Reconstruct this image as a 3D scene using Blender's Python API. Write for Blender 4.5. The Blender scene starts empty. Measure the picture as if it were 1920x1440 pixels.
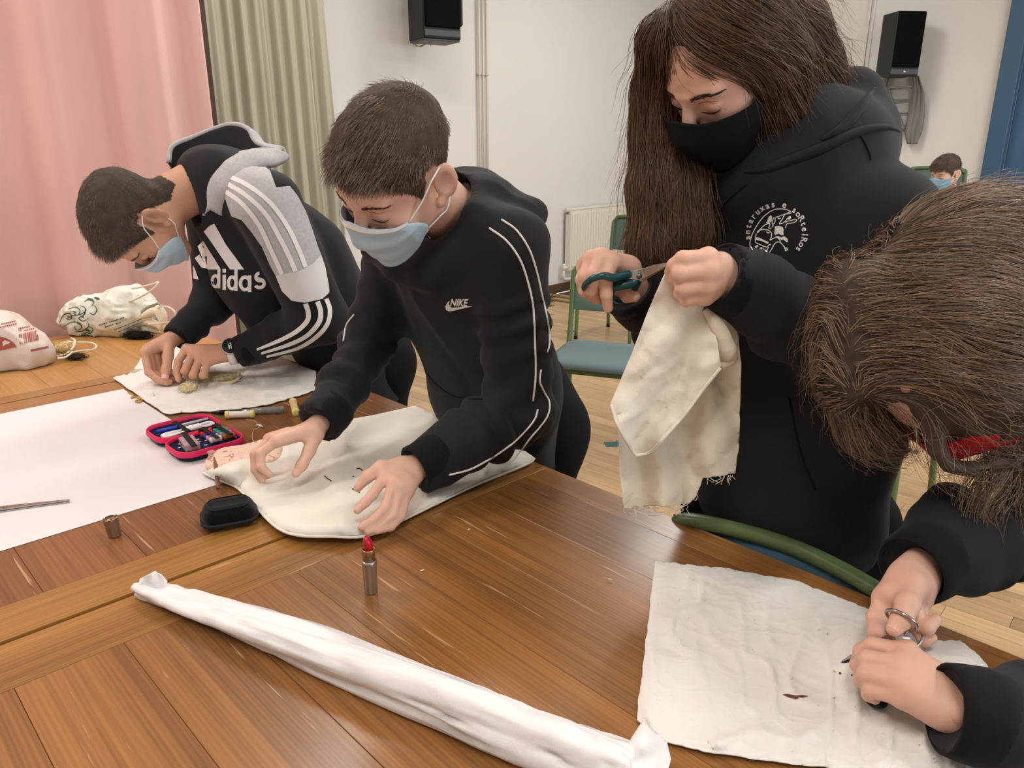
import bpy, bmesh, math, random
import numpy as np
from mathutils import Vector, Matrix
from mathutils.bvhtree import BVHTree

random.seed(7)
RNG = np.random.default_rng(11)
SC = bpy.context.scene
COL = SC.collection

# ------------------------------------------------------------------ camera
F_PX, TILT, CAM_Z = 1420.0, math.atan(452 / 1420.0), 1.33
cam_data = bpy.data.cameras.new('camera')
cam_data.sensor_width = 36.0
cam_data.lens = 36.0 * F_PX / 1920.0
cam_data.clip_start = 0.02
cam = bpy.data.objects.new('camera', cam_data)
COL.objects.link(cam)
cam.location = (0, 0, CAM_Z)
cam.rotation_euler = (math.pi / 2 - TILT, 0, 0)
SC.camera = cam

# ------------------------------------------------------------------ world, lights, exposure
world = bpy.data.worlds.new('world')
SC.world = world
world.use_nodes = True
world.node_tree.nodes['Background'].inputs[0].default_value = (0.75, 0.87, 1.0, 1)
world.node_tree.nodes['Background'].inputs[1].default_value = 1.6
SC.view_settings.view_transform = 'Standard'
SC.view_settings.look = 'None'
SC.view_settings.exposure = 0.0
SC.view_settings.gamma = 1.0
SC.view_settings.use_curve_mapping = False

E1 = np.array([math.sin(math.radians(42)), math.cos(math.radians(42)), 0.0])    # along the radiator wall
E2 = np.array([E1[1], -E1[0], 0.0])                                             # along the wall with the blue door
CEIL = 3.25
E1_HI, E1_LO, E2_LO, E2_HI = 7.25, -3.2, -4.36, 3.6


def room(a, b, z=0.0):
    p = E1 * a + E2 * b
    return Vector((p[0], p[1], z))


def area_light(name, loc, rot, sx, sy, power, col):
    d = bpy.data.lights.new(name, 'AREA')
    d.shape = 'RECTANGLE'; d.size = sx; d.size_y = sy; d.energy = power; d.color = col
    o = bpy.data.objects.new(name, d)
    COL.objects.link(o)
    o.location = loc; o.rotation_euler = rot
    return o


ROOM_ROT = -math.radians(42)      # z rotation that lays local +Y along E1
LAMPS = [(a, b) for a in (-0.6, 2.2, 5.0) for b in (-2.6, 0.3)]
for i, (a, b) in enumerate(LAMPS):
    area_light('ceiling_lamp_light', room(a, b, CEIL - 0.115), (0, 0, ROOM_ROT), 0.28, 1.45, 31, (1.0, 0.965, 0.915))
for a in (0.8, 3.4, 6.0):
    area_light('window_daylight', room(a, E2_HI + 0.12, 1.75), (math.pi / 2, 0, ROOM_ROT - math.pi / 2 + math.pi), 1.5, 1.5, 40, (0.86, 0.93, 1.0))


# ------------------------------------------------------------------ picture to place helpers
FW = np.array([0, math.cos(TILT), -math.sin(TILT)])
UPV = np.array([0, math.sin(TILT), math.cos(TILT)])
CAM = np.array([0, 0, CAM_Z])


def ray(px, py):
    return FW + np.array([(px - 960) / F_PX, 0, 0]) - UPV * ((py - 720) / F_PX)


def P(px, py, Y):
    d = ray(px, py)
    return CAM + d * (Y / d[1])


def PZ(px, py, z):
    d = ray(px, py)
    return CAM + d * ((z - CAM_Z) / d[2])


def lin(c):
    return tuple(((v / 255) / 12.92 if v / 255 <= 0.04045 else ((v / 255 + 0.055) / 1.055) ** 2.4) for v in c)


# ------------------------------------------------------------------ materials
MATS = {}


def mat(name, col, rough=0.6, spec=0.4, metal=0.0, bump=None, var=None, sheen=0.0, sss=0.0, rand=0.0, emit=None, trans=0.0, alpha=None, attr=None, bumpv=None, coat=0.0, tone=False):
    """col in 0..255 sRGB; bump=(scale, strength, dist); var=(scale, amount, stretch)"""
    if name in MATS:
        return MATS[name]
    m = bpy.data.materials.new(name)
    m.use_nodes = True
    nt = m.node_tree
    b = nt.nodes['Principled BSDF']
    c = lin(col)
    b.inputs['Base Color'].default_value = (*c, 1)
    b.inputs['Roughness'].default_value = rough
    b.inputs['Specular IOR Level'].default_value = spec
    b.inputs['Metallic'].default_value = metal
    b.inputs['Sheen Weight'].default_value = sheen
    b.inputs['Coat Weight'].default_value = coat
    if sss:
        b.inputs['Subsurface Weight'].default_value = sss
        b.inputs['Subsurface Radius'].default_value = (0.9, 0.35, 0.2)
        b.inputs['Subsurface Scale'].default_value = 0.008
    if trans:
        b.inputs['Transmission Weight'].default_value = trans
    if emit:
        b.inputs['Emission Color'].default_value = (*lin(emit[0]), 1)
        b.inputs['Emission Strength'].default_value = emit[1]
    tc = nt.nodes.new('ShaderNodeTexCoord')
    src = None
    if var:
        mp = nt.nodes.new('ShaderNodeMapping')
        mp.inputs['Scale'].default_value = var[2] if len(var) > 2 else (1, 1, 1)
        nt.links.new(tc.outputs['Object'], mp.inputs['Vector'])
        n = nt.nodes.new('ShaderNodeTexNoise')
        n.inputs['Scale'].default_value = var[0]
        n.inputs['Detail'].default_value = 5
        nt.links.new(mp.outputs[0], n.inputs['Vector'])
        r = nt.nodes.new('ShaderNodeMapRange')
        r.inputs[1].default_value = 0.25; r.inputs[2].default_value = 0.75
        r.inputs[3].default_value = 1 - var[1]; r.inputs[4].default_value = 1 + var[1]
        nt.links.new(n.outputs['Fac'], r.inputs[0])
        src = r.outputs[0]
    if rand:
        oi = nt.nodes.new('ShaderNodeObjectInfo')
        r2 = nt.nodes.new('ShaderNodeMapRange')
        r2.inputs[3].default_value = 1 - rand; r2.inputs[4].default_value = 1 + rand
        nt.links.new(oi.outputs['Random'], r2.inputs[0])
        if src is None:
            src = r2.outputs[0]
        else:
            mm = nt.nodes.new('ShaderNodeMath'); mm.operation = 'MULTIPLY'
            nt.links.new(src, mm.inputs[0]); nt.links.new(r2.outputs[0], mm.inputs[1])
            src = mm.outputs[0]
    if tone:
        at2 = nt.nodes.new('ShaderNodeAttribute'); at2.attribute_name = 'tone'
        if src is None: src = at2.outputs['Fac']
        else:
            mm = nt.nodes.new('ShaderNodeMath'); mm.operation = 'MULTIPLY'
            nt.links.new(src, mm.inputs[0]); nt.links.new(at2.outputs['Fac'], mm.inputs[1]); src = mm.outputs[0]
    colsock = None
    if attr:
        at = nt.nodes.new('ShaderNodeAttribute'); at.attribute_name = attr
        colsock = at.outputs['Color']
    if src is not None or colsock is not None:
        vm = nt.nodes.new('ShaderNodeVectorMath'); vm.operation = 'SCALE'
        if colsock is not None:
            nt.links.new(colsock, vm.inputs[0])
        else:
            vm.inputs[0].default_value = c
        if src is not None:
            nt.links.new(src, vm.inputs['Scale'])
        else:
            vm.inputs['Scale'].default_value = 1.0
        nt.links.new(vm.outputs[0], b.inputs['Base Color'])
    if bump:
        n = nt.nodes.new('ShaderNodeTexNoise')
        n.inputs['Scale'].default_value = bump[0]
        n.inputs['Detail'].default_value = 4
        if bumpv:
            mp = nt.nodes.new('ShaderNodeMapping'); mp.inputs['Scale'].default_value = bumpv
            nt.links.new(tc.outputs['Object'], mp.inputs['Vector'])
            nt.links.new(mp.outputs[0], n.inputs['Vector'])
        else:
            nt.links.new(tc.outputs['Object'], n.inputs['Vector'])
        bp = nt.nodes.new('ShaderNodeBump')
        bp.inputs['Strength'].default_value = bump[1]
        bp.inputs['Distance'].default_value = bump[2] if len(bump) > 2 else 0.002
        nt.links.new(n.outputs['Fac'], bp.inputs['Height'])
        nt.links.new(bp.outputs[0], b.inputs['Normal'])
    if alpha is not None:
        b.inputs['Alpha'].default_value = alpha
    MATS[name] = m
    return m


# ------------------------------------------------------------------ object helpers
def tag(o, label=None, cat=None, group=None, kind=None):
    if label: o['label'] = label
    if cat: o['category'] = cat
    if group: o['group'] = group
    if kind: o['kind'] = kind
    return o


def empty(name, loc, label=None, cat=None, group=None, rz=0.0, kind=None):
    o = bpy.data.objects.new(name, None)
    COL.objects.link(o)
    o.location = loc; o.rotation_euler = (0, 0, rz)
    o.empty_display_size = 0.1
    return tag(o, label, cat, group, kind)


def mesh_data(name, verts, faces, m=None, smooth=True):
    me = bpy.data.meshes.new(name)
    verts = np.asarray(verts, dtype=np.float32).reshape(-1, 3)
    if isinstance(faces, np.ndarray) and faces.ndim == 2:
        me.vertices.add(len(verts)); me.vertices.foreach_set('co', verts.ravel())
        k = faces.shape[1]
        me.loops.add(faces.size); me.loops.foreach_set('vertex_index', faces.astype(np.int32).ravel())
        me.polygons.add(len(faces)); me.polygons.foreach_set('loop_start', np.arange(0, faces.size, k, dtype=np.int32))
        me.update(calc_edges=True)
    else:
        me.from_pydata(verts.tolist(), [], [list(map(int, f)) for f in faces])
    if smooth:
        me.polygons.foreach_set('use_smooth', np.ones(len(me.polygons), dtype=bool))
    me.validate()
    if m: me.materials.append(m)
    return me


def link(name, me, parent=None, world_space=True):
    o = bpy.data.objects.new(name, me)
    COL.objects.link(o)
    if parent is not None:
        o.parent = parent
        if world_space:
            o.matrix_parent_inverse = wmat(parent).inverted()
    return o


def wmat(o):
    m = Matrix.Translation(o.location) @ o.rotation_euler.to_matrix().to_4x4() @ Matrix.Diagonal((*o.scale, 1))
    if o.parent:
        return wmat(o.parent) @ o.matrix_parent_inverse @ m
    return m


def obj(name, vf, m, parent=None, smooth=True, local=False):
    """vf = (verts, faces); world coordinates unless local"""
    return link(name, mesh_data(name, vf[0], vf[1], m, smooth), parent, not local)


def join(*vfs):
    V, Fc, n = [], [], 0
    for v, f in vfs:
        v = np.asarray(v, dtype=float).reshape(-1, 3)
        V.append(v)
        Fc += [[int(i) + n for i in q] for q in f]
        n += len(v)
    return np.vstack(V), Fc


def box(c, s, rz=0.0, bev=0.0):
    """box centred at c with size s turned by rz about z; bev chamfers all edges"""
    x, y, z = [v / 2 for v in s]
    b = min(bev, x * 0.9, y * 0.9, z * 0.9)
    if b <= 0:
        V = np.array([(i, j, k) for i in (-x, x) for j in (-y, y) for k in (-z, z)], float)
        Fc = [(0, 1, 3, 2), (4, 6, 7, 5), (0, 4, 5, 1), (2, 3, 7, 6), (0, 2, 6, 4), (1, 5, 7, 3)]
    else:
        V, ix = [], {}
        for i in (-1, 1):
            for j in (-1, 1):
                for k in (-1, 1):
                    for ax in range(3):
                        p = [i * x, j * y, k * z]
                        for a2 in range(3):
                            if a2 != ax: p[a2] -= (i, j, k)[a2] * b
                        ix[(i, j, k, ax)] = len(V); V.append(p)
        Fc = []
        for ax in range(3):
            o = [a for a in range(3) if a != ax]
            for s_ in (-1, 1):
                q = []
                for (p1, p2) in ((-1, -1), (1, -1), (1, 1), (-1, 1)):
                    k3 = [0, 0, 0]; k3[ax] = s_; k3[o[0]] = p1; k3[o[1]] = p2
                    q.append(ix[(*k3, ax)])
                Fc.append(q)
        for ax in range(3):
            o = [a for a in range(3) if a != ax]
            for p1 in (-1, 1):
                for p2 in (-1, 1):
                    ks = []
                    for s_ in (-1, 1):
                        k3 = [0, 0, 0]; k3[ax] = s_; k3[o[0]] = p1; k3[o[1]] = p2
                        ks.append(tuple(k3))
                    Fc.append([ix[(*ks[0], o[0])], ix[(*ks[1], o[0])], ix[(*ks[1], o[1])], ix[(*ks[0], o[1])]])
        for i in (-1, 1):
            for j in (-1, 1):
                for k in (-1, 1):
                    Fc.append([ix[(i, j, k, a)] for a in range(3)])
        V = np.array(V, float)
    ca, sa = math.cos(rz), math.sin(rz)
    V = V @ np.array([[ca, sa, 0], [-sa, ca, 0], [0, 0, 1]])
    return fixn(V + np.asarray(c, float), Fc)


def fixn(V, Fc):
    """turn faces of a convex solid outward"""
    V = np.asarray(V, float); c = V.mean(0); out = []
    for q in Fc:
        p = V[list(q)]
        n = np.cross(p[1] - p[0], p[2] - p[0])
        out.append(list(q) if n @ (p.mean(0) - c) >= 0 else list(q)[::-1])
    return V, out


def spline(pts, n):
    """Catmull-Rom through pts (k,d) to n samples, evenly by parameter"""
    p = np.asarray(pts, float)
    if len(p) == 2:
        t = np.linspace(0, 1, n)[:, None]
        return p[0] * (1 - t) + p[1] * t
    p = np.vstack([2 * p[0] - p[1], p, 2 * p[-1] - p[-2]])
    t = np.linspace(0, len(p) - 3 - 1e-9, n)
    i = t.astype(int); f = (t - i)[:, None]
    a, b, c, d = p[i], p[i + 1], p[i + 2], p[i + 3]
    return 0.5 * (2 * b + (c - a) * f + (2 * a - 5 * b + 4 * c - d) * f * f + (3 * b - a - 3 * c + d) * f ** 3)


def frames(p):
    p = np.asarray(p, float)
    t = np.gradient(p, axis=0)
    t /= np.linalg.norm(t, axis=1)[:, None] + 1e-12
    a = np.array([0, 0, 1.0]) if abs(t[0][2]) < 0.9 else np.array([1.0, 0, 0])
    n = np.cross(t[0], a); n /= np.linalg.norm(n)
    N = [n]
    for i in range(1, len(p)):
        n = N[-1] - t[i] * (N[-1] @ t[i])
        n /= np.linalg.norm(n) + 1e-12
        N.append(n)
    N = np.array(N)
    return t, N, np.cross(t, N)


def tube(pts, r, sides=8, n=None, closed=False, caps=True):
    p = spline(pts, n) if n else np.asarray(pts, float)
    r = np.interp(np.linspace(0, 1, len(p)), np.linspace(0, 1, np.size(r)), np.atleast_1d(r)) if np.size(r) > 1 else np.full(len(p), float(np.ravel(r)[0]))
    t, N, B = frames(p)
    if closed:
        pass
    a = np.linspace(0, 2 * math.pi, sides, endpoint=False)
    V = p[:, None, :] + r[:, None, None] * (np.cos(a)[None, :, None] * N[:, None, :] + np.sin(a)[None, :, None] * B[:, None, :])
    V = V.reshape(-1, 3)
    Fc = []
    m = len(p)
    for i in range(m - 1 + (1 if closed else 0)):
        i2 = (i + 1) % m
        for j in range(sides):
            j2 = (j + 1) % sides
            Fc.append((i * sides + j, i * sides + j2, i2 * sides + j2, i2 * sides + j))
    if caps and not closed:
        Fc.append(list(range(sides))[::-1]); Fc.append(list(range((m - 1) * sides, m * sides)))
    return V, Fc


def lathe(prof, c, axis=(0, 0, 1), sides=24):
    """prof = [(r, h)...] turned about axis through c"""
    ax = np.asarray(axis, float); ax /= np.linalg.norm(ax)
    a = np.array([1.0, 0, 0]) if abs(ax[0]) < 0.9 else np.array([0, 1.0, 0])
    n = np.cross(ax, a); n /= np.linalg.norm(n); b = np.cross(ax, n)
    V, Fc = [], []
    for r, h in prof:
        for k in range(sides):
            t = 2 * math.pi * k / sides
            V.append(np.asarray(c) + ax * h + r * (math.cos(t) * n + math.sin(t) * b))
    for i in range(len(prof) - 1):
        for k in range(sides):
            k2 = (k + 1) % sides
            Fc.append((i * sides + k, i * sides + k2, (i + 1) * sides + k2, (i + 1) * sides + k))
    if prof[0][0] > 1e-6: Fc.append(list(range(sides))[::-1])
    if prof[-1][0] > 1e-6: Fc.append([(len(prof) - 1) * sides + k for k in range(sides)])
    return np.array(V), Fc


# ------------------------------------------------------------------ noise
_LAT = RNG.random((32, 32, 32)).astype(np.float32)


def noise(p, scale=1.0, octaves=1):
    """smooth value noise in -1..1 for points (n,3)"""
    p = np.asarray(p, np.float32)
    out = np.zeros(len(p), np.float32); amp = 1.0; tot = 0
    for o in range(octaves):
        q = p * scale * (2 ** o) + 17.3 * (o + 1)
        i = np.floor(q).astype(int); f = q - i
        f = f * f * (3 - 2 * f)
        i0 = i & 31; i1 = (i + 1) & 31
        x0, y0, z0 = i0.T; x1, y1, z1 = i1.T; fx, fy, fz = f.T
        c = (_LAT[x0, y0, z0] * (1 - fx) + _LAT[x1, y0, z0] * fx) * (1 - fy) + (_LAT[x0, y1, z0] * (1 - fx) + _LAT[x1, y1, z0] * fx) * fy
        d = (_LAT[x0, y0, z1] * (1 - fx) + _LAT[x1, y0, z1] * fx) * (1 - fy) + (_LAT[x0, y1, z1] * (1 - fx) + _LAT[x1, y1, z1] * fx) * fy
        out += amp * ((c * (1 - fz) + d * fz) * 2 - 1)
        tot += amp; amp *= 0.5
    return out / tot


# ------------------------------------------------------------------ implicit surfaces: parts blended on a grid, then meshed
class Blend:
    def __init__(s, lo, hi, h):
        s.lo = np.asarray(lo, float); s.h = h
        n = np.ceil((np.asarray(hi, float) - s.lo) / h).astype(int) + 1
        s.ax = [(s.lo[i] + h * np.arange(n[i])).astype(np.float32) for i in range(3)]
        s.f = np.full(n, 0.2, np.float32)

    def _sub(s, lo, hi):
        sl = []
        for i in range(3):
            a = max(0, int(math.floor((lo[i] - s.lo[i]) / s.h)))
            b = min(len(s.ax[i]), int(math.ceil((hi[i] - s.lo[i]) / s.h)) + 1)
            if b - a < 1: return None, None
            sl.append(slice(a, b))
        g = (s.ax[0][sl[0]][:, None, None], s.ax[1][sl[1]][None, :, None], s.ax[2][sl[2]][None, None, :])
        return tuple(sl), g

    def _put(s, sl, d, k, op):
        f = s.f[sl]
        if op == 'u':
            if k > 0:
                h = np.maximum(k - np.abs(f - d), 0) / k
                s.f[sl] = np.minimum(f, d) - h * h * k * 0.25
            else:
                s.f[sl] = np.minimum(f, d)
        else:
            d = -d
            if k > 0:
                h = np.maximum(k - np.abs(f - d), 0) / k
                s.f[sl] = np.maximum(f, d) + h * h * k * 0.25
            else:
                s.f[sl] = np.maximum(f, d)

    def cap(s, a, b, ra, rb=None, k=0.01, op='u', n=None, ratio=1.0):
        """tapered capsule; n, ratio: squashed along direction n to ratio of its radius"""
        a = np.asarray(a, float); b = np.asarray(b, float)
        rb = ra if rb is None else rb
        m = max(ra, rb) + 2 * k + 3 * s.h
        sl, g = s._sub(np.minimum(a, b) - m, np.maximum(a, b) + m)
        if sl is None: return s
        ba = b - a; L = max(ba @ ba, 1e-12)
        px, py, pz = g[0] - a[0], g[1] - a[1], g[2] - a[2]
        t = np.clip((px * ba[0] + py * ba[1] + pz * ba[2]) / L, 0, 1)
        qx, qy, qz = px - t * ba[0], py - t * ba[1], pz - t * ba[2]
        d2 = qx * qx + qy * qy + qz * qz
        r = ra + (rb - ra) * t
        if n is not None:
            n = np.asarray(n, float); n = n / np.linalg.norm(n)
            w = qx * n[0] + qy * n[1] + qz * n[2]
            d2 = d2 + (1 / ratio ** 2 - 1) * w * w
            d = np.sqrt(d2) - r
            d = np.where(d < 0, d * ratio, d * (0.5 + 0.5 * ratio))
        else:
            d = np.sqrt(d2) - r
        s._put(sl, d.astype(np.float32), k, op)
        return s

    def chain(s, pts, rs, k=0.01, **kw):
        rs = list(rs) if np.size(rs) > 1 else [rs] * len(pts)
        for i in range(len(pts) - 1):
            s.cap(pts[i], pts[i + 1], rs[i], rs[i + 1], k, **kw)
        return s

    def ell(s, c, r, R=None, k=0.01, op='u'):
        c = np.asarray(c, float); r = np.asarray(r, float)
        m = r.max() + 2 * k + 3 * s.h
        sl, g = s._sub(c - m, c + m)
        if sl is None: return s
        p = [g[0] - c[0], g[1] - c[1], g[2] - c[2]]
        if R is not None:   # rows of R are the ellipsoid's axes
            p = [p[0] * R[i][0] + p[1] * R[i][1] + p[2] * R[i][2] for i in range(3)]
        k0 = np.sqrt((p[0] / r[0]) ** 2 + (p[1] / r[1]) ** 2 + (p[2] / r[2]) ** 2)
        k1 = np.sqrt((p[0] / r[0] ** 2) ** 2 + (p[1] / r[1] ** 2) ** 2 + (p[2] / r[2] ** 2) ** 2) + 1e-6
        s._put(sl, (k0 * (k0 - 1) / k1).astype(np.float32), k, op)
        return s

    def cut(s, point, normal, k=0.0):
        """take away the half space on the side the normal points to"""
        n = np.asarray(normal, float); n = n / np.linalg.norm(n)
        d = ((s.ax[0] - point[0]) * n[0])[:, None, None] + ((s.ax[1] - point[1]) * n[1])[None, :, None] + ((s.ax[2] - point[2]) * n[2])[None, None, :]
        s._put((slice(None),) * 3, (-d).astype(np.float32), k, 's')
        return s

    def mesh(s):
        f = s.f; ng = f < 0
        nx, ny, nz = f.shape
        cr = [(i, j, k) for i in (0, 1) for j in (0, 1) for k in (0, 1)]
        cnt = np.zeros((nx - 1, ny - 1, nz - 1), np.int8)
        for i, j, k in cr:
            cnt += ng[i:nx - 1 + i, j:ny - 1 + j, k:nz - 1 + k]
        act = (cnt > 0) & (cnt < 8)
        c = np.argwhere(act)
        idx = np.full(act.shape, -1, np.int32); idx[act] = np.arange(len(c))
        acc = np.zeros((len(c), 3), np.float32); num = np.zeros(len(c), np.float32)
        for a in cr:
            for ax in range(3):
                if a[ax] == 1: continue
                b = list(a); b[ax] = 1
                f0 = f[c[:, 0] + a[0], c[:, 1] + a[1], c[:, 2] + a[2]]
                f1 = f[c[:, 0] + b[0], c[:, 1] + b[1], c[:, 2] + b[2]]
                x = (f0 < 0) != (f1 < 0)
                t = np.where(x, f0 / np.where(x, f0 - f1, 1), 0)
                for d in range(3):
                    acc[:, d] += np.where(x, a[d] + (t if d == ax else 0), 0)
                num += x
        V = s.lo + s.h * (c + acc / num[:, None])
        Q = []
        for ax in range(3):
            sl0 = [slice(None)] * 3; sl1 = [slice(None)] * 3
            sl0[ax] = slice(0, -1); sl1[ax] = slice(1, None)
            g0, g1 = ng[tuple(sl0)], ng[tuple(sl1)]
            e = np.argwhere(g0 != g1)
            o = [d for d in range(3) if d != ax]
            e = e[(e[:, o[0]] > 0) & (e[:, o[1]] > 0) & (e[:, o[0]] < f.shape[o[0]] - 1) & (e[:, o[1]] < f.shape[o[1]] - 1)]
            def at(d0, d1):
                q = e.copy(); q[:, o[0]] += d0; q[:, o[1]] += d1
                return idx[q[:, 0], q[:, 1], q[:, 2]]
            q = np.stack([at(-1, -1), at(0, -1), at(0, 0), at(-1, 0)], 1)
            flip = g0[e[:, 0], e[:, 1], e[:, 2]]
            if ax == 1: flip = ~flip
            q[~flip] = q[~flip][:, ::-1]
            Q.append(q)
        Q = np.vstack(Q)
        p = V - V.mean(0)
        vol = np.einsum('ij,ij->i', p[Q[:, 0]], np.cross(p[Q[:, 1]], p[Q[:, 2]])).sum()
        return V, (Q if vol > 0 else Q[:, ::-1].copy())


def vnormals(V, Q):
    n = np.zeros_like(V)
    fn = np.cross(V[Q[:, 2]] - V[Q[:, 0]], V[Q[:, 3]] - V[Q[:, 1]]) if Q.shape[1] == 4 else np.cross(V[Q[:, 1]] - V[Q[:, 0]], V[Q[:, 2]] - V[Q[:, 0]])
    for i in range(Q.shape[1]):
        np.add.at(n, Q[:, i], fn)
    return n / (np.linalg.norm(n, axis=1)[:, None] + 1e-12)


def relax(V, Q, it=2, lam=0.5):
    for _ in range(it):
        s = np.zeros_like(V); c = np.zeros(len(V))
        for i in range(Q.shape[1]):
            a, b = Q[:, i], Q[:, (i + 1) % Q.shape[1]]
            np.add.at(s, a, V[b]); np.add.at(c, a, 1)
            np.add.at(s, b, V[a]); np.add.at(c, b, 1)
        V = V + lam * (s / np.maximum(c, 1)[:, None] - V)
    return V


def merge(*vqs):
    V, Q, n = [], [], 0
    for v, q in vqs:
        V.append(np.asarray(v)); Q.append(np.asarray(q) + n); n += len(v)
    return np.vstack(V), np.vstack(Q)


def bvh(V, Q):
    return BVHTree.FromPolygons([tuple(map(float, v)) for v in V], [tuple(map(int, q)) for q in Q])


# ------------------------------------------------------------------ flat shapes laid on a surface
def cut_grid(polys, step):
    """polys: list of outlines (2-D); returns 2-D vertices and faces cut by a square grid"""
    bm = bmesh.new()
    for pl in polys:
        vs = [bm.verts.new((float(x), float(y), 0)) for x, y in pl]
        try: bm.faces.new(vs)
        except ValueError: pass
    return cut_bm(bm, step)


def cut_bm(bm, step):
    bmesh.ops.triangulate(bm, faces=bm.faces[:])
    co = np.array([v.co[:2] for v in bm.verts])
    lo, hi = co.min(0), co.max(0)
    for ax in (0, 1):
        x = math.floor(lo[ax] / step) * step + step
        while x < hi[ax]:
            n = [0, 0, 0]; n[ax] = 1; p = [0, 0, 0]; p[ax] = x
            bmesh.ops.bisect_plane(bm, geom=bm.verts[:] + bm.edges[:] + bm.faces[:], plane_co=p, plane_no=n, dist=1e-5)
            x += step
    bm.verts.index_update()
    V = np.array([v.co[:] for v in bm.verts]); Fc = [[v.index for v in f.verts] for f in bm.faces]
    bm.free()
    return V, Fc


def lay_on(V2, Fc, tree, off=0.0012, flipcheck=True):
    """send picture points out along their sight lines onto a surface, a little above it"""
    out = np.zeros((len(V2), 3)); ok = np.zeros(len(V2), bool)
    for i, v in enumerate(V2):
        d = ray(v[0], v[1]); d = d / np.linalg.norm(d)
        h = tree.ray_cast(Vector(CAM), Vector(d))
        if h[0] is not None:
            n = h[1] if h[1].dot(Vector(d)) < 0 else -h[1]
            out[i] = np.array(h[0]) + np.array(n) * off; ok[i] = True
    keep = [f for f in Fc if all(ok[i] for i in f)]
    return out, keep


def biggest(V, Fc):
    """keep the largest connected piece"""
    par = list(range(len(V)))
    def find(a):
        while par[a] != a:
            par[a] = par[par[a]]; a = par[a]
        return a
    for f in Fc:
        for i in f[1:]: par[find(i)] = find(f[0])
    cnt = {}
    for f in Fc: cnt[find(f[0])] = cnt.get(find(f[0]), 0) + 1
    if not cnt: return V, Fc
    b = max(cnt, key=cnt.get)
    return V, [f for f in Fc if find(f[0]) == b]


def text_shape(body, size=1.0, bold=0.0):
    """outline of a line of writing as flat triangles, baseline at 0"""
    cu = bpy.data.curves.new('t', 'FONT'); cu.body = body; cu.size = size; cu.offset = bold
    o = bpy.data.objects.new('t', cu); COL.objects.link(o)
    dg = bpy.context.evaluated_depsgraph_get()
    me = o.evaluated_get(dg).to_mesh()
    bm = bmesh.new(); bm.from_mesh(me)
    o.evaluated_get(dg).to_mesh_clear()
    bpy.data.objects.remove(o); bpy.data.curves.remove(cu)
    return bm


def ribbon_on(pxs, width_px, tree, off=0.0015, n=40):
    """a flat strip along picture points laid on a surface"""
    p = spline(np.asarray(pxs, float), n)
    t = np.gradient(p, axis=0); t /= np.linalg.norm(t, axis=1)[:, None] + 1e-9
    nn = np.stack([-t[:, 1], t[:, 0]], 1)
    w = np.interp(np.linspace(0, 1, n), np.linspace(0, 1, np.size(width_px)), np.atleast_1d(width_px))[:, None] / 2
    k = 3
    V = np.concatenate([p - nn * w + nn * w * 2 * j / (k - 1) for j in range(k)])
    Fc = [(j * n + i, j * n + i + 1, (j + 1) * n + i + 1, (j + 1) * n + i) for j in range(k - 1) for i in range(n - 1)]
    return lay_on(np.c_[V, np.zeros(len(V))], Fc, tree, off)


def on_surface(pxs, tree, off=0.002, n=40):
    p = spline(np.asarray(pxs, float), n)
    out = []
    for v in p:
        d = ray(v[0], v[1]); d = d / np.linalg.norm(d)
        h = tree.ray_cast(Vector(CAM), Vector(d))
        if h[0] is not None:
            nrm = h[1] if h[1].dot(Vector(d)) < 0 else -h[1]
            out.append(np.array(h[0]) + np.array(nrm) * off)
    return np.array(out)
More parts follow.
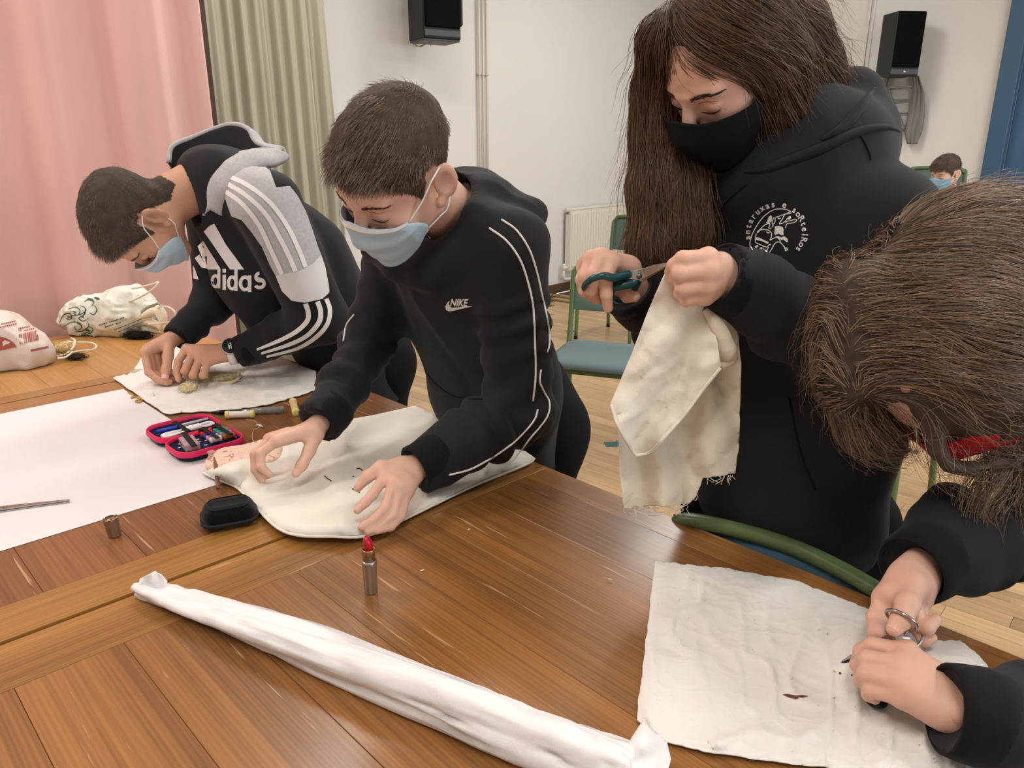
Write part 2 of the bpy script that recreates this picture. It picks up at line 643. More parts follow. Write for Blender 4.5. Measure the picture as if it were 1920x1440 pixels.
# ================================================================== the room
def wood(name, dark, light, rough=0.35, grain=60, stretch=0.06, rand=0.12, scratch=0.0, hue=None, coat=0.0):
    """boards whose grain runs along the object's own x axis"""
    m = bpy.data.materials.new(name); m.use_nodes = True
    nt = m.node_tree; b = nt.nodes['Principled BSDF']
    L = nt.links.new
    tc = nt.nodes.new('ShaderNodeTexCoord'); oi = nt.nodes.new('ShaderNodeObjectInfo')
    off = nt.nodes.new('ShaderNodeVectorMath'); off.operation = 'SCALE'; off.inputs[0].default_value = (13.7, 7.3, 5.1)
    L(oi.outputs['Random'], off.inputs['Scale'])
    add = nt.nodes.new('ShaderNodeVectorMath'); add.operation = 'ADD'
    L(tc.outputs['Object'], add.inputs[0]); L(off.outputs[0], add.inputs[1])
    mp = nt.nodes.new('ShaderNodeMapping'); mp.inputs['Scale'].default_value = (stretch, 1, 1)
    L(add.outputs[0], mp.inputs['Vector'])
    big = nt.nodes.new('ShaderNodeTexNoise'); big.inputs['Scale'].default_value = grain * 0.22; big.inputs['Detail'].default_value = 3; big.inputs['Distortion'].default_value = 0.6
    L(mp.outputs[0], big.inputs['Vector'])
    wv = nt.nodes.new('ShaderNodeTexWave'); wv.bands_direction = 'Y'; wv.inputs['Scale'].default_value = grain * 1.35
    wv.inputs['Distortion'].default_value = 11.0; wv.inputs['Detail'].default_value = 2.5; wv.inputs['Detail Scale'].default_value = 0.35
    L(mp.outputs[0], wv.inputs['Vector'])
    fine = nt.nodes.new('ShaderNodeTexNoise'); fine.inputs['Scale'].default_value = grain * 3.4; fine.inputs['Detail'].default_value = 3
    mp2 = nt.nodes.new('ShaderNodeMapping'); mp2.inputs['Scale'].default_value = (stretch * 0.35, 1, 1)
    L(add.outputs[0], mp2.inputs['Vector']); L(mp2.outputs[0], fine.inputs['Vector'])
    def mul(a, k, c=0.0):
        n = nt.nodes.new('ShaderNodeMath'); n.operation = 'MULTIPLY_ADD'; L(a, n.inputs[0]); n.inputs[1].default_value = k
        if isinstance(c, float): n.inputs[2].default_value = c
        else: L(c, n.inputs[2])
        return n.outputs[0]
    s = mul(big.outputs['Fac'], 0.70, -0.10)
    s = mul(wv.outputs['Fac'], 0.085, s)
    s = mul(fine.outputs['Fac'], 0.55, s)
    cr = nt.nodes.new('ShaderNodeValToRGB')
    cr.color_ramp.elements[0].position = 0.22; cr.color_ramp.elements[0].color = (*lin(dark), 1)
    cr.color_ramp.elements[1].position = 0.82; cr.color_ramp.elements[1].color = (*lin(light), 1)
    L(s, cr.inputs[0])
    r = nt.nodes.new('ShaderNodeMapRange'); r.inputs[3].default_value = 1 - rand; r.inputs[4].default_value = 1 + rand
    L(oi.outputs['Random'], r.inputs[0])
    vm = nt.nodes.new('ShaderNodeVectorMath'); vm.operation = 'SCALE'
    L(cr.outputs[0], vm.inputs[0]); L(r.outputs[0], vm.inputs['Scale'])
    colout = vm.outputs[0]
    if scratch:
        sn = nt.nodes.new('ShaderNodeTexNoise'); sn.inputs['Scale'].default_value = 46; sn.inputs['Detail'].default_value = 6
        mp3 = nt.nodes.new('ShaderNodeMapping'); mp3.inputs['Scale'].default_value = (0.12, 2.2, 1); mp3.inputs['Rotation'].default_value = (0, 0, 0.1)
        L(add.outputs[0], mp3.inputs['Vector']); L(mp3.outputs[0], sn.inputs['Vector'])
        rr = nt.nodes.new('ShaderNodeMapRange'); rr.inputs[1].default_value = 0.655; rr.inputs[2].default_value = 0.70; rr.inputs[4].default_value = scratch
        L(sn.outputs['Fac'], rr.inputs[0])
        mx = nt.nodes.new('ShaderNodeMix'); mx.data_type = 'RGBA'
        L(rr.outputs[0], mx.inputs['Factor']); L(colout, mx.inputs['A']); mx.inputs['B'].default_value = (*lin((222, 190, 150)), 1)
        colout = mx.outputs['Result']
    L(colout, b.inputs['Base Color'])
    b.inputs['Roughness'].default_value = rough
    b.inputs['Specular IOR Level'].default_value = 0.45
    b.inputs['Coat Weight'].default_value = coat
    b.inputs['Coat Roughness'].default_value = 0.18
    bp = nt.nodes.new('ShaderNodeBump'); bp.inputs['Strength'].default_value = 0.12; bp.inputs['Distance'].default_value = 0.001
    L(s, bp.inputs['Height']); L(bp.outputs[0], b.inputs['Normal'])
    MATS[name] = m
    return m


M_WALL = mat('painted_plaster', (224, 222, 218), 0.9, 0.2, bump=(90, 0.12, 0.002), var=(1.3, 0.025))
M_CEIL = mat('ceiling_paint', (232, 229, 222), 0.95, 0.1)
RH = E1_HI - E1_LO
RW = E2_HI - E2_LO
tag(obj('wall_back', box(room((E1_LO + E1_HI) / 2, E2_LO - 0.06, CEIL / 2), (0.12, RH + 0.24, CEIL), ROOM_ROT), M_WALL, smooth=False), kind='structure')
tag(obj('wall_left', box(room(E1_LO - 0.06, (E2_LO + E2_HI) / 2, CEIL / 2), (RW, 0.12, CEIL), ROOM_ROT), M_WALL, smooth=False), kind='structure')
tag(obj('ceiling', box(room((E1_LO + E1_HI) / 2, (E2_LO + E2_HI) / 2, CEIL + 0.05), (RW + 0.24, RH + 0.24, 0.1), ROOM_ROT), M_CEIL, smooth=False), kind='structure')

# wall with the blue door: opening from DOOR0 to DOOR1 along E2
DOOR0 = float(np.array(P(1868, 180, 6.2))[:2] @ E2[:2])
_d = ray(1868, 180); _t = E1_HI / (_d @ E1); DOOR0 = float((_d * _t) @ E2)
DOOR1 = DOOR0 + 1.75
DTOP = CEIL - 0.12
def wall_piece(name, b0, b1, z0, z1):
    return tag(obj(name, box(room(E1_HI + 0.06, (b0 + b1) / 2, (z0 + z1) / 2), (b1 - b0, 0.12, z1 - z0), ROOM_ROT), M_WALL, smooth=False), kind='structure')
wall_piece('wall_right', E2_LO - 0.12, DOOR0, 0, CEIL)
wall_piece('wall_right_beyond_door', DOOR1, E2_HI + 0.12, 0, CEIL)
wall_piece('wall_over_door', DOOR0, DOOR1, DTOP, CEIL)

M_BLUE = mat('blue_door_paint', (62, 98, 132), 0.45, 0.4, var=(3, 0.05))
M_BLUE2 = mat('blue_frame_paint', (58, 92, 122), 0.45, 0.4)
door = tag(empty('door_1', room(E1_HI + 0.03, (DOOR0 + DOOR1) / 2, 0)), kind='structure')
fw_ = 0.13
obj('door_frame', join(
    box(room(E1_HI + 0.02, DOOR0 + fw_ / 2, DTOP / 2), (fw_, 0.16, DTOP), ROOM_ROT, 0.006),
    box(room(E1_HI + 0.02, DOOR1 - fw_ / 2, DTOP / 2), (fw_, 0.16, DTOP), ROOM_ROT, 0.006),
    box(room(E1_HI + 0.02, (DOOR0 + DOOR1) / 2, DTOP - 0.05), (DOOR1 - DOOR0 - 2 * fw_, 0.158, 0.1), ROOM_ROT, 0.006),
    box(room(E1_HI + 0.02, (DOOR0 + DOOR1) / 2, 2.16), (DOOR1 - DOOR0 - 2 * fw_, 0.158, 0.16), ROOM_ROT, 0.006)), M_BLUE2, door, False)
for k in (0, 1):
    w = (DOOR1 - DOOR0 - 2 * fw_) / 2 - 0.006
    cb = DOOR0 + fw_ + 0.003 + (w + 0.006) * (k + 0.5)
    lf = obj('door_leaf', box(room(E1_HI + 0.045, cb, 1.04), (w, 0.045, 2.06), ROOM_ROT, 0.004), M_BLUE, door, False)
    obj('transom_panel', box(room(E1_HI + 0.045, cb, (2.245 + DTOP - 0.1) / 2), (w, 0.04, DTOP - 0.1 - 2.245), ROOM_ROT, 0.004), M_BLUE, door, False)
M_DKBASE = wood('dark_skirting', (58, 42, 30), (98, 74, 52), 0.4, 40)
bb = obj('baseboard_back', box((0, 0, 0), (RH, 0.018, 0.085), 0, 0.003), M_DKBASE, smooth=False)
bb.location = room((E1_LO + E1_HI) / 2, E2_LO + 0.009, 0.0425); bb.rotation_euler = (0, 0, ROOM_ROT + math.pi / 2); bb['kind'] = 'structure'
bb = obj('baseboard_right', box((0, 0, 0), (DOOR0 - E2_LO - 0.03, 0.018, 0.085), 0, 0.003), M_DKBASE, smooth=False)
bb.location = room(E1_HI - 0.009, (DOOR0 + E2_LO) / 2 + 0.015, 0.0425); bb.rotation_euler = (0, 0, ROOM_ROT); bb['kind'] = 'structure'

# wall of windows behind the photographer
WIN = [(0.05, 1.55), (2.65, 4.15), (5.25, 6.75)]
def wf(name, a0, a1, z0, z1):
    tag(obj(name, box(room((a0 + a1) / 2, E2_HI + 0.1, (z0 + z1) / 2), (0.2, a1 - a0, z1 - z0), ROOM_ROT), M_WALL, smooth=False), kind='structure')
edges_ = [E1_LO - 0.12] + [v for w in WIN for v in w] + [E1_HI + 0.12]
wf('wall_front_below_windows', edges_[0], edges_[-1], 0, 1.0)
wf('wall_front_above_windows', edges_[0], edges_[-1], 2.5, CEIL)
for k in range(0, len(edges_), 2):
    wf('wall_front_pier', edges_[k], edges_[k + 1], 1.0, 2.5)
M_WHITEPAINT = mat('white_window_paint', (225, 225, 222), 0.5)
for k, (a0, a1) in enumerate(WIN):
    w = tag(empty('window_%d' % (k + 1), room((a0 + a1) / 2, E2_HI + 0.15, 1.0)), kind='structure')
    am = (a0 + a1) / 2
    obj('window_frame', join(*[box(room(a, E2_HI + 0.16, 1.75), (0.06, 0.05, 1.5), ROOM_ROT, 0.004) for a in (a0 + 0.025, am, a1 - 0.025)],
                             *[box(room(am, E2_HI + 0.16, z), (0.06, a1 - a0, 0.05), ROOM_ROT, 0.004) for z in (1.025, 2.475)]), M_WHITEPAINT, w, False)
    for q in (0, 1):
        obj('pane', box(room(a0 + 0.05 + (q + 0.5) * (a1 - a0 - 0.1) / 2, E2_HI + 0.16, 1.75), (0.006, (a1 - a0) / 2 - 0.05, 1.4), ROOM_ROT), mat('window_glass', (240, 245, 245), 0.02, 0.5, trans=1.0), w, False)

# ------------------------------------------------------------------ ceiling lamps
M_LAMPBODY = mat('lamp_enamel', (235, 235, 230), 0.4)
M_TUBE = mat('lamp_diffuser', (255, 250, 240), 0.4, emit=((255, 244, 225), 3.0))
for i, (a, b) in enumerate(LAMPS):
    t = empty('ceiling_lamp', room(a, b, CEIL), ('fluorescent ceiling lamp, %s row, %s' % (('first', 'second')[i % 2], ('over the curtain side', 'over the table side', 'by the blue door')[i // 2])), 'ceiling lamp', 'fluorescent lamps on the ceiling')
    obj('housing', box(room(a, b, CEIL - 0.03), (0.34, 1.6, 0.06), ROOM_ROT, 0.008), M_LAMPBODY, t, False)
    obj('diffuser', box(room(a, b, CEIL - 0.085), (0.28, 1.5, 0.05), ROOM_ROT, 0.015), M_TUBE, t, False)

# ------------------------------------------------------------------ parquet
M_PARQ = wood('oak_parquet', (150, 118, 82), (204, 172, 130), 0.32, 46, 0.10, 0.10)
M_GAP = mat('floor_subfloor', (92, 66, 40), 0.7)
floor = tag(obj('floor', box(room((E1_LO + E1_HI) / 2, (E2_LO + E2_HI) / 2, -0.06), (RW, RH, 0.10), ROOM_ROT), M_GAP, smooth=False), kind='structure')
PL, PW = 0.44, 0.072
plank_me = mesh_data('plank', *box((0, 0, 0), (PL - 0.0012, PW - 0.0012, 0.0098), 0, 0), M_PARQ, False)
spots, rest = [], []
na, nb = int(RH / PW), int(RW / PL) + 2
for i in range(na):
    o_ = ((i * 0.37) % 1.0) * PL
    for j in range(nb):
        a = E1_LO + PW * (i + 0.5); b = E2_LO + PL * (j - 0.5) + o_
        if b - PL / 2 < E2_LO or b + PL / 2 > E2_HI: continue
        w = room(a, b, 0.0)
        d = np.array(w) - CAM
        zc = d @ FW
        if zc < 0.4:
            rest.append(w); continue
        px, py = 960 + F_PX * d[0] / zc, 720 - F_PX * (d @ UPV) / zc
        vis = (680 < px < 850 and 590 < py < 780) or (1000 < px < 1230 and 530 < py < 980) or (1540 < px < 1960 and 740 < py < 1330)
        (spots if vis else rest).append(w)
spots.sort(key=lambda w: (np.array(w) - CAM) @ (np.array(w) - CAM))
for w in spots[:300]:
    o = bpy.data.objects.new('plank', plank_me); COL.objects.link(o)
    o.location = (w[0], w[1], -0.005); o.rotation_euler = (0, 0, ROOM_ROT)
    o.parent = floor
bv, bf = box((0, 0, 0), (PL - 0.0012, PW - 0.0012, 0.0098), 0, 0)
R_ = np.array([[np.array(w)[:3] @ E2, np.array(w)[:3] @ E1, -0.005] for w in spots[300:] + rest])
V = (R_[:, None, :] + bv[None]).reshape(-1, 3)
Q = (np.arange(len(R_))[:, None, None] * 8 + np.array(bf)[None]).reshape(-1, 4)
M_PARQ2 = wood('oak_parquet_field', (150, 118, 82), (204, 172, 130), 0.32, 46, 0.10, 0.0)
nt = M_PARQ2.node_tree
at = nt.nodes.new('ShaderNodeAttribute'); at.attribute_name = 'tone'
for n_ in nt.nodes:
    if n_.type == 'VECT_MATH' and n_.operation == 'SCALE' and n_.inputs['Scale'].is_linked and n_.outputs[0].is_linked and n_.outputs[0].links[0].to_socket.name == 'Base Color':
        nt.links.new(at.outputs['Fac'], n_.inputs['Scale'])
me_ = mesh_data('plank_field', V, Q, M_PARQ2, False)
ta_ = me_.attributes.new('tone', 'FLOAT', 'POINT'); ta_.data.foreach_set('value', np.repeat(RNG.uniform(0.9, 1.1, len(R_)), 8).astype(np.float32))
ps = bpy.data.objects.new('plank_field', me_); COL.objects.link(ps); ps.rotation_euler = (0, 0, ROOM_ROT); ps.parent = floor; ps['kind'] = 'stuff'

# ------------------------------------------------------------------ radiator
def back_pt(px, py, off=0.0):
    """point of the radiator wall seen at a pixel, off metres in front of it"""
    d = ray(px, py); return CAM + d * ((E2_LO + off) / (d @ E2))
def right_pt(px, py, off=0.0):
    d = ray(px, py); return CAM + d * ((E1_HI - off) / (d @ E1))
M_RAD = mat('radiator_enamel', (228, 226, 212), 0.35, 0.5)
p0 = back_pt(1070, 393, 0.08); p1 = back_pt(1068, 508, 0.08)
ra0 = float(p0 @ E1); rz1 = float(p0[2]); rz0 = float(p1[2]); rlen = 1.0
rad = empty('radiator', room(ra0 + rlen / 2, E2_LO + 0.05, rz0), 'white steel panel radiator on the wall', 'radiator')
obj('panel', box(room(ra0 + rlen / 2, E2_LO + 0.085, (rz0 + rz1) / 2), (0.012, rlen, rz1 - rz0 - 0.01), ROOM_ROT, 0.004), M_RAD, rad, False)
obj('back_panel', box(room(ra0 + rlen / 2, E2_LO + 0.04, (rz0 + rz1) / 2), (0.012, rlen, rz1 - rz0 - 0.03), ROOM_ROT, 0.004), M_RAD, rad, False)
rib = mesh_data('rib', *box((0, 0, 0), (0.014, 0.026, rz1 - rz0 - 0.07), 0, 0.006), M_RAD, False)
for k in range(24):
    o = link('rib', rib, rad, True)
    o.location = room(ra0 + 0.025 + k * (rlen - 0.05) / 23, E2_LO + 0.094, (rz0 + rz1) / 2); o.rotation_euler = (0, 0, ROOM_ROT)
obj('top_grille', box(room(ra0 + rlen / 2, E2_LO + 0.063, rz1), (0.066, rlen + 0.006, 0.014), ROOM_ROT, 0.003), M_RAD, rad, False)
obj('side_cover', box(room(ra0 - 0.006, E2_LO + 0.063, (rz0 + rz1) / 2), (0.064, 0.008, rz1 - rz0), ROOM_ROT, 0.002), M_RAD, rad, False)
a_ = ra0 - 0.06
obj('valve', join(lathe([(0.014, 0), (0.016, 0.02), (0.016, 0.05), (0.01, 0.06)], room(a_ + 0.005, E2_LO + 0.06, rz0 + 0.01), (0, 0, 1), 12),
                  lathe([(0.012, 0), (0.012, 0.06)], room(a_, E2_LO + 0.06, rz0 + 0.03), E1, 10)), M_RAD, rad)
obj('vent_plug', lathe([(0.009, 0), (0.011, 0.02), (0.006, 0.05)], room(ra0, E2_LO + 0.06, rz1 - 0.03), -E1, 10), mat('dull_brass', (120, 112, 92), 0.4, metal=0.8), rad)
obj('feed_pipe', tube([room(a_ + 0.005, E2_LO + 0.06, rz0 + 0.02), room(a_ + 0.005, E2_LO + 0.06, rz0 - 0.055), room(a_ + 0.05, E2_LO + 0.06, rz0 - 0.075), room(a_ + 0.2, E2_LO + 0.06, rz0 - 0.075), room(ra0 + 0.95, E2_LO + 0.06, rz0 - 0.075)], 0.013, 10, 40), M_RAD, rad)
for k, f_ in enumerate((0.15, 0.85)):
    obj('bracket', box(room(ra0 + rlen * f_, E2_LO + 0.02, rz0 + 0.15), (0.04, 0.03, 0.08), ROOM_ROT), M_RAD, rad, False)

# ------------------------------------------------------------------ heating pipes
M_PIPE = mat('pipe_paint', (214, 209, 197), 0.45, 0.5)
pp = empty('heating_pipes', back_pt(906, 400), 'three cream heating pipes running up the wall beside the speaker', 'pipe')
for px in (900, 907, 914):
    q = back_pt(px, 200, 0.03)
    a = float(q @ E1)
    obj('pipe', tube([room(a, E2_LO + 0.028, 0.0), room(a, E2_LO + 0.028, CEIL)], 0.0105, 10), M_PIPE, pp)
qz = float(back_pt(907, 140, 0.03)[2])
for px in (900, 907, 914):
    a = float(back_pt(px, 200, 0.03) @ E1)
    obj('pipe_clip', join(lathe([(0.014, -0.008), (0.016, 0), (0.014, 0.008)], room(a, E2_LO + 0.028, qz), (0, 0, 1), 12), box(room(a, E2_LO + 0.012, qz), (0.024, 0.012, 0.012), ROOM_ROT)), M_PIPE, pp)
obj('clip_rail', box(room(float(back_pt(907, 200, 0.03) @ E1), E2_LO + 0.004, qz), (0.008, 0.11, 0.016), ROOM_ROT), M_PIPE, pp, False)
# conduits on the wall by the door
pc = empty('cable_conduits', right_pt(1625, 100), 'pair of thin white conduits on the wall by the door side speaker', 'conduit')
for px in (1626, 1634):
    b = float(right_pt(px, 60, 0.01) @ E2)
    obj('conduit', box(room(E1_HI - 0.01, b, CEIL / 2), (0.017, 0.02, CEIL), ROOM_ROT, 0.004), M_WALL, pc, False)

# ------------------------------------------------------------------ speakers
M_BLKPL = mat('speaker_vinyl', (24, 24, 25), 0.5, 0.4, bump=(300, 0.1, 0.001))
M_GRILLE = mat('speaker_cloth', (13, 13, 14), 0.95, 0.1, bump=(900, 0.4, 0.001))
M_GREYPL = mat('grey_plastic', (74, 75, 77), 0.5)
M_SILV = mat('silver_badge', (190, 190, 185), 0.3, metal=0.9)
def local_frame(yaw):
    """columns: width axis, facing axis, up"""
    f = np.array([math.sin(yaw), math.cos(yaw), 0]); w = np.array([f[1], -f[0], 0])
    return w, f
def speaker(name, label, c, yaw, W, H, D, badge=True):
    """c = centre of the front face, yaw = azimuth the front looks to"""
    w, f = local_frame(yaw); rz = -yaw
    c = np.asarray(c)
    t = empty(name, c - f * D / 2 - np.array([0, 0, H / 2]), label, 'speaker', 'wall speakers')
    ctr = c - f * D / 2
    obj('cabinet', box(ctr, (W, D, H), rz, 0.006), M_BLKPL, t, False)
    obj('grille', box(c + f * 0.008 + np.array([0, 0, H * 0.06]), (W * 0.93, 0.022, H * 0.86), rz, 0.008), M_GRILLE, t, False)
    obj('front_panel', box(c + f * 0.003 + np.array([0, 0, -H * 0.435]), (W * 0.96, 0.012, H * 0.085), rz, 0.004), M_GREYPL, t, False)
    if badge:
        obj('badge', lathe([(0.0, 0), (0.012, 0.0), (0.012, 0.003), (0, 0.003)], c + f * 0.009 + np.array([0, 0, -H * 0.435]), f, 14), M_SILV, t)
    obj('wall_bracket', join(box(c - f * (D + 0.04), (0.05, 0.1, 0.05), rz), box(c - f * (D + 0.005), (0.12, 0.01, 0.12), rz)), M_BLKPL, t, False)
    return t
def to_cam(c, turn=0):
    return math.atan2(-c[0], -c[1]) + turn
s1 = back_pt(834, 20, 0.42)
z0_ = float(back_pt(830, 72, 0.42)[2])
W1 = 0.27; H1 = 0.50
c1 = np.array(P(829, 30, s1[1])); c1[2] = z0_ + H1 / 2
sp1 = speaker('wall_speaker', 'black wall speaker over the bent person, its bottom edge showing beside the pipes', c1, to_cam(c1, -math.radians(26)), W1, H1, 0.24, False)
w_, f_ = local_frame(to_cam(c1, -math.radians(26)))
obj('side_pod', box(c1 - f_ * 0.09 - w_ * (W1 / 2 + 0.014) + np.array([0, 0, 0.06]), (0.03, 0.15, H1 - 0.05), -to_cam(c1, -math.radians(26)), 0.012), M_BLKPL, sp1, False)
obj('base_cap', box(c1 - f_ * 0.12 + np.array([0, 0, -H1 / 2 - 0.006]), (W1 * 0.98, 0.22, 0.014), -to_cam(c1, -math.radians(26)), 0.003), M_GREYPL, sp1, False)
M_WIRE = mat('beige_wire', (150, 128, 92), 0.6)
wr = empty('speaker_cable', back_pt(785, 60, 0.1), 'loose beige cable hanging behind the speaker beside the pipes', 'cable')
for k, pts in enumerate(([(786, -20), (776, 40), (773, 74), (780, 86), (796, 84), (806, 78)], [(790, -20), (782, 60), (779, 82), (790, 87), (800, 79), (808, 86)])):
    obj('cable_strand', tube([back_pt(x, y, 0.16 + 0.03 * k) for x, y in pts], 0.0028, 6, 30), M_WIRE, wr)
s2c = right_pt(1703, 82, 0.34)
H2 = 0.47; W2 = 0.235
sp2 = speaker('wall_speaker', 'black wall speaker with silver badge near the blue door', s2c, to_cam(s2c, -math.radians(30)), W2, H2, 0.22)

# folded rack hung with grey cloth under the speaker
M_RACK = mat('rack_metal', (150, 152, 152), 0.4, 0.5, metal=0.3)
M_RACKCL = mat('grey_striped_cloth', (132, 131, 127), 0.9, 0.1, var=(60, 0.22, (1, 1, 0.06)))
rk = empty('folding_rack', right_pt(1690, 220, 0.05), 'grey folding rack with wrinkled cloth hung under the door side speaker', 'rack')
def rp(px, py, o=0.06): return right_pt(px, py, o)
for x0, x1 in ((1668, 1660), (1716, 1700)):
    obj('rail', tube([rp(x0, 136), rp(x1, 262)], 0.006, 8), M_RACK, rk)
for y in (140, 165, 191, 214, 238):
    t_ = (y - 136) / 126
    obj('rung', tube([rp(1668 - 8 * t_, y + 2), rp(1716 - 16 * t_, y)], 0.0045, 8), M_RACK, rk)
for y in (153, 178, 203, 226):
    t_ = (y - 136) / 126
    a, b, c, d = rp(1669 - 8 * t_, y - 10, 0.045), rp(1714 - 16 * t_, y - 11, 0.045), rp(1713 - 16 * t_, y + 8, 0.045), rp(1668 - 8 * t_, y + 9, 0.045)
    n_ = -E1 * 0.008
    obj('tray', fixn(np.array([a, b, c, d, a + n_, b + n_, c + n_, d + n_]), [(0, 1, 2, 3), (4, 5, 6, 7), (0, 1, 5, 4), (1, 2, 6, 5), (2, 3, 7, 6), (3, 0, 4, 7)]), mat('rack_tray', (166, 168, 168), 0.6), rk, False)
for side, pts, ws in ((0, [(1664, 140), (1658, 165), (1664, 190), (1680, 222), (1694, 246)], [6, 9, 11, 9, 4]), (1, [(1716, 142), (1721, 175), (1718, 215), (1713, 245), (1711, 270)], [7, 12, 15, 16, 9])):
    p = spline(np.array(pts, float), 30); w = np.interp(np.linspace(0, 1, 30), np.linspace(0, 1, 5), ws)
    V, Fc = [], []
    for i in range(30):
        for j in range(9):
            u_ = j / 8 * 2 - 1
            V.append(rp(p[i, 0] + u_ * w[i], p[i, 1], 0.075 + 0.02 * math.cos(j * 2.4 + i * 0.15) * 0.7))
    Fc = [(i * 9 + j, i * 9 + j + 1, i * 9 + j + 10, i * 9 + j + 9) for i in range(29) for j in range(8)]
    o = obj('hung_cloth', (np.array(V), Fc), M_RACKCL, rk)
    sm = o.modifiers.new('solid', 'SOLIDIFY'); sm.thickness = 0.006

# ------------------------------------------------------------------ curtains
def curtain(name, label, a, b, z0, z1, folds, amp, m, seed, flare=0.0, nx=260, nz=26, sharp=1.0):
    """pleated cloth from a to b (xy), hanging from z1 to z0"""
    rs = np.random.default_rng(seed)
    a = np.asarray(a, float); b = np.asarray(b, float)
    d = b - a; L = np.linalg.norm(d); d = d / L; n = np.array([d[1], -d[0]])
    s = np.linspace(0, 1, nx)
    ph = np.cumsum(rs.uniform(0.55, 1.5, nx)); ph = ph / ph[-1] * folds * 2 * math.pi
    k = rs.uniform(0.5, 1.2, folds * 2 + 4)
    am = np.interp(ph / math.pi, np.arange(len(k)), k)
    V = []
    for j in range(nz):
        t = j / (nz - 1)
        z = z1 + (z0 - z1) * t
        g = 0.55 + 0.45 * t
        y = np.sin(ph + 0.35 * np.sin(3 * t + ph * 0.3)) 
        y = np.sign(y) * np.abs(y) ** sharp * amp * am * g + 0.25 * amp * np.sin(ph * 2.3 + 2 * t)
        sx = (s - 0.5) * (1 + flare * t) + 0.5
        pt = a[None] + d[None] * (sx * L)[:, None] + n[None] * y[:, None]
        V.append(np.c_[pt, np.full(nx, z)])
    V = np.vstack(V)
    V[:, :2] += n[None] * (noise(V * [1, 1, 0.5], 9, 2) * amp * 0.18)[:, None]
    i, j = np.meshgrid(np.arange(nx - 1), np.arange(nz - 1), indexing='ij')
    q = (j * nx + i).ravel()
    Q = np.stack([q, q + 1, q + nx + 1, q + nx], 1)
    o = obj(name, (V, Q), m)
    sm = o.modifiers.new('solid', 'SOLIDIFY'); sm.thickness = 0.003
    return tag(o, label, 'curtain')
def fabric(name, col, rough=0.9, scale=900, s=0.25, **kw):
    return mat(name, col, rough, 0.15, bump=(scale, s, 0.001), **kw)
M_PINK = fabric('pink_curtain_cloth', (228, 182, 174), 0.85, 400, 0.2, sheen=0.3, var=(2.0, 0.05))
M_GREEN = fabric('green_curtain_cloth', (178, 174, 154), 0.8, 400, 0.2, sheen=0.2, var=(1.5, 0.08))
A1_ = math.radians(45.9)
U = np.array([math.sin(A1_), math.cos(A1_), 0]); W = np.array([-math.cos(A1_), math.sin(A1_), 0])
def TB(u, v, z=0.75):
    p = U * u + W * v
    return np.array([p[0], p[1], z])
pe = P(404, 300, 2.86)[:2]
curtain('stage_curtain', 'pale pink curtain hanging behind the table and the bags', pe - U[:2] * 2.3, pe, 0.02, CEIL - 0.08, 8, 0.032, M_PINK, 3, 0.012, 300, 26)
ge = P(615, 200, 4.7)[:2]
curtain('side_curtain', 'olive green pleated curtain hanging behind the pink curtain', ge - U[:2] * 1.6, ge, 0.02, CEIL - 0.08, 19, 0.035, M_GREEN, 5, 0.10, 420, 26, 0.8)
for nm, e, L_ in (('stage_curtain_rail', pe, 2.4), ('side_curtain_rail', ge, 1.75)):
    q = np.array([*e, CEIL - 0.045])
    o = obj(nm, tube([q + U * 0.05, q - U * L_], 0.016, 10), M_LAMPBODY)
    tag(o, 'white ceiling rail carrying the %s curtain' % ('pink' if 'stage' in nm else 'green'), 'curtain rail')
M_DARKWOODP = mat('dark_wood_post', (70, 44, 34), 0.6, var=(8, 0.2))
pd = P(402, 300, 3.3)
tag(obj('dark_post', box((pd[0] - 0.01, pd[1] + 0.02, CEIL / 2), (0.05, 0.05, CEIL), ROOM_ROT, 0.004), M_DARKWOODP, smooth=False), 'dark brown wooden post between the pink and green curtains', 'post')

# ------------------------------------------------------------------ chairs
M_GTUBE = mat('green_enamel_tube', (92, 114, 72), 0.35, 0.5)
M_SEATF = fabric('blue_grey_upholstery', (104, 122, 128), 0.85, 700, 0.3)
M_BACKF = mat('green_grey_back_pad', (92, 112, 104), 0.7, 0.3, bump=(300, 0.2, 0.001))
M_RUB = mat('black_rubber', (18, 18, 18), 0.7)
def rrect(w, h, r, n=5):
    pts = []
    for cx, cy, a0 in ((w / 2 - r, h / 2 - r, 0), (-w / 2 + r, h / 2 - r, 90), (-w / 2 + r, -h / 2 + r, 180), (w / 2 - r, -h / 2 + r, 270)):
        for k in range(n + 1):
            a = math.radians(a0 + 90 * k / n); pts.append((cx + r * math.cos(a), cy + r * math.sin(a)))
    return np.array(pts)
def slab(outline, z_layers, crown=0.0):
    """rounded pad: stack of scaled outlines; z_layers = [(scale, z)...]"""
    V, Fc = [], []; n = len(outline)
    for s, z in z_layers:
        V += [(x * s, y * s, z) for x, y in outline]
    for i in range(len(z_layers) - 1):
        for k in range(n):
            k2 = (k + 1) % n
            Fc.append((i * n + k, i * n + k2, (i + 1) * n + k2, (i + 1) * n + k))
    Fc.append(list(range(n))[::-1]); Fc.append([(len(z_layers) - 1) * n + k for k in range(n)])
    return np.array(V, float), Fc
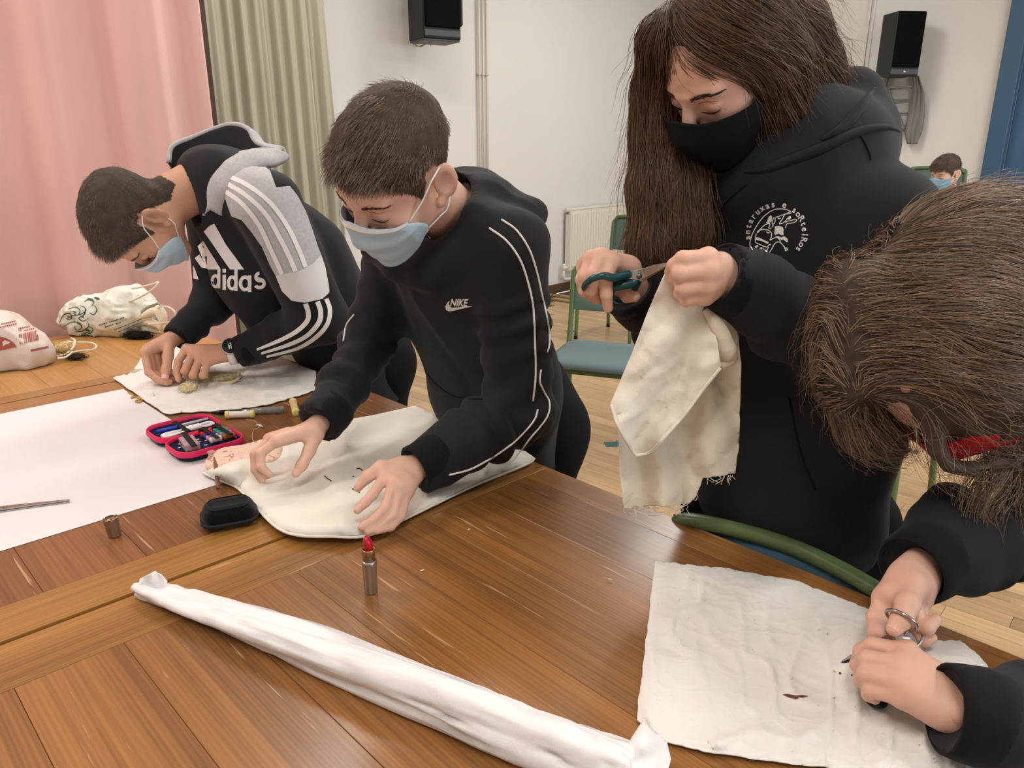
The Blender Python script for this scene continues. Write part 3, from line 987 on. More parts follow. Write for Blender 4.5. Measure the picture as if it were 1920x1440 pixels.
def chair(name, label, loc, rz, seat_h=0.45, backm=None, top=0.82, pad0=0.14):
    """local +y is where a sitter faces"""
    t = empty(name, (loc[0], loc[1], 0), label, 'chair', 'green tube chairs with blue grey seats', rz)
    def lo(n_, vf, m, par=t, sm=True):
        o = link(n_, mesh_data(n_, vf[0], vf[1], m, sm)); o.parent = par; return o
    so = rrect(0.41, 0.40, 0.07)
    lo('seat', slab(so, [(0.9, seat_h - 0.035), (0.99, seat_h - 0.03), (1.0, seat_h - 0.012), (0.97, seat_h), (0.8, seat_h + 0.01), (0.4, seat_h + 0.014)]), M_SEATF)
    lo('seat_frame', tube([(0.2, 0.19, seat_h - 0.04), (0.2, -0.19, seat_h - 0.04), (-0.2, -0.19, seat_h - 0.04), (-0.2, 0.19, seat_h - 0.04)], 0.011, 8, closed=True), M_GTUBE)
    for sx in (-1, 1):
        lg = lo('leg', tube([(sx * 0.20, 0.19, seat_h - 0.01), (sx * 0.205, 0.215, seat_h - 0.06), (sx * 0.215, 0.225, 0.012)], 0.0125, 10, 14), M_GTUBE)
        lo('leg_cap', lathe([(0.0125, 0), (0.0145, 0.001), (0.0145, 0.022), (0.012, 0.026)], (sx * 0.215, 0.225, 0.0), (0, 0, 1), 10), M_RUB, lg)
        lg = lo('leg', tube([(sx * 0.19, -0.17, seat_h - 0.03), (sx * 0.2, -0.2, seat_h - 0.09), (sx * 0.215, -0.235, 0.012)], 0.0125, 10, 14), M_GTUBE)
        lo('leg_cap', lathe([(0.0125, 0), (0.0145, 0.001), (0.0145, 0.022), (0.012, 0.026)], (sx * 0.215, -0.235, 0.0), (0, 0, 1), 10), M_RUB, lg)
    zb = top - 0.03
    lo('back_frame', tube([(-0.2, -0.17, seat_h - 0.04), (-0.2, -0.2, seat_h + 0.1), (-0.2, -0.225, zb - 0.05), (-0.185, -0.232, zb - 0.01), (-0.15, -0.236, zb + 0.015), (0, -0.262, zb + 0.02), (0.15, -0.236, zb + 0.015), (0.185, -0.232, zb - 0.01), (0.2, -0.225, zb - 0.05), (0.2, -0.2, seat_h + 0.1), (0.2, -0.17, seat_h - 0.04)], 0.0125, 10, 70), M_GTUBE)
    # curved back pad
    V, Fc = [], []; nx, nz = 15, 9
    for sgn in (1, -1):
        for i in range(nx):
            for k in range(nz):
                x = -0.19 + 0.38 * i / (nx - 1); z = seat_h + pad0 + (zb + 0.012 - seat_h - pad0) * k / (nz - 1)
                e = min(1, (1 - abs(2 * i / (nx - 1) - 1)) * 5) * min(1, (1 - abs(2 * k / (nz - 1) - 1)) * 5)
                y = -0.205 - 0.03 * (k / (nz - 1)) - 0.028 * (1 - (x / 0.2) ** 2) * (k / (nz - 1)) + sgn * 0.010 * math.sqrt(max(e, 0))
                V.append((x, y, z))
    for s_ in (0, 1):
        for i in range(nx - 1):
            for k in range(nz - 1):
                q = [s_ * nx * nz + i * nz + k, s_ * nx * nz + (i + 1) * nz + k, s_ * nx * nz + (i + 1) * nz + k + 1, s_ * nx * nz + i * nz + k + 1]
                Fc.append(q if s_ else q[::-1])
    lo('backrest', (np.array(V), Fc), backm or M_BACKF)
    return t
M_TAPE = mat('teal_floor_tape', (40, 92, 92), 0.25, 0.5)
def tape(label, c, rz, w=0.115, h=0.06):
    o = tag(obj('floor_tape', box((c[0], c[1], 0.0006), (w, h, 0.0008), rz), M_TAPE, smooth=False), label, 'floor tape', 'strips of teal tape marking chair places')
# ================================================================== tables
T = 0.75
M_TW = wood('varnished_pine', (78, 46, 20), (168, 116, 63), 0.30, 42, 0.05, 0.045, 0.55, coat=0.25)
M_TB = wood('varnished_pine_border', (98, 61, 26), (180, 130, 69), 0.28, 40, 0.04, 0.05, 0.45, coat=0.25)
M_TR = wood('varnished_pine_reddish', (72, 40, 22), (150, 100, 58), 0.30, 36, 0.06, 0.06, 0.5, coat=0.25)
M_TC = wood('varnished_pine_pale', (166, 114, 58), (208, 156, 90), 0.30, 36, 0.05, 0.05, 0.2, coat=0.25)
RZV = math.atan2(W[1], W[0]); RZU = math.atan2(U[1], U[0])
def board(name, u0, u1, v0, v1, along, m, par, z=T, th=0.03):
    """plank between table coordinates; along 'u' or 'v'"""
    g = 0.00025
    du, dv = u1 - u0 - 2 * g, v1 - v0 - 2 * g
    L_, W_ = (du, dv) if along == 'u' else (dv, du)
    o = link(name, mesh_data(name, *box((0, 0, 0), (L_, W_, th), 0, 0.0005), m, False))
    o.parent = par
    c = TB((u0 + u1) / 2, (v0 + v1) / 2, z - th / 2)
    o.location = c; o.rotation_euler = (0, 0, RZU if along == 'u' else RZV)
    return o
def table(label, u0, u1, v0, v1, seams, bw0, bw1, minner, mband, dz=0.0):
    t = empty('work_table', (0, 0, 0), label, 'table', 'pine tables pushed together')
    z = T + dz
    board('border_plank', u0, u1, v0, v0 + bw0, 'u', mband, t, z)
    board('border_plank', u0, u1, v1 - bw1, v1, 'u', mband, t, z)
    for a, b in zip(seams[:-1], seams[1:]):
        board('plank', a, b, v0 + bw0, v1 - bw1, 'v', minner, t, z + random.uniform(-0.0003, 0.0))
    for v in (v0 + 0.07, v1 - 0.07):
        board('apron', u0 + 0.08, u1 - 0.08, v - 0.011, v + 0.011, 'u', M_TR, t, z - 0.031, 0.09)
    for u in (u0 + 0.07, u1 - 0.07):
        board('apron', u - 0.011, u + 0.011, v0 + 0.12, v1 - 0.12, 'v', M_TR, t, z - 0.031, 0.09)
    for u in (u0 + 0.07, u1 - 0.07):
        for v in (v0 + 0.07, v1 - 0.07):
            board('leg', u - 0.032, u + 0.032, v - 0.032, v + 0.032, 'u', M_TR, t, z - 0.031, z - 0.031)
    return t
sA = [-1.04 + 0.1155 * k for k in range(18)][:-1]
sA = [s for s in np.arange(0.09 - 0.1155 * 9, 0.93, 0.1155)] + [0.958]
table('long brown pine table nearest the camera, lipstick standing on it', sA[0], 0.958, -0.12, 0.990, sA, 0.10, 0.098, M_TW, M_TB)
sB = [s for s in np.arange(0.03 - 0.135 * 7, 0.94, 0.135)] + [0.976]
table('reddish pine table in the middle, white paper sheet spread on it', sB[0], 0.976, 0.998, 2.024, sB, 0.084, 0.09, M_TR, M_TB, 0.0005)
sC = [s for s in np.arange(0.05 - 0.125 * 8, 0.9, 0.125)] + [0.925]
table('pale pine table by the pink curtain, bags lying on it', sC[0], 0.925, 2.032, 2.67, sC, 0.055, 0.06, M_TC, M_TB, -0.0005)

# ================================================================== cloth and paper on the tables
def M_cloth(name, col, rough=0.85, crease=0.55, scale=13):
    m = mat(name, col, rough, 0.15, bump=(1400, 0.25, 0.0006), var=(6, 0.03))
    nt = m.node_tree; b = nt.nodes['Principled BSDF']; L = nt.links.new
    old = [n for n in nt.nodes if n.type == 'BUMP'][0]
    tc = nt.nodes.new('ShaderNodeTexCoord')
    dn = nt.nodes.new('ShaderNodeTexNoise'); dn.inputs['Scale'].default_value = scale * 0.7; dn.inputs['Detail'].default_value = 2
    L(tc.outputs['Object'], dn.inputs['Vector'])
    mx = nt.nodes.new('ShaderNodeVectorMath'); mx.operation = 'MULTIPLY_ADD'; mx.inputs[1].default_value = (0.10, 0.10, 0.10)
    L(dn.outputs['Color'], mx.inputs[0]); L(tc.outputs['Object'], mx.inputs[2])
    h = None
    for s_, k_ in ((scale, 1.0), (scale * 2.3, 0.5)):
        vo = nt.nodes.new('ShaderNodeTexVoronoi'); vo.feature = 'F1'; vo.distance = 'CHEBYCHEV' if k_ == 1.0 else 'EUCLIDEAN'; vo.inputs['Scale'].default_value = s_
        L(mx.outputs[0], vo.inputs['Vector'])
        mm = nt.nodes.new('ShaderNodeMath'); mm.operation = 'MULTIPLY_ADD'; L(vo.outputs['Distance'], mm.inputs[0]); mm.inputs[1].default_value = k_
        if h is None: mm.inputs[2].default_value = 0.0
        else: L(h, mm.inputs[2])
        h = mm.outputs[0]
    bp = nt.nodes.new('ShaderNodeBump'); bp.inputs['Strength'].default_value = crease; bp.inputs['Distance'].default_value = 0.012
    L(h, bp.inputs['Height']); L(old.outputs[0], bp.inputs['Normal']); L(bp.outputs[0], b.inputs['Normal'])
    return m
M_COTTON = M_cloth('unbleached_cotton', (234, 231, 221), crease=0.20, scale=9)
M_COTTON2 = M_cloth('white_cotton', (236, 234, 230), crease=0.30, scale=17)
M_PAPER = mat('white_paper', (230, 226, 229), 0.75, 0.25)
M_TISSUE = M_cloth('white_wrapping_paper', (240, 238, 240), 0.6, crease=0.5, scale=7)
def jag(o, amp, n=6, seed=0):
    """outline points with a frayed, wavering edge between them"""
    rs = np.random.default_rng(seed); out = []
    for i in range(len(o)):
        a, b = np.array(o[i], float), np.array(o[(i + 1) % len(o)], float)
        for k in range(n):
            p = a + (b - a) * k / n
            out.append(p + (rs.normal(0, amp, 2) if k else 0))
    return np.array(out)
def seg_dist(p, o):
    d = np.full(len(p), 1e9)
    for i in range(len(o)):
        a, b = o[i], o[(i + 1) % len(o)]
        ab = b - a; t = np.clip(((p - a) @ ab) / (ab @ ab + 1e-9), 0, 1)
        d = np.minimum(d, np.linalg.norm(p - a - t[:, None] * ab, axis=1))
    return d
def crease(p, s, seed=0.0):
    return 1 - np.abs(noise(np.c_[p, np.full(len(p), seed)], s, 2)) * 2
def sheet(name, outline, hfun, m, par=None, step=9, th=0.0018, smooth=True):
    """cloth spread out: outline in picture points, hfun(points, distance to edge in px) -> height"""
    V2, Fc = cut_grid([outline], step)
    p = V2[:, :2]
    h = hfun(p, seg_dist(p, np.asarray(outline, float)))
    V = np.array([PZ(x, y, z) for (x, y), z in zip(p, h)])
    # faces upward
    bm = bmesh.new()
    vs = [bm.verts.new(v) for v in V]
    for f in Fc:
        q = p[f]; ar = 0.5 * np.sum(q[:, 0] * np.roll(q[:, 1], -1) - np.roll(q[:, 0], -1) * q[:, 1])
        if abs(ar) < 1e-3: continue
        try: bm.faces.new([vs[i] for i in (f if ar < 0 else f[::-1])])
        except ValueError: pass
    bmesh.ops.remove_doubles(bm, verts=bm.verts[:], dist=1e-6)
    me = bpy.data.meshes.new(name); bm.to_mesh(me); bm.free()
    me.polygons.foreach_set('use_smooth', np.full(len(me.polygons), smooth, dtype=bool)); me.materials.append(m)
    o = link(name, me, par)
    s_ = o.modifiers.new('solid', 'SOLIDIFY'); s_.thickness = th; s_.offset = 1
    return o
def gauss(p, c, r):
    return np.exp(-(((p[:, 0] - c[0]) / r[0]) ** 2 + ((p[:, 1] - c[1]) / r[1]) ** 2))

# large white paper sheet
V2, Fc = cut_grid([[(-0.45, 1.247), (0.548, 1.247), (0.548, 1.945), (-0.45, 1.945)]], 0.1)
Vp = np.array([TB(x, y, T + 0.0009) for x, y, _ in V2])
pap = obj('paper_sheet', (Vp, [f for f in Fc]), M_PAPER, smooth=False)
s_ = pap.modifiers.new('solid', 'SOLIDIFY'); s_.thickness = 0.0004; s_.offset = 1
tag(pap, 'large blank white paper sheet lying on the middle table', 'paper')

# cloth in front of the boy in the black, grey and white hoodie
o1 = [(212, 710), (250, 698), (266, 668), (272, 652), (330, 650), (362, 642), (400, 656), (470, 666), (540, 676), (592, 697), (590, 733), (545, 747), (500, 760), (440, 769), (380, 772), (310, 776), (262, 744)]
c1_ = sheet('cotton_cloth', jag(o1, 0.9, 7, 3), lambda p, d: T + 0.0035 + 0.010 * np.clip(d / 25, 0, 1) * np.clip(noise(np.c_[p * [1, 2.2], d * 0], 0.035, 3) + 0.35, 0, 1) + 0.006 * np.clip(d / 20, 0, 1) * np.clip(crease(p * [0.5, 2.4], 0.03), 0, 1) ** 3, M_COTTON2, step=6)
tag(c1_, 'crumpled white cotton cloth with wool on it under the bent person\'s hands', 'cloth')

# pillowcase in front of the boy in the middle
o2 = [(378, 885), (400, 876), (450, 858), (520, 830), (600, 803), (640, 790), (700, 780), (779, 762), (815, 778), (862, 800), (930, 832), (985, 848), (1002, 860), (985, 872), (930, 890), (880, 915), (820, 945), (770, 968), (720, 992), (690, 1004), (620, 1006), (560, 1004), (520, 990), (480, 952), (445, 915), (405, 898)]
def h2(p, d):
    e = np.clip(d / 16, 0, 1) ** 0.6
    base = T + 0.004 + 0.007 * e
    base += 0.012 * gauss(p, (560, 985), (90, 30)) + 0.010 * gauss(p, (650, 985), (60, 26)) + 0.026 * gauss(p, (432, 876), (52, 24)) * np.clip(d / 8, 0, 1) - 0.002 * gauss(p, (560, 930), (90, 40)) + 0.010 * gauss(p, (630, 850), (30, 80))
    return base + e * (0.0055 * noise(np.c_[p, d * 0], 0.018, 2) + 0.006 * np.clip(crease(p, 0.011, 3.3), 0, 1) ** 4)
c2_ = sheet('pillowcase', o2, h2, M_COTTON, step=8, th=0.002)
tag(c2_, 'off-white cotton pillowcase with pen marks lying between the hands of the middle person', 'pillowcase')
TREE_P = None
# stitched edge and hem of the pillowcase
def edge_tube(pts, hf, r, name, par, m, up=0.0, n=60):
    p = spline(np.array(pts, float), n)
    h = hf(p, np.zeros(len(p)) + 2.0)
    return obj(name, tube([PZ(x, y, z + up) for (x, y), z in zip(p, h)], r, 6), m, par)
edge_tube([(378, 885), (405, 898), (445, 915), (480, 952), (520, 990), (560, 1004), (620, 1006), (690, 1004), (770, 968), (880, 915), (985, 872), (1002, 860)], h2, 0.0022, 'edge_seam', c2_, M_COTTON)
M_INK = mat('black_ink', (22, 22, 26), 0.7)
def ink(pts, hf, w, par, m=M_INK, name='pen_mark', n=14):
    p = spline(np.array(pts, float), n)
    t = np.gradient(p, axis=0); t /= np.linalg.norm(t, axis=1)[:, None]
    q = np.stack([-t[:, 1], t[:, 0]], 1) * w / 2
    pl = np.vstack([p - q, (p + q)[::-1]])
    pts3 = []
    h = hf(pl, seg_dist(pl, np.asarray(o2, float)) if hf is h2 else np.full(len(pl), 60.0))
    V = np.array([PZ(x, y, z + 0.0032) for (x, y), z in zip(pl, h)])
    k = len(p)
    Fc = [(i, i + 1, 2 * k - 2 - i, 2 * k - 1 - i) for i in range(k - 1)]
    return obj(name, (V, Fc), m, par, False)
for pts in ([(668, 879), (674, 878), (680, 882)], [(608, 892), (614, 897), (622, 902)], [(661, 893), (664, 893)], [(660, 916), (667, 919), (675, 924)]):
    ink(pts, h2, 1.6, c2_)

# cloth with eye and mouth holes, front right
o3 = [(1228, 1053), (1290, 1060), (1360, 1067), (1400, 1075), (1490, 1090), (1560, 1117), (1640, 1150), (1690, 1180), (1740, 1206), (1800, 1203), (1835, 1232), (1880, 1290), (1915, 1330), (1960, 1385), (2010, 1450), (1960, 1520), (1860, 1512), (1700, 1475), (1560, 1442), (1450, 1428), (1330, 1412), (1245, 1392), (1195, 1352), (1206, 1250), (1218, 1150)]
def h3(p, d):
    e = np.clip(d / 14, 0, 1)
    f = np.clip((p[:, 0] - 1240) / 120, 0.25, 1)
    base = T + 0.004 + 0.002 * e
    base += 0.040 * gauss(p, (1655, 1215), (75, 60)) + 0.052 * gauss(p, (1800, 1250), (95, 70)) + 0.03 * gauss(p, (1900, 1360), (60, 70))
    return base + e * (0.0035 * np.clip(noise(np.c_[p, d * 0], 0.009, 2) + 0.3, 0, 1) + 0.0045 * f * np.clip(crease(p, 0.008, 8.1), 0, 1) ** 5 + 0.0030 * np.clip(crease(p * [1.4, 0.7], 0.013, 2.7), 0, 1) ** 5)
c3_ = sheet('face_cloth', jag(o3, 0.8, 8, 9), h3, M_COTTON2, step=5)
tag(c3_, 'wrinkled white cloth with cut eye and mouth holes at the front right', 'cloth')
M_HOLE = mat('dark_wood_seen_through_cut', (104, 60, 40), 0.6)
def hole(pts, name='cut_hole', m=M_HOLE):
    p = np.array(pts, float)
    h = h3(p, np.full(len(p), 60.0))
    V = np.array([PZ(x, y, z + 0.0028) for (x, y), z in zip(p, h)])
    return obj(name, (V, [list(range(len(p)))[::-1]]), m, c3_, False)
hole([(1467, 1302), (1478, 1301), (1492, 1304), (1504, 1303), (1516, 1305), (1506, 1308), (1492, 1310), (1480, 1307)])
hole([(1576, 1242), (1584, 1237), (1596, 1235), (1594, 1240), (1586, 1243)], m=mat('dark_cut', (40, 26, 26), 0.8))
for x, y in ((1575, 1262), (1598, 1266)):
    hole([(x + 2.6 * math.cos(a), y + 2 * math.sin(a)) for a in np.linspace(0, 6.28, 8)[:-1]], 'ink_dot', M_INK)

# rolled white paper lying across the near table
ROLL = [(262, 1103, 0.008, 0.010), (300, 1116, 0.010, 0.013), (340, 1130, 0.012, 0.015), (400, 1150, 0.014, 0.017), (480, 1177, 0.018, 0.020), (560, 1205, 0.020, 0.023), (700, 1260, 0.022, 0.025), (850, 1318, 0.023, 0.026), (950, 1357, 0.023, 0.026), (1050, 1394, 0.022, 0.026), (1120, 1420, 0.020, 0.026), (1185, 1446, 0.016, 0.026)]
q = spline(np.array(ROLL, float), 110)
cen = np.array([PZ(x, y, T + 0.002 + r) for x, y, r, w in q])
rad_z, rad_w = q[:, 2], q[:, 3]
tt = np.gradient(cen, axis=0); tt /= np.linalg.norm(tt, axis=1)[:, None]
sd = np.cross(tt, [0, 0, 1.0]); sd /= np.linalg.norm(sd, axis=1)[:, None]
ns = 40; an = np.linspace(0, 2 * math.pi, ns, endpoint=False)
V = cen[:, None] + sd[:, None] * (np.cos(an)[None, :, None] * rad_w[:, None, None]) + np.array([0, 0, 1.0]) * (np.sin(an)[None, :, None] * rad_z[:, None, None])
V = V.reshape(-1, 3); nrm = np.repeat(cen, ns, axis=0); nrm = V - nrm; nrm /= np.linalg.norm(nrm, axis=1)[:, None]
s_al = np.repeat(np.linspace(0, 1, 110), ns); a_al = np.tile(an, 110)
st = np.stack([s_al * 7 + a_al * 0.35, np.cos(a_al) * 1.1, np.sin(a_al) * 1.1], 1)
cre = np.abs(noise(st, 2.0, 2)); cre2 = np.abs(noise(np.stack([s_al * 3 + 0.5 * np.sin(a_al), np.cos(a_al) * 1.6, np.sin(a_al) * 1.6], 1), 1.6, 1))
V += nrm * (-0.004 * cre[:, None] - 0.006 * np.clip(1 - cre2 * 4, 0, 1)[:, None] + 0.0035 + 0.0045 * np.cos(3 * (a_al - 0.9 + 0.5 * np.sin(s_al * 6)))[:, None])
V[:, 2] = np.maximum(V[:, 2], T + 0.002)
Fc = [(i * ns + j, (i + 1) * ns + j, (i + 1) * ns + (j + 1) % ns, i * ns + (j + 1) % ns) for i in range(109) for j in range(ns)]
Fc += [list(range(ns)), list(range(109 * ns, 110 * ns))[::-1]]
roll = empty('paper_roll', cen[55] - [0, 0, rad_z[55]], 'long crumpled roll of white paper lying across the near table', 'paper roll')
obj('rolled_paper', (V, Fc), M_TISSUE, roll)
def flap(name, outl, hf, par, step=7):
    o = sheet(name, outl, hf, M_TISSUE, par, step, 0.0008); return o
flap('end_flap', [(258, 1103), (262, 1085), (290, 1071), (303, 1077), (313, 1088), (313, 1102), (300, 1106), (278, 1112)], lambda p, d: T + 0.012 + 0.028 * np.clip((1108 - p[:, 1]) / 34, 0, 1) + 0.004 * noise(np.c_[p, p[:, 0] * 0], 0.08, 1), roll, 4)
flap('end_flap', [(1178, 1395), (1205, 1352), (1250, 1392), (1258, 1425), (1252, 1447), (1190, 1460), (1130, 1440), (1120, 1412)], lambda p, d: T + 0.016 + 0.022 * gauss(p, (1205, 1385), (30, 40)) + 0.004 * noise(np.c_[p, p[:, 0] * 0], 0.03, 2), roll, 6)

# ================================================================== small things on the tables
# lipstick
M_SLV = mat('brushed_silver', (172, 166, 160), 0.32, metal=0.85)
M_GOLD = mat('pale_gold_metal', (196, 164, 118), 0.25, metal=0.9)
M_LIP = mat('red_lipstick_wax', (190, 22, 44), 0.35, 0.5)
lp = PZ(696, 1110, T)
ls = empty('lipstick', lp, 'open red lipstick in a silver tube standing on the near table', 'lipstick')
obj('tube_base', lathe([(0.0, 0), (0.0078, 0), (0.0086, 0.0015), (0.0098, 0.042), (0.0102, 0.0435), (0.0102, 0.0485), (0.0094, 0.0495), (0, 0.0495)], lp), M_SLV, ls)
obj('inner_sleeve', lathe([(0.0084, 0.0495), (0.0084, 0.064), (0.0088, 0.0645), (0.0088, 0.0662), (0.0074, 0.0664), (0.0074, 0.060), (0, 0.060)], lp), M_GOLD, ls)
bv_, bf_ = lathe([(0.0064, 0.060), (0.0064, 0.079), (0.0060, 0.082), (0.0040, 0.0845), (0, 0.0855)], lp)
k_ = bv_[:, 2] > lp[2] + 0.078
bv_[k_, 2] -= np.clip((bv_[k_, 0] - lp[0]) * 0.8 + 0.002, 0, 0.01)
obj('bullet', (bv_, bf_), M_LIP, ls)
# its cap
cp = PZ(216, 1005, T)
lc = empty('silver_lipstick_cover', cp, 'open silver lipstick cap standing at the edge of the paper sheet', 'lipstick cap')
ax_ = np.array([-0.10, 0.02, 1.0])
obj('cap_shell', lathe([(0.0, 0.0), (0.0085, 0.0), (0.0095, 0.0015), (0.0112, 0.030), (0.0114, 0.031)], cp, ax_), mat('dull_pewter', (158, 142, 126), 0.35, metal=0.85), lc)
obj('cap_rim', lathe([(0.0114, 0.030), (0.0116, 0.0312), (0.0104, 0.0316), (0.0100, 0.026)], cp, ax_), M_GOLD, lc)
obj('cap_inside', lathe([(0.0101, 0.0310), (0.0088, 0.012), (0.0, 0.012)], cp, ax_), mat('dark_pewter', (86, 80, 76), 0.4, metal=0.7), lc)

# loose scissors on the paper
M_STEEL = mat('scissor_steel', (176, 172, 168), 0.25, metal=0.95)
sc = empty('metal_scissors', PZ(60, 948, T + 0.001), 'closed steel scissors on the white paper sheet at the frame edge', 'scissors')
def blade3(pts, w, th, z, name, par, m):
    """flat tapered blade along points with widths"""
    p = spline(np.array(pts, float), 16); t = np.gradient(p, axis=0); t /= np.linalg.norm(t, axis=1)[:, None]
    n = np.stack([-t[:, 1], t[:, 0]], 1)
    ww = np.interp(np.linspace(0, 1, 16), np.linspace(0, 1, len(w)), w)[:, None] / 2
    a, b = p - n * ww, p + n * ww
    V = np.vstack([np.c_[a, np.full(16, z)], np.c_[b, np.full(16, z)], np.c_[a, np.full(16, z + th)], np.c_[b, np.full(16, z + th)]])
    Fc = []
    for i in range(15):
        Fc += [(i, i + 1, 17 + i, 16 + i), (32 + i, 48 + i, 49 + i, 33 + i), (i, 32 + i, 33 + i, i + 1), (16 + i, 17 + i, 49 + i, 48 + i)]
    Fc += [(0, 16, 48, 32), (15, 47, 63, 31)]
    return obj(name, (V, Fc), m, par, False)
tip = PZ(131, 939, T + 0.004)[:2]; piv = PZ(10, 954, T + 0.004)[:2]; back = PZ(-70, 968, T + 0.004)[:2]
blade3([back + [0, 0.004], piv + [0, 0.001], tip], [0.010, 0.013, 0.002], 0.0022, T + 0.0045, 'blade', sc, M_STEEL)
blade3([back - [0, 0.006], piv - [0, 0.001], tip + [0.0, -0.0015]], [0.010, 0.013, 0.003], 0.0022, T + 0.0018, 'blade', sc, M_STEEL)
obj('pivot_screw', lathe([(0, 0), (0.0035, 0), (0.003, 0.001), (0, 0.0012)], (*piv, T + 0.0066)), mat('dark_steel', (120, 116, 112), 0.3, metal=0.9), sc)
for s_ in (1, -1):
    cc = back + np.array([-0.022, 0.014 * s_])
    obj('finger_ring', tube([(cc[0] + 0.022 * math.cos(a), cc[1] + 0.013 * math.sin(a), T + 0.0055) for a in np.linspace(0, 2 * math.pi, 24, endpoint=False)], 0.0032, 8, closed=True), M_STEEL, sc)

# sewing kit, open
M_NAVY = fabric('navy_fabric', (34, 36, 66), 0.8, 600, 0.3)
M_HOT = mat('hot_pink_zip', (224, 36, 96), 0.5, bump=(500, 0.3, 0.001))
M_STAR = mat('white_star_print', (235, 235, 238), 0.8)
M_ELAS = mat('black_elastic', (22, 22, 24), 0.8, bump=(600, 0.3, 0.001))
kit = empty('sewing_kit', PZ(355, 815, T + 0.002), 'open navy star-lined sewing kit with hot pink zip beside the paper sheet', 'sewing kit')
A_k = math.radians(44)
ku = np.array([math.cos(A_k), math.sin(A_k), 0]); kv = np.array([-math.sin(A_k), math.cos(A_k), 0])
k1 = (PZ(320, 822, .775) + PZ(405, 797, .775)) / 2; k1[2] = T + 0.002
def kp(c, x, y, z): return c + ku * x + kv * y + np.array([0, 0, z])
def tray(cy, parent, name):
    c = k1 + kv * cy
    o = rrect(0.132, 0.100, 0.03, 6)
    lay = [(0.80, 0.0), (0.95, 0.004), (1.0, 0.012), (1.0, 0.017)]
    V, Fc = [], []
    n = len(o)
    prof = [(0.80, 0.0), (0.95, 0.004), (1.0, 0.012), (1.0, 0.0165), (0.97, 0.017), (0.95, 0.0135), (0.6, 0.0125)]
    for s_, z in prof: V += [kp(c, x * s_, y * s_, z) for x, y in o]
    for i in range(len(prof) - 1):
        for k in range(n): Fc.append((i * n + k, i * n + (k + 1) % n, (i + 1) * n + (k + 1) % n, (i + 1) * n + k))
    Fc.append(list(range(n))[::-1]); Fc.append([(len(prof) - 1) * n + k for k in range(n)])
    t = obj(name, (np.array(V), Fc), M_NAVY, parent)
    V, Fc = [], []
    prof = [(1.012, 0.0105), (1.02, 0.014), (1.012, 0.0205), (0.985, 0.0225), (0.955, 0.021), (0.945, 0.0145)]
    for s_, z in prof: V += [kp(c, x * s_, y * s_, z) for x, y in o]
    for i in range(len(prof) - 1):
        for k in range(n): Fc.append((i * n + k, i * n + (k + 1) % n, (i + 1) * n + (k + 1) % n, (i + 1) * n + k))
    obj('zip_band', (np.array(V), Fc), M_HOT, t)
    return t, c
ta, ca = tray(0.052, kit, 'lid_tray'); tb, cb = tray(-0.052, kit, 'case_tray')
def star(c, x, y, r, par):
    V = [kp(c, x + r * (1 if k % 2 == 0 else 0.45) * math.cos(k * math.pi / 5 + x * 90), y + r * (1 if k % 2 == 0 else 0.45) * math.sin(k * math.pi / 5 + x * 90), 0.0142) for k in range(10)]
    obj('star', (np.array(V), [list(range(10))]), M_STAR, par, False)
rs = np.random.default_rng(4)
for t_, c_ in ((ta, ca), (tb, cb)):
    for i in range(6):
        for j in range(4):
            star(c_, -0.05 + 0.02 * i + rs.uniform(-.004, .004) + (j % 2) * 0.009, -0.033 + 0.021 * j + rs.uniform(-.003, .003), 0.0042, t_)
obj('hinge_tape', box(k1 + np.array([0, 0, 0.0175]), (0.085, 0.014, 0.003), A_k), M_HOT, kit, False)
def kbox(c, x, y, z, s, m, name, par, ang=0, bev=0.002): return obj(name, box(kp(c, x, y, z), s, A_k + ang, bev), m, par, False)
# lid: blue pen, needles, elastic cord bundle
obj('blue_marker', lathe([(0, 0), (0.004, 0), (0.0042, 0.045), (0.003, 0.05), (0, 0.05)], kp(ca, -0.052, 0.008, 0.019), ku, 12), mat('blue_plastic', (32, 62, 190), 0.35), kit)
obj('needle_case', lathe([(0, 0), (0.0028, 0), (0.0028, 0.06), (0, 0.06)], kp(ca, -0.002, 0.018, 0.0175), ku, 10), mat('clear_plastic', (215, 210, 220), 0.15, 0.6), kit)
for k in range(4):
    obj('needle', tube([kp(ca, 0.004, 0.014 + 0.004 * k, 0.0155), kp(ca, 0.050, 0.018 + 0.004 * k, 0.0155)], 0.0005, 5), M_STEEL, kit)
M_WELA = mat('white_elastic', (232, 232, 234), 0.7)
for k in range(4):
    obj('elastic_loop', tube([kp(ca, -0.045, -0.030 + 0.003 * k, 0.017 + 0.0012 * k), kp(ca, -0.052, -0.024 + 0.002 * k, 0.0185), kp(ca, -0.04, -0.018 + 0.002 * k, 0.019), kp(ca, 0.0, -0.018, 0.020), kp(ca, 0.045, -0.012 + .002 * k, 0.019), kp(ca, 0.054, -0.018, 0.0185), kp(ca, 0.046, -0.026 + .002 * k, 0.018), kp(ca, 0.0, -0.028, 0.019), kp(ca, -0.045, -0.030 + .003 * k, 0.017)], 0.0022, 6, 40), M_WELA, kit)
kbox(ca, 0.012, -0.022, 0.021, (0.03, 0.017, 0.008), mat('white_card', (238, 236, 240), 0.7), 'card_band', kit)
kbox(ca, -0.006, -0.003, 0.0225, (0.011, 0.075, 0.0022), M_ELAS, 'elastic_strap', kit, 0.0)
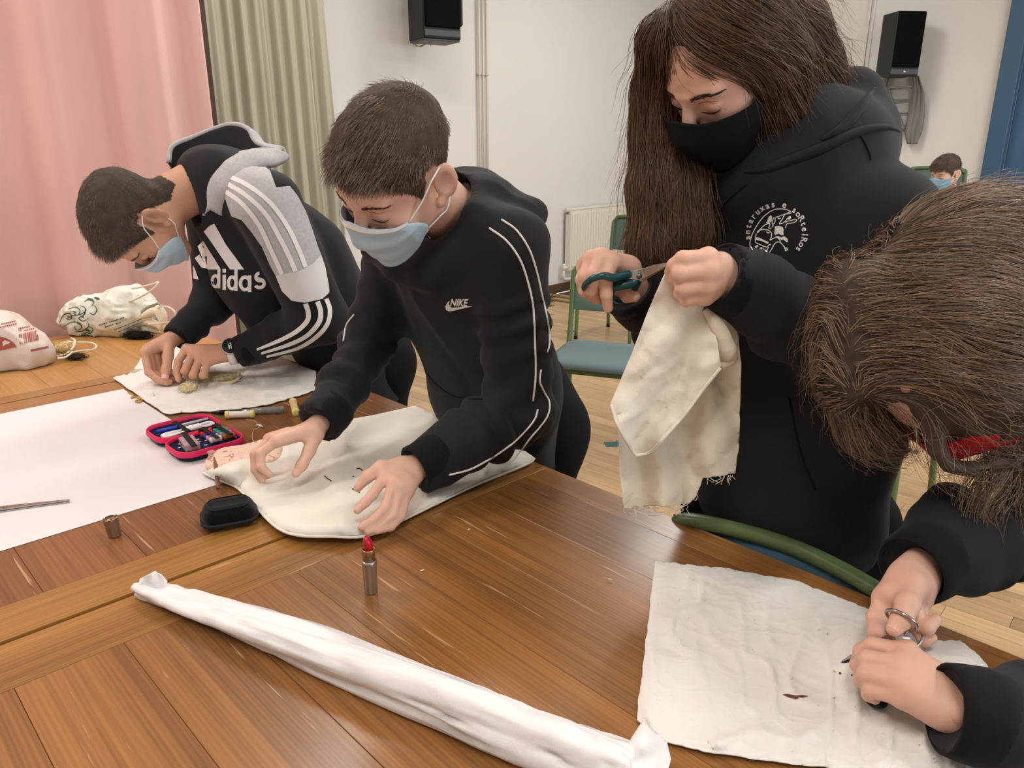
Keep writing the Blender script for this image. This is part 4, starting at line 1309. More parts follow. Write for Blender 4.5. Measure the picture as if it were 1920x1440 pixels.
# case: pin box, thread reels, safety pins
pb = kbox(cb, -0.030, 0.0, 0.0215, (0.028, 0.055, 0.014), mat('clear_pink_plastic', (205, 178, 186), 0.15, 0.6, alpha=0.75), 'pin_box', kit, -0.15)
rs2 = np.random.default_rng(8)
for k in range(9):
    a = kp(cb, -0.030 + rs2.uniform(-.009, .009), rs2.uniform(-.022, .022), 0.0185 + .0005 * k); d_ = rs2.normal(0, 1, 2); d_ /= np.linalg.norm(d_)
    obj('pin', tube([a - np.array([*d_, 0]) * 0.005, a + np.array([*d_, 0]) * 0.005], 0.0006, 5), M_GOLD, pb)
kbox(cb, -0.030, 0.0, 0.0298, (0.011, 0.088, 0.002), M_ELAS, 'elastic_strap', kit, -0.15)
for j, (x0, cols) in enumerate(((0.016, ((206, 44, 40), (40, 66, 190), (232, 150, 190), (236, 236, 240))), (0.043, ((48, 158, 128), (60, 168, 140), (150, 156, 160), (168, 100, 42))))):
    for k, c_ in enumerate(cols):
        y0 = 0.030 - 0.0145 * k
        rl = obj('thread_reel', lathe([(0.0, 0), (0.0062, 0), (0.0062, 0.003), (0.0056, 0.0032), (0.0056, 0.0188), (0.0062, 0.019), (0.0062, 0.022), (0, 0.022)], kp(cb, x0 - 0.011, y0, 0.0205), ku, 14), mat('thread_%d_%d' % (j, k), c_, 0.7, bump=(1500, 0.4, 0.0005)), kit)
    kbox(cb, x0, 0.008, 0.0275, (0.009, 0.072, 0.0022), M_ELAS, 'elastic_strap', kit)
    obj('strap_tab', box(kp(cb, x0, 0.045, 0.024), (0.016, 0.012, 0.010), A_k, 0.002), M_ELAS, kit, False)

# floral pouch
M_FLOR = mat('pink_floral_cotton', (238, 206, 188), 0.85, bump=(800, 0.2, 0.001))
def floral(m):
    nt = m.node_tree; b = nt.nodes['Principled BSDF']
    tc = nt.nodes.new('ShaderNodeTexCoord'); n = nt.nodes.new('ShaderNodeTexNoise'); n.inputs['Scale'].default_value = 95; n.inputs['Detail'].default_value = 1; n.inputs['Distortion'].default_value = 1.2
    nt.links.new(tc.outputs['Object'], n.inputs['Vector'])
    cr = nt.nodes.new('ShaderNodeValToRGB'); e = cr.color_ramp.elements
    e[0].position = 0.63; e[0].color = (*lin((238, 206, 188)), 1); e[1].position = 0.69; e[1].color = (*lin((204, 128, 118)), 1)
    nt.links.new(n.outputs['Fac'], cr.inputs[0]); nt.links.new(cr.outputs[0], b.inputs['Base Color'])
floral(M_FLOR)
pz0 = T + 0.003
pc_ = [PZ(400, 905, pz0), PZ(428, 838, pz0), PZ(515, 818, pz0), PZ(545, 880, pz0)]
pc_ = np.array(pc_); pcen = pc_.mean(0)
g = Blend(pcen - [0.16, 0.16, 0.02], pcen + [0.16, 0.16, 0.06], 0.004)
g.cap(PZ(424, 858, T + 0.016), PZ(496, 842, T + 0.016), 0.032, 0.032, 0.0, n=(0, 0, 1), ratio=0.5)
g.cap(PZ(428, 876, T + 0.012), PZ(490, 864, T + 0.012), 0.032, 0.032, 0.03, n=(0, 0, 1), ratio=0.36)
V, Q = g.mesh(); V = V + vnormals(V, Q) * (noise(V, 60, 2) * 0.0022)[:, None]; V[:, 2] = np.maximum(V[:, 2], T + 0.0015)
po = empty('floral_pouch', (pcen[0], pcen[1], T), 'pale pink floral zip pouch half under the pillowcase', 'pouch')
obj('pouch_body', (V, Q), M_FLOR, po)
obj('zip_tape', tube([PZ(402, 852, T + 0.024), PZ(405, 880, T + 0.022), PZ(409, 915, T + 0.012)], 0.0035, 8, 14), mat('brown_zip', (128, 86, 66), 0.6), po)
tb_ = PZ(402, 853, T + 0.026)
obj('ribbon_tab', join(box(tb_, (0.020, 0.016, 0.004), 0.5, 0.001), box(tb_ + [-0.006, 0.006, 0.003], (0.016, 0.012, 0.004), -0.5, 0.001), box(tb_ + [-0.004, -0.008, -0.002], (0.010, 0.014, 0.004), 0.1, 0.001)), mat('dusty_pink_ribbon', (196, 146, 134), 0.7), po, False)

# black velvet case
M_VELV = mat('black_velvet', (11, 11, 12), 0.95, 0.1, sheen=0.12, bump=(400, 0.3, 0.001))
a_v = math.radians(24)
vc = (PZ(375, 965, T + 0.02) + PZ(482, 950, T + 0.02)) / 2; vc[2] = T + 0.001
g = Blend(vc - [0.08, 0.08, 0.01], vc + [0.08, 0.08, 0.06], 0.0025)
vu = np.array([math.cos(a_v), math.sin(a_v), 0]); vv = np.array([-math.sin(a_v), math.cos(a_v), 0])
for s_ in (-1, 1):
    g.cap(vc + vu * 0.022 + vv * 0.016 * s_ + [0, 0, 0.017], vc - vu * 0.022 + vv * 0.016 * s_ + [0, 0, 0.017], 0.0165, 0.0165, 0.012)
g.cap(vc + vu * 0.026 + [0, 0, 0.015], vc - vu * 0.026 + [0, 0, 0.015], 0.015, 0.015, 0.012)
V, Q = g.mesh(); V[:, 2] = np.maximum(V[:, 2], T + 0.0008)
ve = empty('velvet_case', (vc[0], vc[1], T), 'small black velvet zip case beside the pillowcase corner', 'case')
obj('case_body', (V, Q), M_VELV, ve)
rp_ = [vc + vu * x + vv * y for x, y in rrect(0.082, 0.070, 0.018, 5)]
obj('zip_seam', tube([p + np.array([0, 0, 0.012]) for p in rp_], 0.0028, 6, closed=True), M_ELAS, ve)
rp_ = [vc + vu * x + vv * y for x, y in rrect(0.060, 0.046, 0.014, 5)]
obj('top_piping', tube([p + np.array([0, 0, 0.0325]) for p in rp_], 0.0016, 6, closed=True), M_VELV, ve)

# make-up brush in a clear sleeve
br = empty('makeup_brush', PZ(460, 772, T + 0.001), 'black handled makeup brush in a clear sleeve behind the white thread reel', 'brush')
b0, b1 = PZ(396, 774, T + 0.007), PZ(532, 769, T + 0.007)
bd = (b1 - b0) / np.linalg.norm(b1 - b0); BL = np.linalg.norm(b1 - b0)
obj('handle', lathe([(0, 0), (0.003, 0), (0.0055, 0.02), (0.006, BL * 0.38), (0.0055, BL * 0.42)], b0, bd, 12), mat('black_lacquer', (16, 15, 16), 0.2), br)
obj('ferrule', lathe([(0.0056, BL * 0.42), (0.0062, BL * 0.5), (0.0068, BL * 0.70)], b0, bd, 14), M_STEEL, br)
obj('bristle_tuft', lathe([(0.0066, BL * 0.70), (0.0088, BL * 0.82), (0.0085, BL * 0.93), (0.004, BL * 1.0), (0, BL)], b0, bd, 14), mat('dark_brown_bristle', (58, 48, 46), 0.7, bump=(900, 0.5, 0.001)), br)
obj('clear_sleeve', lathe([(0.0072, BL * 0.55), (0.0092, BL * 0.82), (0.0092, BL * 1.0)], b0, bd, 14), mat('clear_sleeve', (220, 220, 222), 0.08, 0.6, alpha=0.25), br)
# thread reels lying about
M_REEL = mat('pale_yellow_plastic', (236, 226, 140), 0.35)
def reel(name, label, a, b, mt, flr=0.0092, rr=0.0078):
    ax = (b - a); L_ = np.linalg.norm(ax)
    t = empty(name, (a + b) / 2 - [0, 0, flr], label, 'thread reel', 'thread reels lying on the middle table')
    obj('reel_end', lathe([(0.003, 0), (flr, 0), (flr, L_ * 0.13), (rr, L_ * 0.14)], a, ax), M_REEL, t)
    obj('reel_end', lathe([(rr, L_ * 0.86), (flr, L_ * 0.87), (flr, L_), (0.003, L_)], a, ax), M_REEL, t)
    obj('wound_thread', lathe([(rr - 0.001, L_ * 0.12), (rr, L_ * 0.14), (rr, L_ * 0.86), (rr - 0.001, L_ * 0.88)], a, ax), mt, t)
    return t
reel('thread_reel_white', 'white thread reel with yellow ends lying beside the sewing kit', PZ(423, 778, T + 0.0095), PZ(477, 776, T + 0.0095), mat('white_thread', (238, 232, 222), 0.8, bump=(1500, 0.4, 0.0004)))
reel('thread_reel_beige', 'beige thread reel lying alone near the middle person\'s sleeve', PZ(549, 752, T + 0.009), PZ(555, 774, T + 0.009), mat('beige_thread', (214, 184, 142), 0.8, bump=(1500, 0.4, 0.0004)), 0.0085, 0.0078)
th = tag(obj('loose_thread', tube([PZ(x, y, T + 0.0015) for x, y in ((462, 787), (478, 790), (486, 800), (476, 806), (473, 818), (476, 830))], 0.0005, 5, 40), mat('pale_thread', (226, 214, 198), 0.8)), 'thin pale thread curling from the white reel on the table', 'thread')
for k, (x, y, r_) in enumerate(((485, 797, 0.4), (489, 799, -0.5))):
    o = obj('husk', box(PZ(x, y, T + 0.0035), (0.012, 0.004, 0.003), r_, 0.001), mat('pale_husk', (226, 222, 214), 0.6), th, False)

# wool bits on the cloth: loose fibre curls
M_WOOL = mat('raw_wool', (234, 218, 178), 0.95, 0.05, sheen=0.4)
M_WOOLW = mat('white_wool', (236, 228, 204), 0.95, 0.05, sheen=0.4)
def tuft(name, label, c, r, n, m, seed, flat=0.5, core=True, seglen=1.0, rad=0.0006):
    rs = np.random.default_rng(seed); Vs = []
    t = empty(name, (c[0], c[1], c[2] - r[2]), label, 'wool')
    if core:
        g = Blend(np.array(c) - max(r) * 1.5, np.array(c) + max(r) * 1.5, max(max(r) / 14, 0.0018)); g.ell(c, np.array(r) * 0.8)
        V, Q = g.mesh(); V = V + vnormals(V, Q) * (noise(V, 160, 2) * min(r) * 0.35)[:, None]
        obj('wool_core', (V, Q), m, t)
    for k in range(n):
        d = rs.normal(0, 1, 3); d /= np.linalg.norm(d)
        p = [np.array(c) + d * np.array(r) * 0.85]
        e = rs.normal(0, 1, 3); e /= np.linalg.norm(e)
        for s_ in range(5):
            e = e + rs.normal(0, 0.6, 3); e /= np.linalg.norm(e)
            q_ = p[-1] + e * max(r) * 0.20 * seglen
            v_ = (q_ - c) / (np.array(r) * 1.18)
            if v_ @ v_ > 1: q_ = c + v_ / np.linalg.norm(v_) * np.array(r) * 1.18
            p.append(q_)
        Vs.append(tube(p, rad, 3, 9, caps=False))
    obj('fibres', join(*Vs), m, t)
    return t
tuft('wool_tuft', 'small yellowish wool tuft lying nearest the edge of the person\'s cloth', PZ(354, 727, T + 0.018), (0.020, 0.028, 0.012), 160, M_WOOL, 1)
tuft('wool_tuft', 'thin wool wisp between the bent person\'s fingertips', PZ(333, 714, T + 0.014), (0.022, 0.012, 0.006), 90, M_WOOL, 2, core=False, seglen=1.6)
tuft('wool_tuft', 'long loose wool tuft under the wrist with the watch', PZ(408, 708, T + 0.017), (0.055, 0.026, 0.011), 240, M_WOOL, 3)
tuft('wool_tuft', 'flat pale wool wisp on the wood left of the person\'s cloth', PZ(258, 696, T + 0.006), (0.022, 0.014, 0.004), 70, M_WOOLW, 4, core=False)
tag(obj('wool_strand', tube([PZ(x, y, T + z) for x, y, z in ((410, 718, .014), (425, 719, .014), (440, 714, .015), (450, 705, .017), (446, 697, .02), (432, 700, .022))], [0.003, 0.005, 0.004, 0.003, 0.003, 0.002], 8, 30), M_WOOL), 'twisted wool strand looping from the tuft under the watch', 'wool')
# cord bits by the paper corner
M_JUTE = mat('jute_cord', (196, 150, 84), 0.85, bump=(500, 0.4, 0.001))
tag(obj('cord_loop', tube([PZ(x, y, T + 0.004) for x, y in ((240, 735), (250, 741), (246, 746), (254, 744), (262, 748), (254, 752), (262, 754), (266, 748), (258, 744))], 0.0019, 6, 50), M_JUTE), 'small knotted jute cord at the corner of the paper sheet', 'cord')
# scraps of paper on the near table
for lab, (x, y), r_ in (('tiny white paper scrap on the near table by the pillowcase corner', (880, 993), 0.7), ('tiny white paper scrap on the near table below the hanging cloth', (1143, 1087), -0.6), ('tiny white thread end on the near table beside the lipstick', (792, 1070), 0.2)):
    q_ = PZ(x, y, T + 0.0022)
    tag(obj('paper_scrap', tube([q_ + np.array([-0.0035 * math.cos(r_), -0.0035 * math.sin(r_), 0]), q_ + [0, 0, 0.0008], q_ + np.array([0.0035 * math.cos(r_ + 0.5), 0.0035 * math.sin(r_ + 0.5), 0])], [0.0004, 0.0011, 0.0004], 6, 8), M_PAPER), lab, 'scrap')
# ================================================================== bags on the far table
def crumple(V, N, amp, scale, seed=0.0):
    a = np.abs(noise(V + seed, scale, 1)); b = np.abs(noise(V + seed + 4.2, scale * 2.2, 1)); c = noise(V + seed + 8, scale * 0.5, 1)
    return V + N * (amp * (0.8 - 3.0 * a) + amp * 0.55 * (0.5 - 2.2 * b) + amp * c)[:, None]
M_PLAST = mat('white_plastic_bag', (226, 214, 206), 0.42, 0.4, bump=(60, 0.25, 0.003))
M_PAPB = mat('white_paper_bag', (226, 228, 218), 0.6, 0.3, bump=(90, 0.4, 0.003))
M_RED = mat('brick_red_print', (170, 84, 72), 0.6)
M_LEAF = mat('dark_green_print', (52, 98, 78), 0.6)
M_DIM = mat('dark_grey_print', (70, 84, 74), 0.6)
M_CORD = mat('cream_cord', (234, 226, 206), 0.7)
c0 = P(40, 655, 2.0)
b1 = empty('plastic_bag', (c0[0] - 0.05, c0[1], T), 'white plastic bag with red print and barcode at the frame edge', 'bag')
g = Blend((-1.66, 1.72, 0.74), (-1.12, 2.26, 1.0), 0.006)
g.chain([P(-90, 655, 2.0), P(0, 648, 2.0), P(56, 662, 2.0)], [0.088, 0.086, 0.062], 0.05)
g.cap(P(-90, 640, 2.0), P(20, 620, 2.02), 0.06, 0.035, 0.05)
V, Q = g.mesh(); V = crumple(V, vnormals(V, Q), 0.0045, 16, 3); V[:, 2] = np.maximum(V[:, 2], T + 0.001)
o = obj('bag_body', (V, Q), M_PLAST, b1); tr = bvh(V, Q)
def deco(name, pl, m, par, step=8, off=0.0015):
    V2, F2 = cut_grid([pl] if np.ndim(pl[0][0]) == 0 else pl, step); vf = lay_on(V2, F2, tr, off)
    if len(vf[1]): return obj(name, vf, m, par, False)
rs = np.random.default_rng(2)
x = 0.0
while x < 34:
    w = rs.choice([0.9, 0.9, 1.6, 2.2]); x0 = 35 + x; dy = -0.22 * x
    deco('barcode_bar', [(x0, 627 + dy), (x0 + w, 627 + dy - 0.2 * w), (x0 + w + 2.2, 646 + dy - 0.2 * w), (x0 + 2.2, 646 + dy)], M_RED, o, 30)
    x += w + rs.choice([0.9, 1.2, 1.8])
deco('print_disc', [(-30, 632), (0, 631), (12, 634), (24, 641), (32, 650), (8, 656), (-30, 662)], M_RED, o)
deco('print_shape', [(4, 642), (9, 638), (14, 640), (20, 641), (16, 645), (10, 646), (6, 650)], M_PLAST, o, 8, 0.0022)
deco('print_bar', [(57, 655.5), (90, 649), (90.5, 652.5), (57.5, 659.5)], M_RED, o)
for y0, x0, n in ((615, 37, 5), (619, 45, 5), (607, 2, 7), (613, 0, 8)):
    for k in range(n):
        deco('print_mark', [(x0 + k * 4, y0 - 0.9 * k), (x0 + k * 4 + 2.6, y0 - 0.9 * k - 0.5), (x0 + k * 4 + 2.6, y0 - 0.9 * k + 2.2), (x0 + k * 4, y0 - 0.9 * k + 2.6)], M_RED, o, 30)
obj('print_ring', (lambda vf: vf)(ribbon_on([(38 + 3.2 * math.cos(a), 618 + 3.0 * math.sin(a)) for a in np.linspace(0.6, 5.6, 12)], 1.2, tr, 0.0015, 24)), M_RED, o, False)
cr = empty('cord_bundle', PZ(125, 662, T), 'coil of cream cord lying between the two bags', 'cord')
for k, pts in enumerate(([(108, 660), (120, 668), (134, 655), (138, 645), (128, 640), (114, 645), (108, 655)], [(106, 668), (124, 664), (133, 652), (128, 645), (112, 650), (106, 660)], [(108, 650), (130, 642), (150, 642), (172, 643), (181, 650), (172, 656), (150, 658), (132, 663)], [(134, 634), (140, 638), (139, 648), (134, 656)], [(108, 672), (122, 670), (136, 660)])):
    obj('cord', tube([PZ(x, y, T + 0.006 + 0.006 * k) for x, y in pts], 0.0028, 7, 40), M_CORD, cr)
tuft('wool_tuft', 'pale yellow wool inside the cord coil by the plastic bag', PZ(116, 652, T + 0.022), (0.026, 0.024, 0.016), 120, mat('pale_yellow_wool', (222, 196, 140), 0.95), 6)
tuft('dark_wool_tuft', 'brown wool tuft lying below the cord coil', PZ(142, 668, T + 0.010), (0.034, 0.014, 0.008), 130, mat('brown_wool', (78, 58, 42), 0.95), 7)

p2 = P(200, 592, 2.36)
b2 = empty('paper_bag', (p2[0], p2[1], T), 'crumpled white bag with green scroll print and cord handles lying on its side', 'bag')
g = Blend((-1.52, 2.15, 0.74), (-1.02, 2.60, 0.99), 0.005)
g.chain([P(128, 602, 2.36), P(160, 594, 2.36), P(215, 590, 2.36), P(262, 580, 2.36)], [0.030, 0.058, 0.070, 0.062], 0.04)
g.chain([P(235, 565, 2.37), P(254, 545, 2.37)], [0.045, 0.018], 0.03)
g.chain([P(270, 575, 2.35), P(282, 585, 2.34)], [0.045, 0.042], 0.02)
g.cap(P(286, 592, 2.33), P(330, 600, 2.31), 0.036, 0.05, 0.006, op='s')
V, Q = g.mesh(); V = crumple(V, vnormals(V, Q), 0.006, 22, 11); V[:, 2] = np.maximum(V[:, 2], T + 0.001)
o = obj('bag_body', (V, Q), M_PAPB, b2); tr = bvh(V, Q)
scr = [[(112, 605), (120, 590), (132, 588), (134, 597), (126, 600)], [(120, 612), (135, 604), (150, 606), (152, 616), (142, 618), (140, 611)], [(128, 580), (142, 576), (150, 582), (146, 591), (138, 588)], [(150, 573), (160, 578), (158, 590), (148, 596), (156, 602), (166, 597)],
       [(140, 622), (155, 620), (166, 612), (164, 602)], [(124, 598), (136, 592), (150, 590), (160, 584)], [(160, 622), (170, 624), (174, 616), (166, 612)], [(132, 628), (146, 630), (160, 628)], [(158, 566), (166, 562), (176, 566), (172, 574)], [(176, 572), (182, 580), (176, 590), (168, 586)], [(150, 632), (158, 624), (168, 630)]]
for pts in scr:
    vf = ribbon_on(pts, [1.0, 2.0, 1.6, 1.0], tr, 0.0012, 24)
    if len(vf[1]): obj('scroll_line', vf, M_LEAF, o, False)
for (x, y, r_) in ((149, 607, 3.2), (165, 619, 3.5), (130, 594, 2.4), (170, 562, 4.5), (182, 560, 4.0), (140, 585, 2.4), (155, 594, 2.6), (161, 628, 3.0)):
    deco('scroll_leaf', [(x + r_ * 1.4 * math.cos(a), y + r_ * 0.6 * math.sin(a + 0.5)) for a in np.linspace(0, 6.28, 9)[:-1]], M_LEAF, o, 30)
for ln, (x0, y0, n) in enumerate(((186, 611, 15), (198, 614, 9))):
    for k in range(n):
        xx, yy = x0 + k * 3.2, y0 - k * 0.98
        if k in (5, 11): continue
        deco('print_mark', [(xx, yy), (xx + 2.0, yy - 0.6), (xx + 2.0, yy - 3.0), (xx, yy - 2.4)], M_DIM, o, 30, 0.0016)
for pts in ([(215, 618, 2.30), (250, 604, 2.30), (272, 595, 2.30)], [(222, 622, 2.30), (255, 608, 2.30), (276, 600, 2.30)]):
    vf = ribbon_on([(x, y) for x, y, _ in pts], 0.9, tr, 0.001, 16)
    if len(vf[1]): obj('print_line', vf, M_LEAF, o, False)
obj('handle', tube([P(248, 541, 2.33), P(265, 538, 2.31), P(286, 533, 2.30), P(297, 529, 2.30), P(288, 541, 2.29), P(268, 554, 2.29), P(242, 566, 2.30)], 0.0032, 7, 40), M_CORD, b2)
obj('handle', tube([P(288, 582, 2.31), P(302, 575, 2.29), P(318, 577, 2.27), P(328, 587, 2.26), P(324, 601, 2.26), P(306, 606, 2.27), P(278, 608, 2.28)], 0.0032, 7, 40), M_CORD, b2)
wl = empty('white_wool', PZ(290, 622, T), 'white wool spilling from the mouth of the scroll print bag', 'wool')
rs = np.random.default_rng(9)
for k, pts in enumerate(([(258, 598), (275, 590), (292, 583), (300, 592), (304, 606), (298, 618)], [(262, 606), (280, 604), (296, 610), (308, 618), (300, 624)], [(268, 612), (276, 620), (270, 626), (264, 632)], [(290, 583), (298, 580), (306, 590), (309, 606)], [(250, 602), (268, 598), (284, 596)], [(280, 616), (296, 620), (312, 622)])):
    obj('wool_rope', tube([P(x, y, 2.31 - 0.004 * i + 0.006 * (k % 3)) for i, (x, y) in enumerate(pts)], [0.008, 0.013, 0.012, 0.010, 0.006], 8, 24), M_WOOLW, wl)
tuft('dark_wool_tuft', 'black wool lying under the mouth of the scroll print bag', PZ(258, 628, T + 0.012), (0.050, 0.020, 0.010), 200, mat('black_wool', (34, 24, 20), 0.95), 8)
# ================================================================== people: shared parts
M_SKIN = mat('skin', (224, 180, 160), 0.5, 0.35, sss=0.10, var=(40, 0.05), bump=(500, 0.08, 0.0006))
M_SKIN2 = mat('skin_tan', (206, 158, 132), 0.5, 0.35, sss=0.12, var=(40, 0.05), bump=(500, 0.08, 0.0006))
M_BLACKF = mat('black_fleece', (33, 33, 36), 0.85, 0.25, sheen=0.06, bump=(1100, 0.25, 0.0008), var=(5, 0.15))
M_RIBF = mat('black_ribbed_cuff', (20, 20, 22), 0.9, 0.2, sheen=0.05, bump=(1500, 0.5, 0.0008))
M_TROUS = mat('black_trousers', (17, 17, 19), 0.9, 0.2)
M_SHOE = mat('dark_shoe', (32, 32, 34), 0.6)
M_WHITEP = mat('white_print', (242, 240, 242), 0.7, 0.2)
M_NAIL = mat('finger_nail', (236, 190, 176), 0.3, 0.5)
LFT = np.array([0.696, -0.718, 0.0])       # a person facing the table edge has the left side this way
FAC = np.array([-0.718, -0.696, 0.0])      # and faces this way
def unit(v): v = np.asarray(v, float); return v / np.linalg.norm(v)
class Frame:
    def __init__(s, c, fwd, up):
        s.c = np.asarray(c, float); s.f = unit(fwd); u = np.asarray(up, float); s.u = unit(u - s.f * (u @ s.f)); s.l = np.cross(s.u, s.f)
        s.M = np.stack([s.l, s.f, s.u])
    def w(s, p): return s.c + np.asarray(p, float) @ s.M          # local -> world
    def loc(s, p): return (np.asarray(p, float) - s.c) @ s.M.T
def head_shape(fr, neck, sc=1.0, res=0.0027, rneck=0.05, ears=True):
    """skin of head and neck; neck = world point of the neck's base"""
    nb = fr.loc(neck) / sc
    lo = np.minimum([-0.105, -0.13, -0.14], nb - 0.07); hi = np.maximum([0.105, 0.14, 0.135], nb + 0.07)
    g = Blend(lo, hi, res / sc)
    g.ell((0, -0.014, 0.034), (0.0735, 0.093, 0.078), k=0)
    g.ell((0, 0.028, 0.0), (0.060, 0.062, 0.085), k=0.03)
    for s in (-1, 1):
        g.cap((s * 0.046, 0.004, -0.052), (s * 0.014, 0.066, -0.093), 0.024, 0.018, 0.03)
        g.ell((s * 0.037, 0.054, -0.028), (0.026, 0.026, 0.028), k=0.02)
        g.cap((s * 0.010, 0.086, 0.021), (s * 0.042, 0.073, 0.023), 0.0075, 0.006, 0.014)
    g.ell((0, 0.074, -0.1), (0.019, 0.017, 0.015), k=0.02)
    g.cap((0, 0.084, 0.014), (0, 0.108, -0.026), 0.0075, 0.0105, 0.010)
    for s in (-1, 1):
        g.ell((s * 0.011, 0.098, -0.031), (0.0085, 0.010, 0.007), k=0.008)
        g.ell((s * 0.031, 0.094, 0.004), (0.017, 0.013, 0.010), k=0.010, op='s')
        g.ell((s * 0.031, 0.0745, 0.002), (0.0150, 0.0125, 0.0122), k=0.003)
    g.ell((0, 0.088, -0.066), (0.022, 0.010, 0.008), k=0.01)
    if ears:
        for s in (-1, 1):
            n_ = unit((s * 0.84, 0.52, 0.05)); b_ = unit((s * 0.52, -0.84, -0.20)); u_ = unit(np.cross(n_, b_)); b_ = np.cross(u_, n_)
            Re = np.stack([n_, b_, u_]); ce = np.array((s * 0.0835, -0.0195, -0.004))
            g.ell(ce, (0.0068, 0.0195, 0.0315), Re, k=0.006)
            g.ell(ce + n_ * 0.0075 + np.array((0, 0.002, 0.0)), (0.0085, 0.0120, 0.0210), Re, k=0.003, op='s')
            g.ell((s * 0.0765, -0.002, -0.035), (0.006, 0.009, 0.009), k=0.008)
    g.cap((0, -0.028, -0.045), nb, rneck / sc, rneck * 1.08 / sc, 0.03)
    V, Q = g.mesh()
    return fr.w(V * sc), Q[:, ::-1].copy()      # local axes are left, forward, up: mirrored
def hand_shape(wrist, fore, knuckles, fingers, thumb, rp=0.0135, rf=0.0082, res=0.0022, rw=0.024, bn=None):
    """wrist/fore: world points; knuckles: 4 (index..little); fingers: 4 lists of joints beyond the knuckle; thumb: list from its base"""
    allp = np.vstack([[wrist, fore], knuckles, *[np.array(f) for f in fingers], np.array(thumb)])
    g = Blend(allp.min(0) - 0.04, allp.max(0) + 0.04, res)
    ks = np.array(knuckles); w = np.asarray(wrist, float)
    side = unit(ks[0] - ks[3]); ax = unit(ks.mean(0) - w); nn = unit(np.cross(side, ax))
    # forearm and wrist, flatter across the palm
    g.cap(w, fore, rw, rw * 0.98, 0.0, n=nn, ratio=0.78)
    for i in range(4):
        off = side * (0.013 - 0.0087 * i)
        g.cap(w + off + ax * 0.004, ks[i], rp * 1.05, rp * 0.86, 0.012)
    for i in range(3):
        g.cap(w * 0.35 + (ks[i] + ks[i + 1]) / 2 * 0.65, (ks[i] + ks[i + 1]) / 2 * 0.97 + w * 0.03, rp * 0.95, rp * 0.75, 0.010)
    for i in range(4):
        r0 = rf * (1.0, 1.04, 1.0, 0.88)[i]
        pts = [ks[i]] + [np.asarray(p, float) for p in fingers[i]]
        rr = [r0 * 1.12, r0 * 1.06, r0 * 0.95, r0 * 0.78][:len(pts)]
        if len(pts) == 3: rr = [r0 * 1.12, r0 * 1.02, r0 * 0.8]
        gg = None
        g.cap(pts[0], pts[1], rr[0], rr[1], 0.005)
        for a in range(1, len(pts) - 1): g.cap(pts[a], pts[a + 1], rr[a], rr[a + 1], 0.003)
        g.ell(pts[0], (r0 * 1.22,) * 3, k=0.006)
    th = [np.asarray(p, float) for p in thumb]
    rr = [rp * 1.05, rf * 1.25, rf * 1.15, rf * 0.9][-len(th):] if len(th) < 4 else [rp * 1.05, rf * 1.35, rf * 1.18, rf * 0.92]
    for a in range(len(th) - 1): g.cap(th[a], th[a + 1], rr[a], rr[a + 1], 0.006 if a else 0.014)
    V, Q = g.mesh()
    return V, Q
def nail(tip, prev, toward, r=0.0062, l=0.010):
    """small plate on the finger tip, on the side the vector toward points to"""
    t = unit(np.asarray(tip) - prev); n = np.asarray(toward, float); n = unit(n - t * (n @ t)); s = np.cross(t, n)
    V = []
    for i in range(5):
        for j in range(5):
            a = (j / 4 - 0.5) * 2.0; b = i / 4
            V.append(np.asarray(tip) - t * l * 0.8 + t * l * b + (n * math.cos(a) + s * math.sin(a)) * (r * (1.03 - 0.10 * b * b)))
    return np.array(V), np.array([(i * 5 + j, i * 5 + j + 1, i * 5 + j + 6, i * 5 + j + 5) for i in range(4) for j in range(4)])
def arm_folds(V, N, a, b, reach, freq, amp, lo=0.0, hi=1.0, seed=0.0):
    a = np.asarray(a, float); b = np.asarray(b, float); ab = b - a; L_ = np.linalg.norm(ab)
    t = ((V - a) @ ab) / (L_ * L_)
    d = np.linalg.norm(V - a - np.clip(t, 0, 1)[:, None] * ab, axis=1)
    m = np.clip((reach - d) / (reach * 0.3), 0, 1) * np.clip((t - lo) / 0.12, 0, 1) * np.clip((hi - t) / 0.12, 0, 1)
    ph = t * L_ * freq + noise(V + seed, 11, 2) * 4.0 + seed
    w = np.sin(ph); w = np.sign(w) * np.abs(w) ** 0.8
    return N * (amp * m * w * (0.6 + 0.8 * np.clip(noise(V + seed + 3, 9, 1), -0.5, 1)))[:, None]
def drape(V, N, amp=0.006, scale=7.0, seed=0.0, stretch=(1, 1, 0.45)):
    p = (V + seed) * np.array(stretch)
    a = np.abs(noise(p, scale, 1)); b = np.abs(noise(p + 5.5, scale * 2.1, 1))
    return N * np.maximum(amp * (0.9 - 2.6 * a) * 0.7 + amp * 0.4 * (0.5 - 2 * b), -0.75 * amp)[:, None]
def strands(Pts, r0, r1):
    """Pts (n,s,3) -> three-sided hairs"""
    Pts = np.asarray(Pts, np.float32); n, s, _ = Pts.shape
    t = np.gradient(Pts, axis=1); t /= np.linalg.norm(t, axis=2)[..., None] + 1e-9
    rv = RNG.normal(0, 1, (n, 1, 3)); a = np.cross(t, rv); a /= np.linalg.norm(a, axis=2)[..., None] + 1e-9; b = np.cross(t, a)
    r = np.linspace(r0, r1, s)[None, :, None]
    if np.ndim(r0): pass
    ring = [Pts + r * (math.cos(k * 2.0944) * a + math.sin(k * 2.0944) * b) for k in range(3)]
    global PER_HAIR
    PER_HAIR = 3 * s
    V = np.stack(ring, 2).reshape(-1, 3)
    base = (np.arange(n)[:, None] * s + np.arange(s - 1)[None]) * 3
    Q = np.concatenate([np.stack([base + k, base + (k + 1) % 3, base + 3 + (k + 1) % 3, base + 3 + k], -1).reshape(-1, 4) for k in range(3)])
    return V, Q
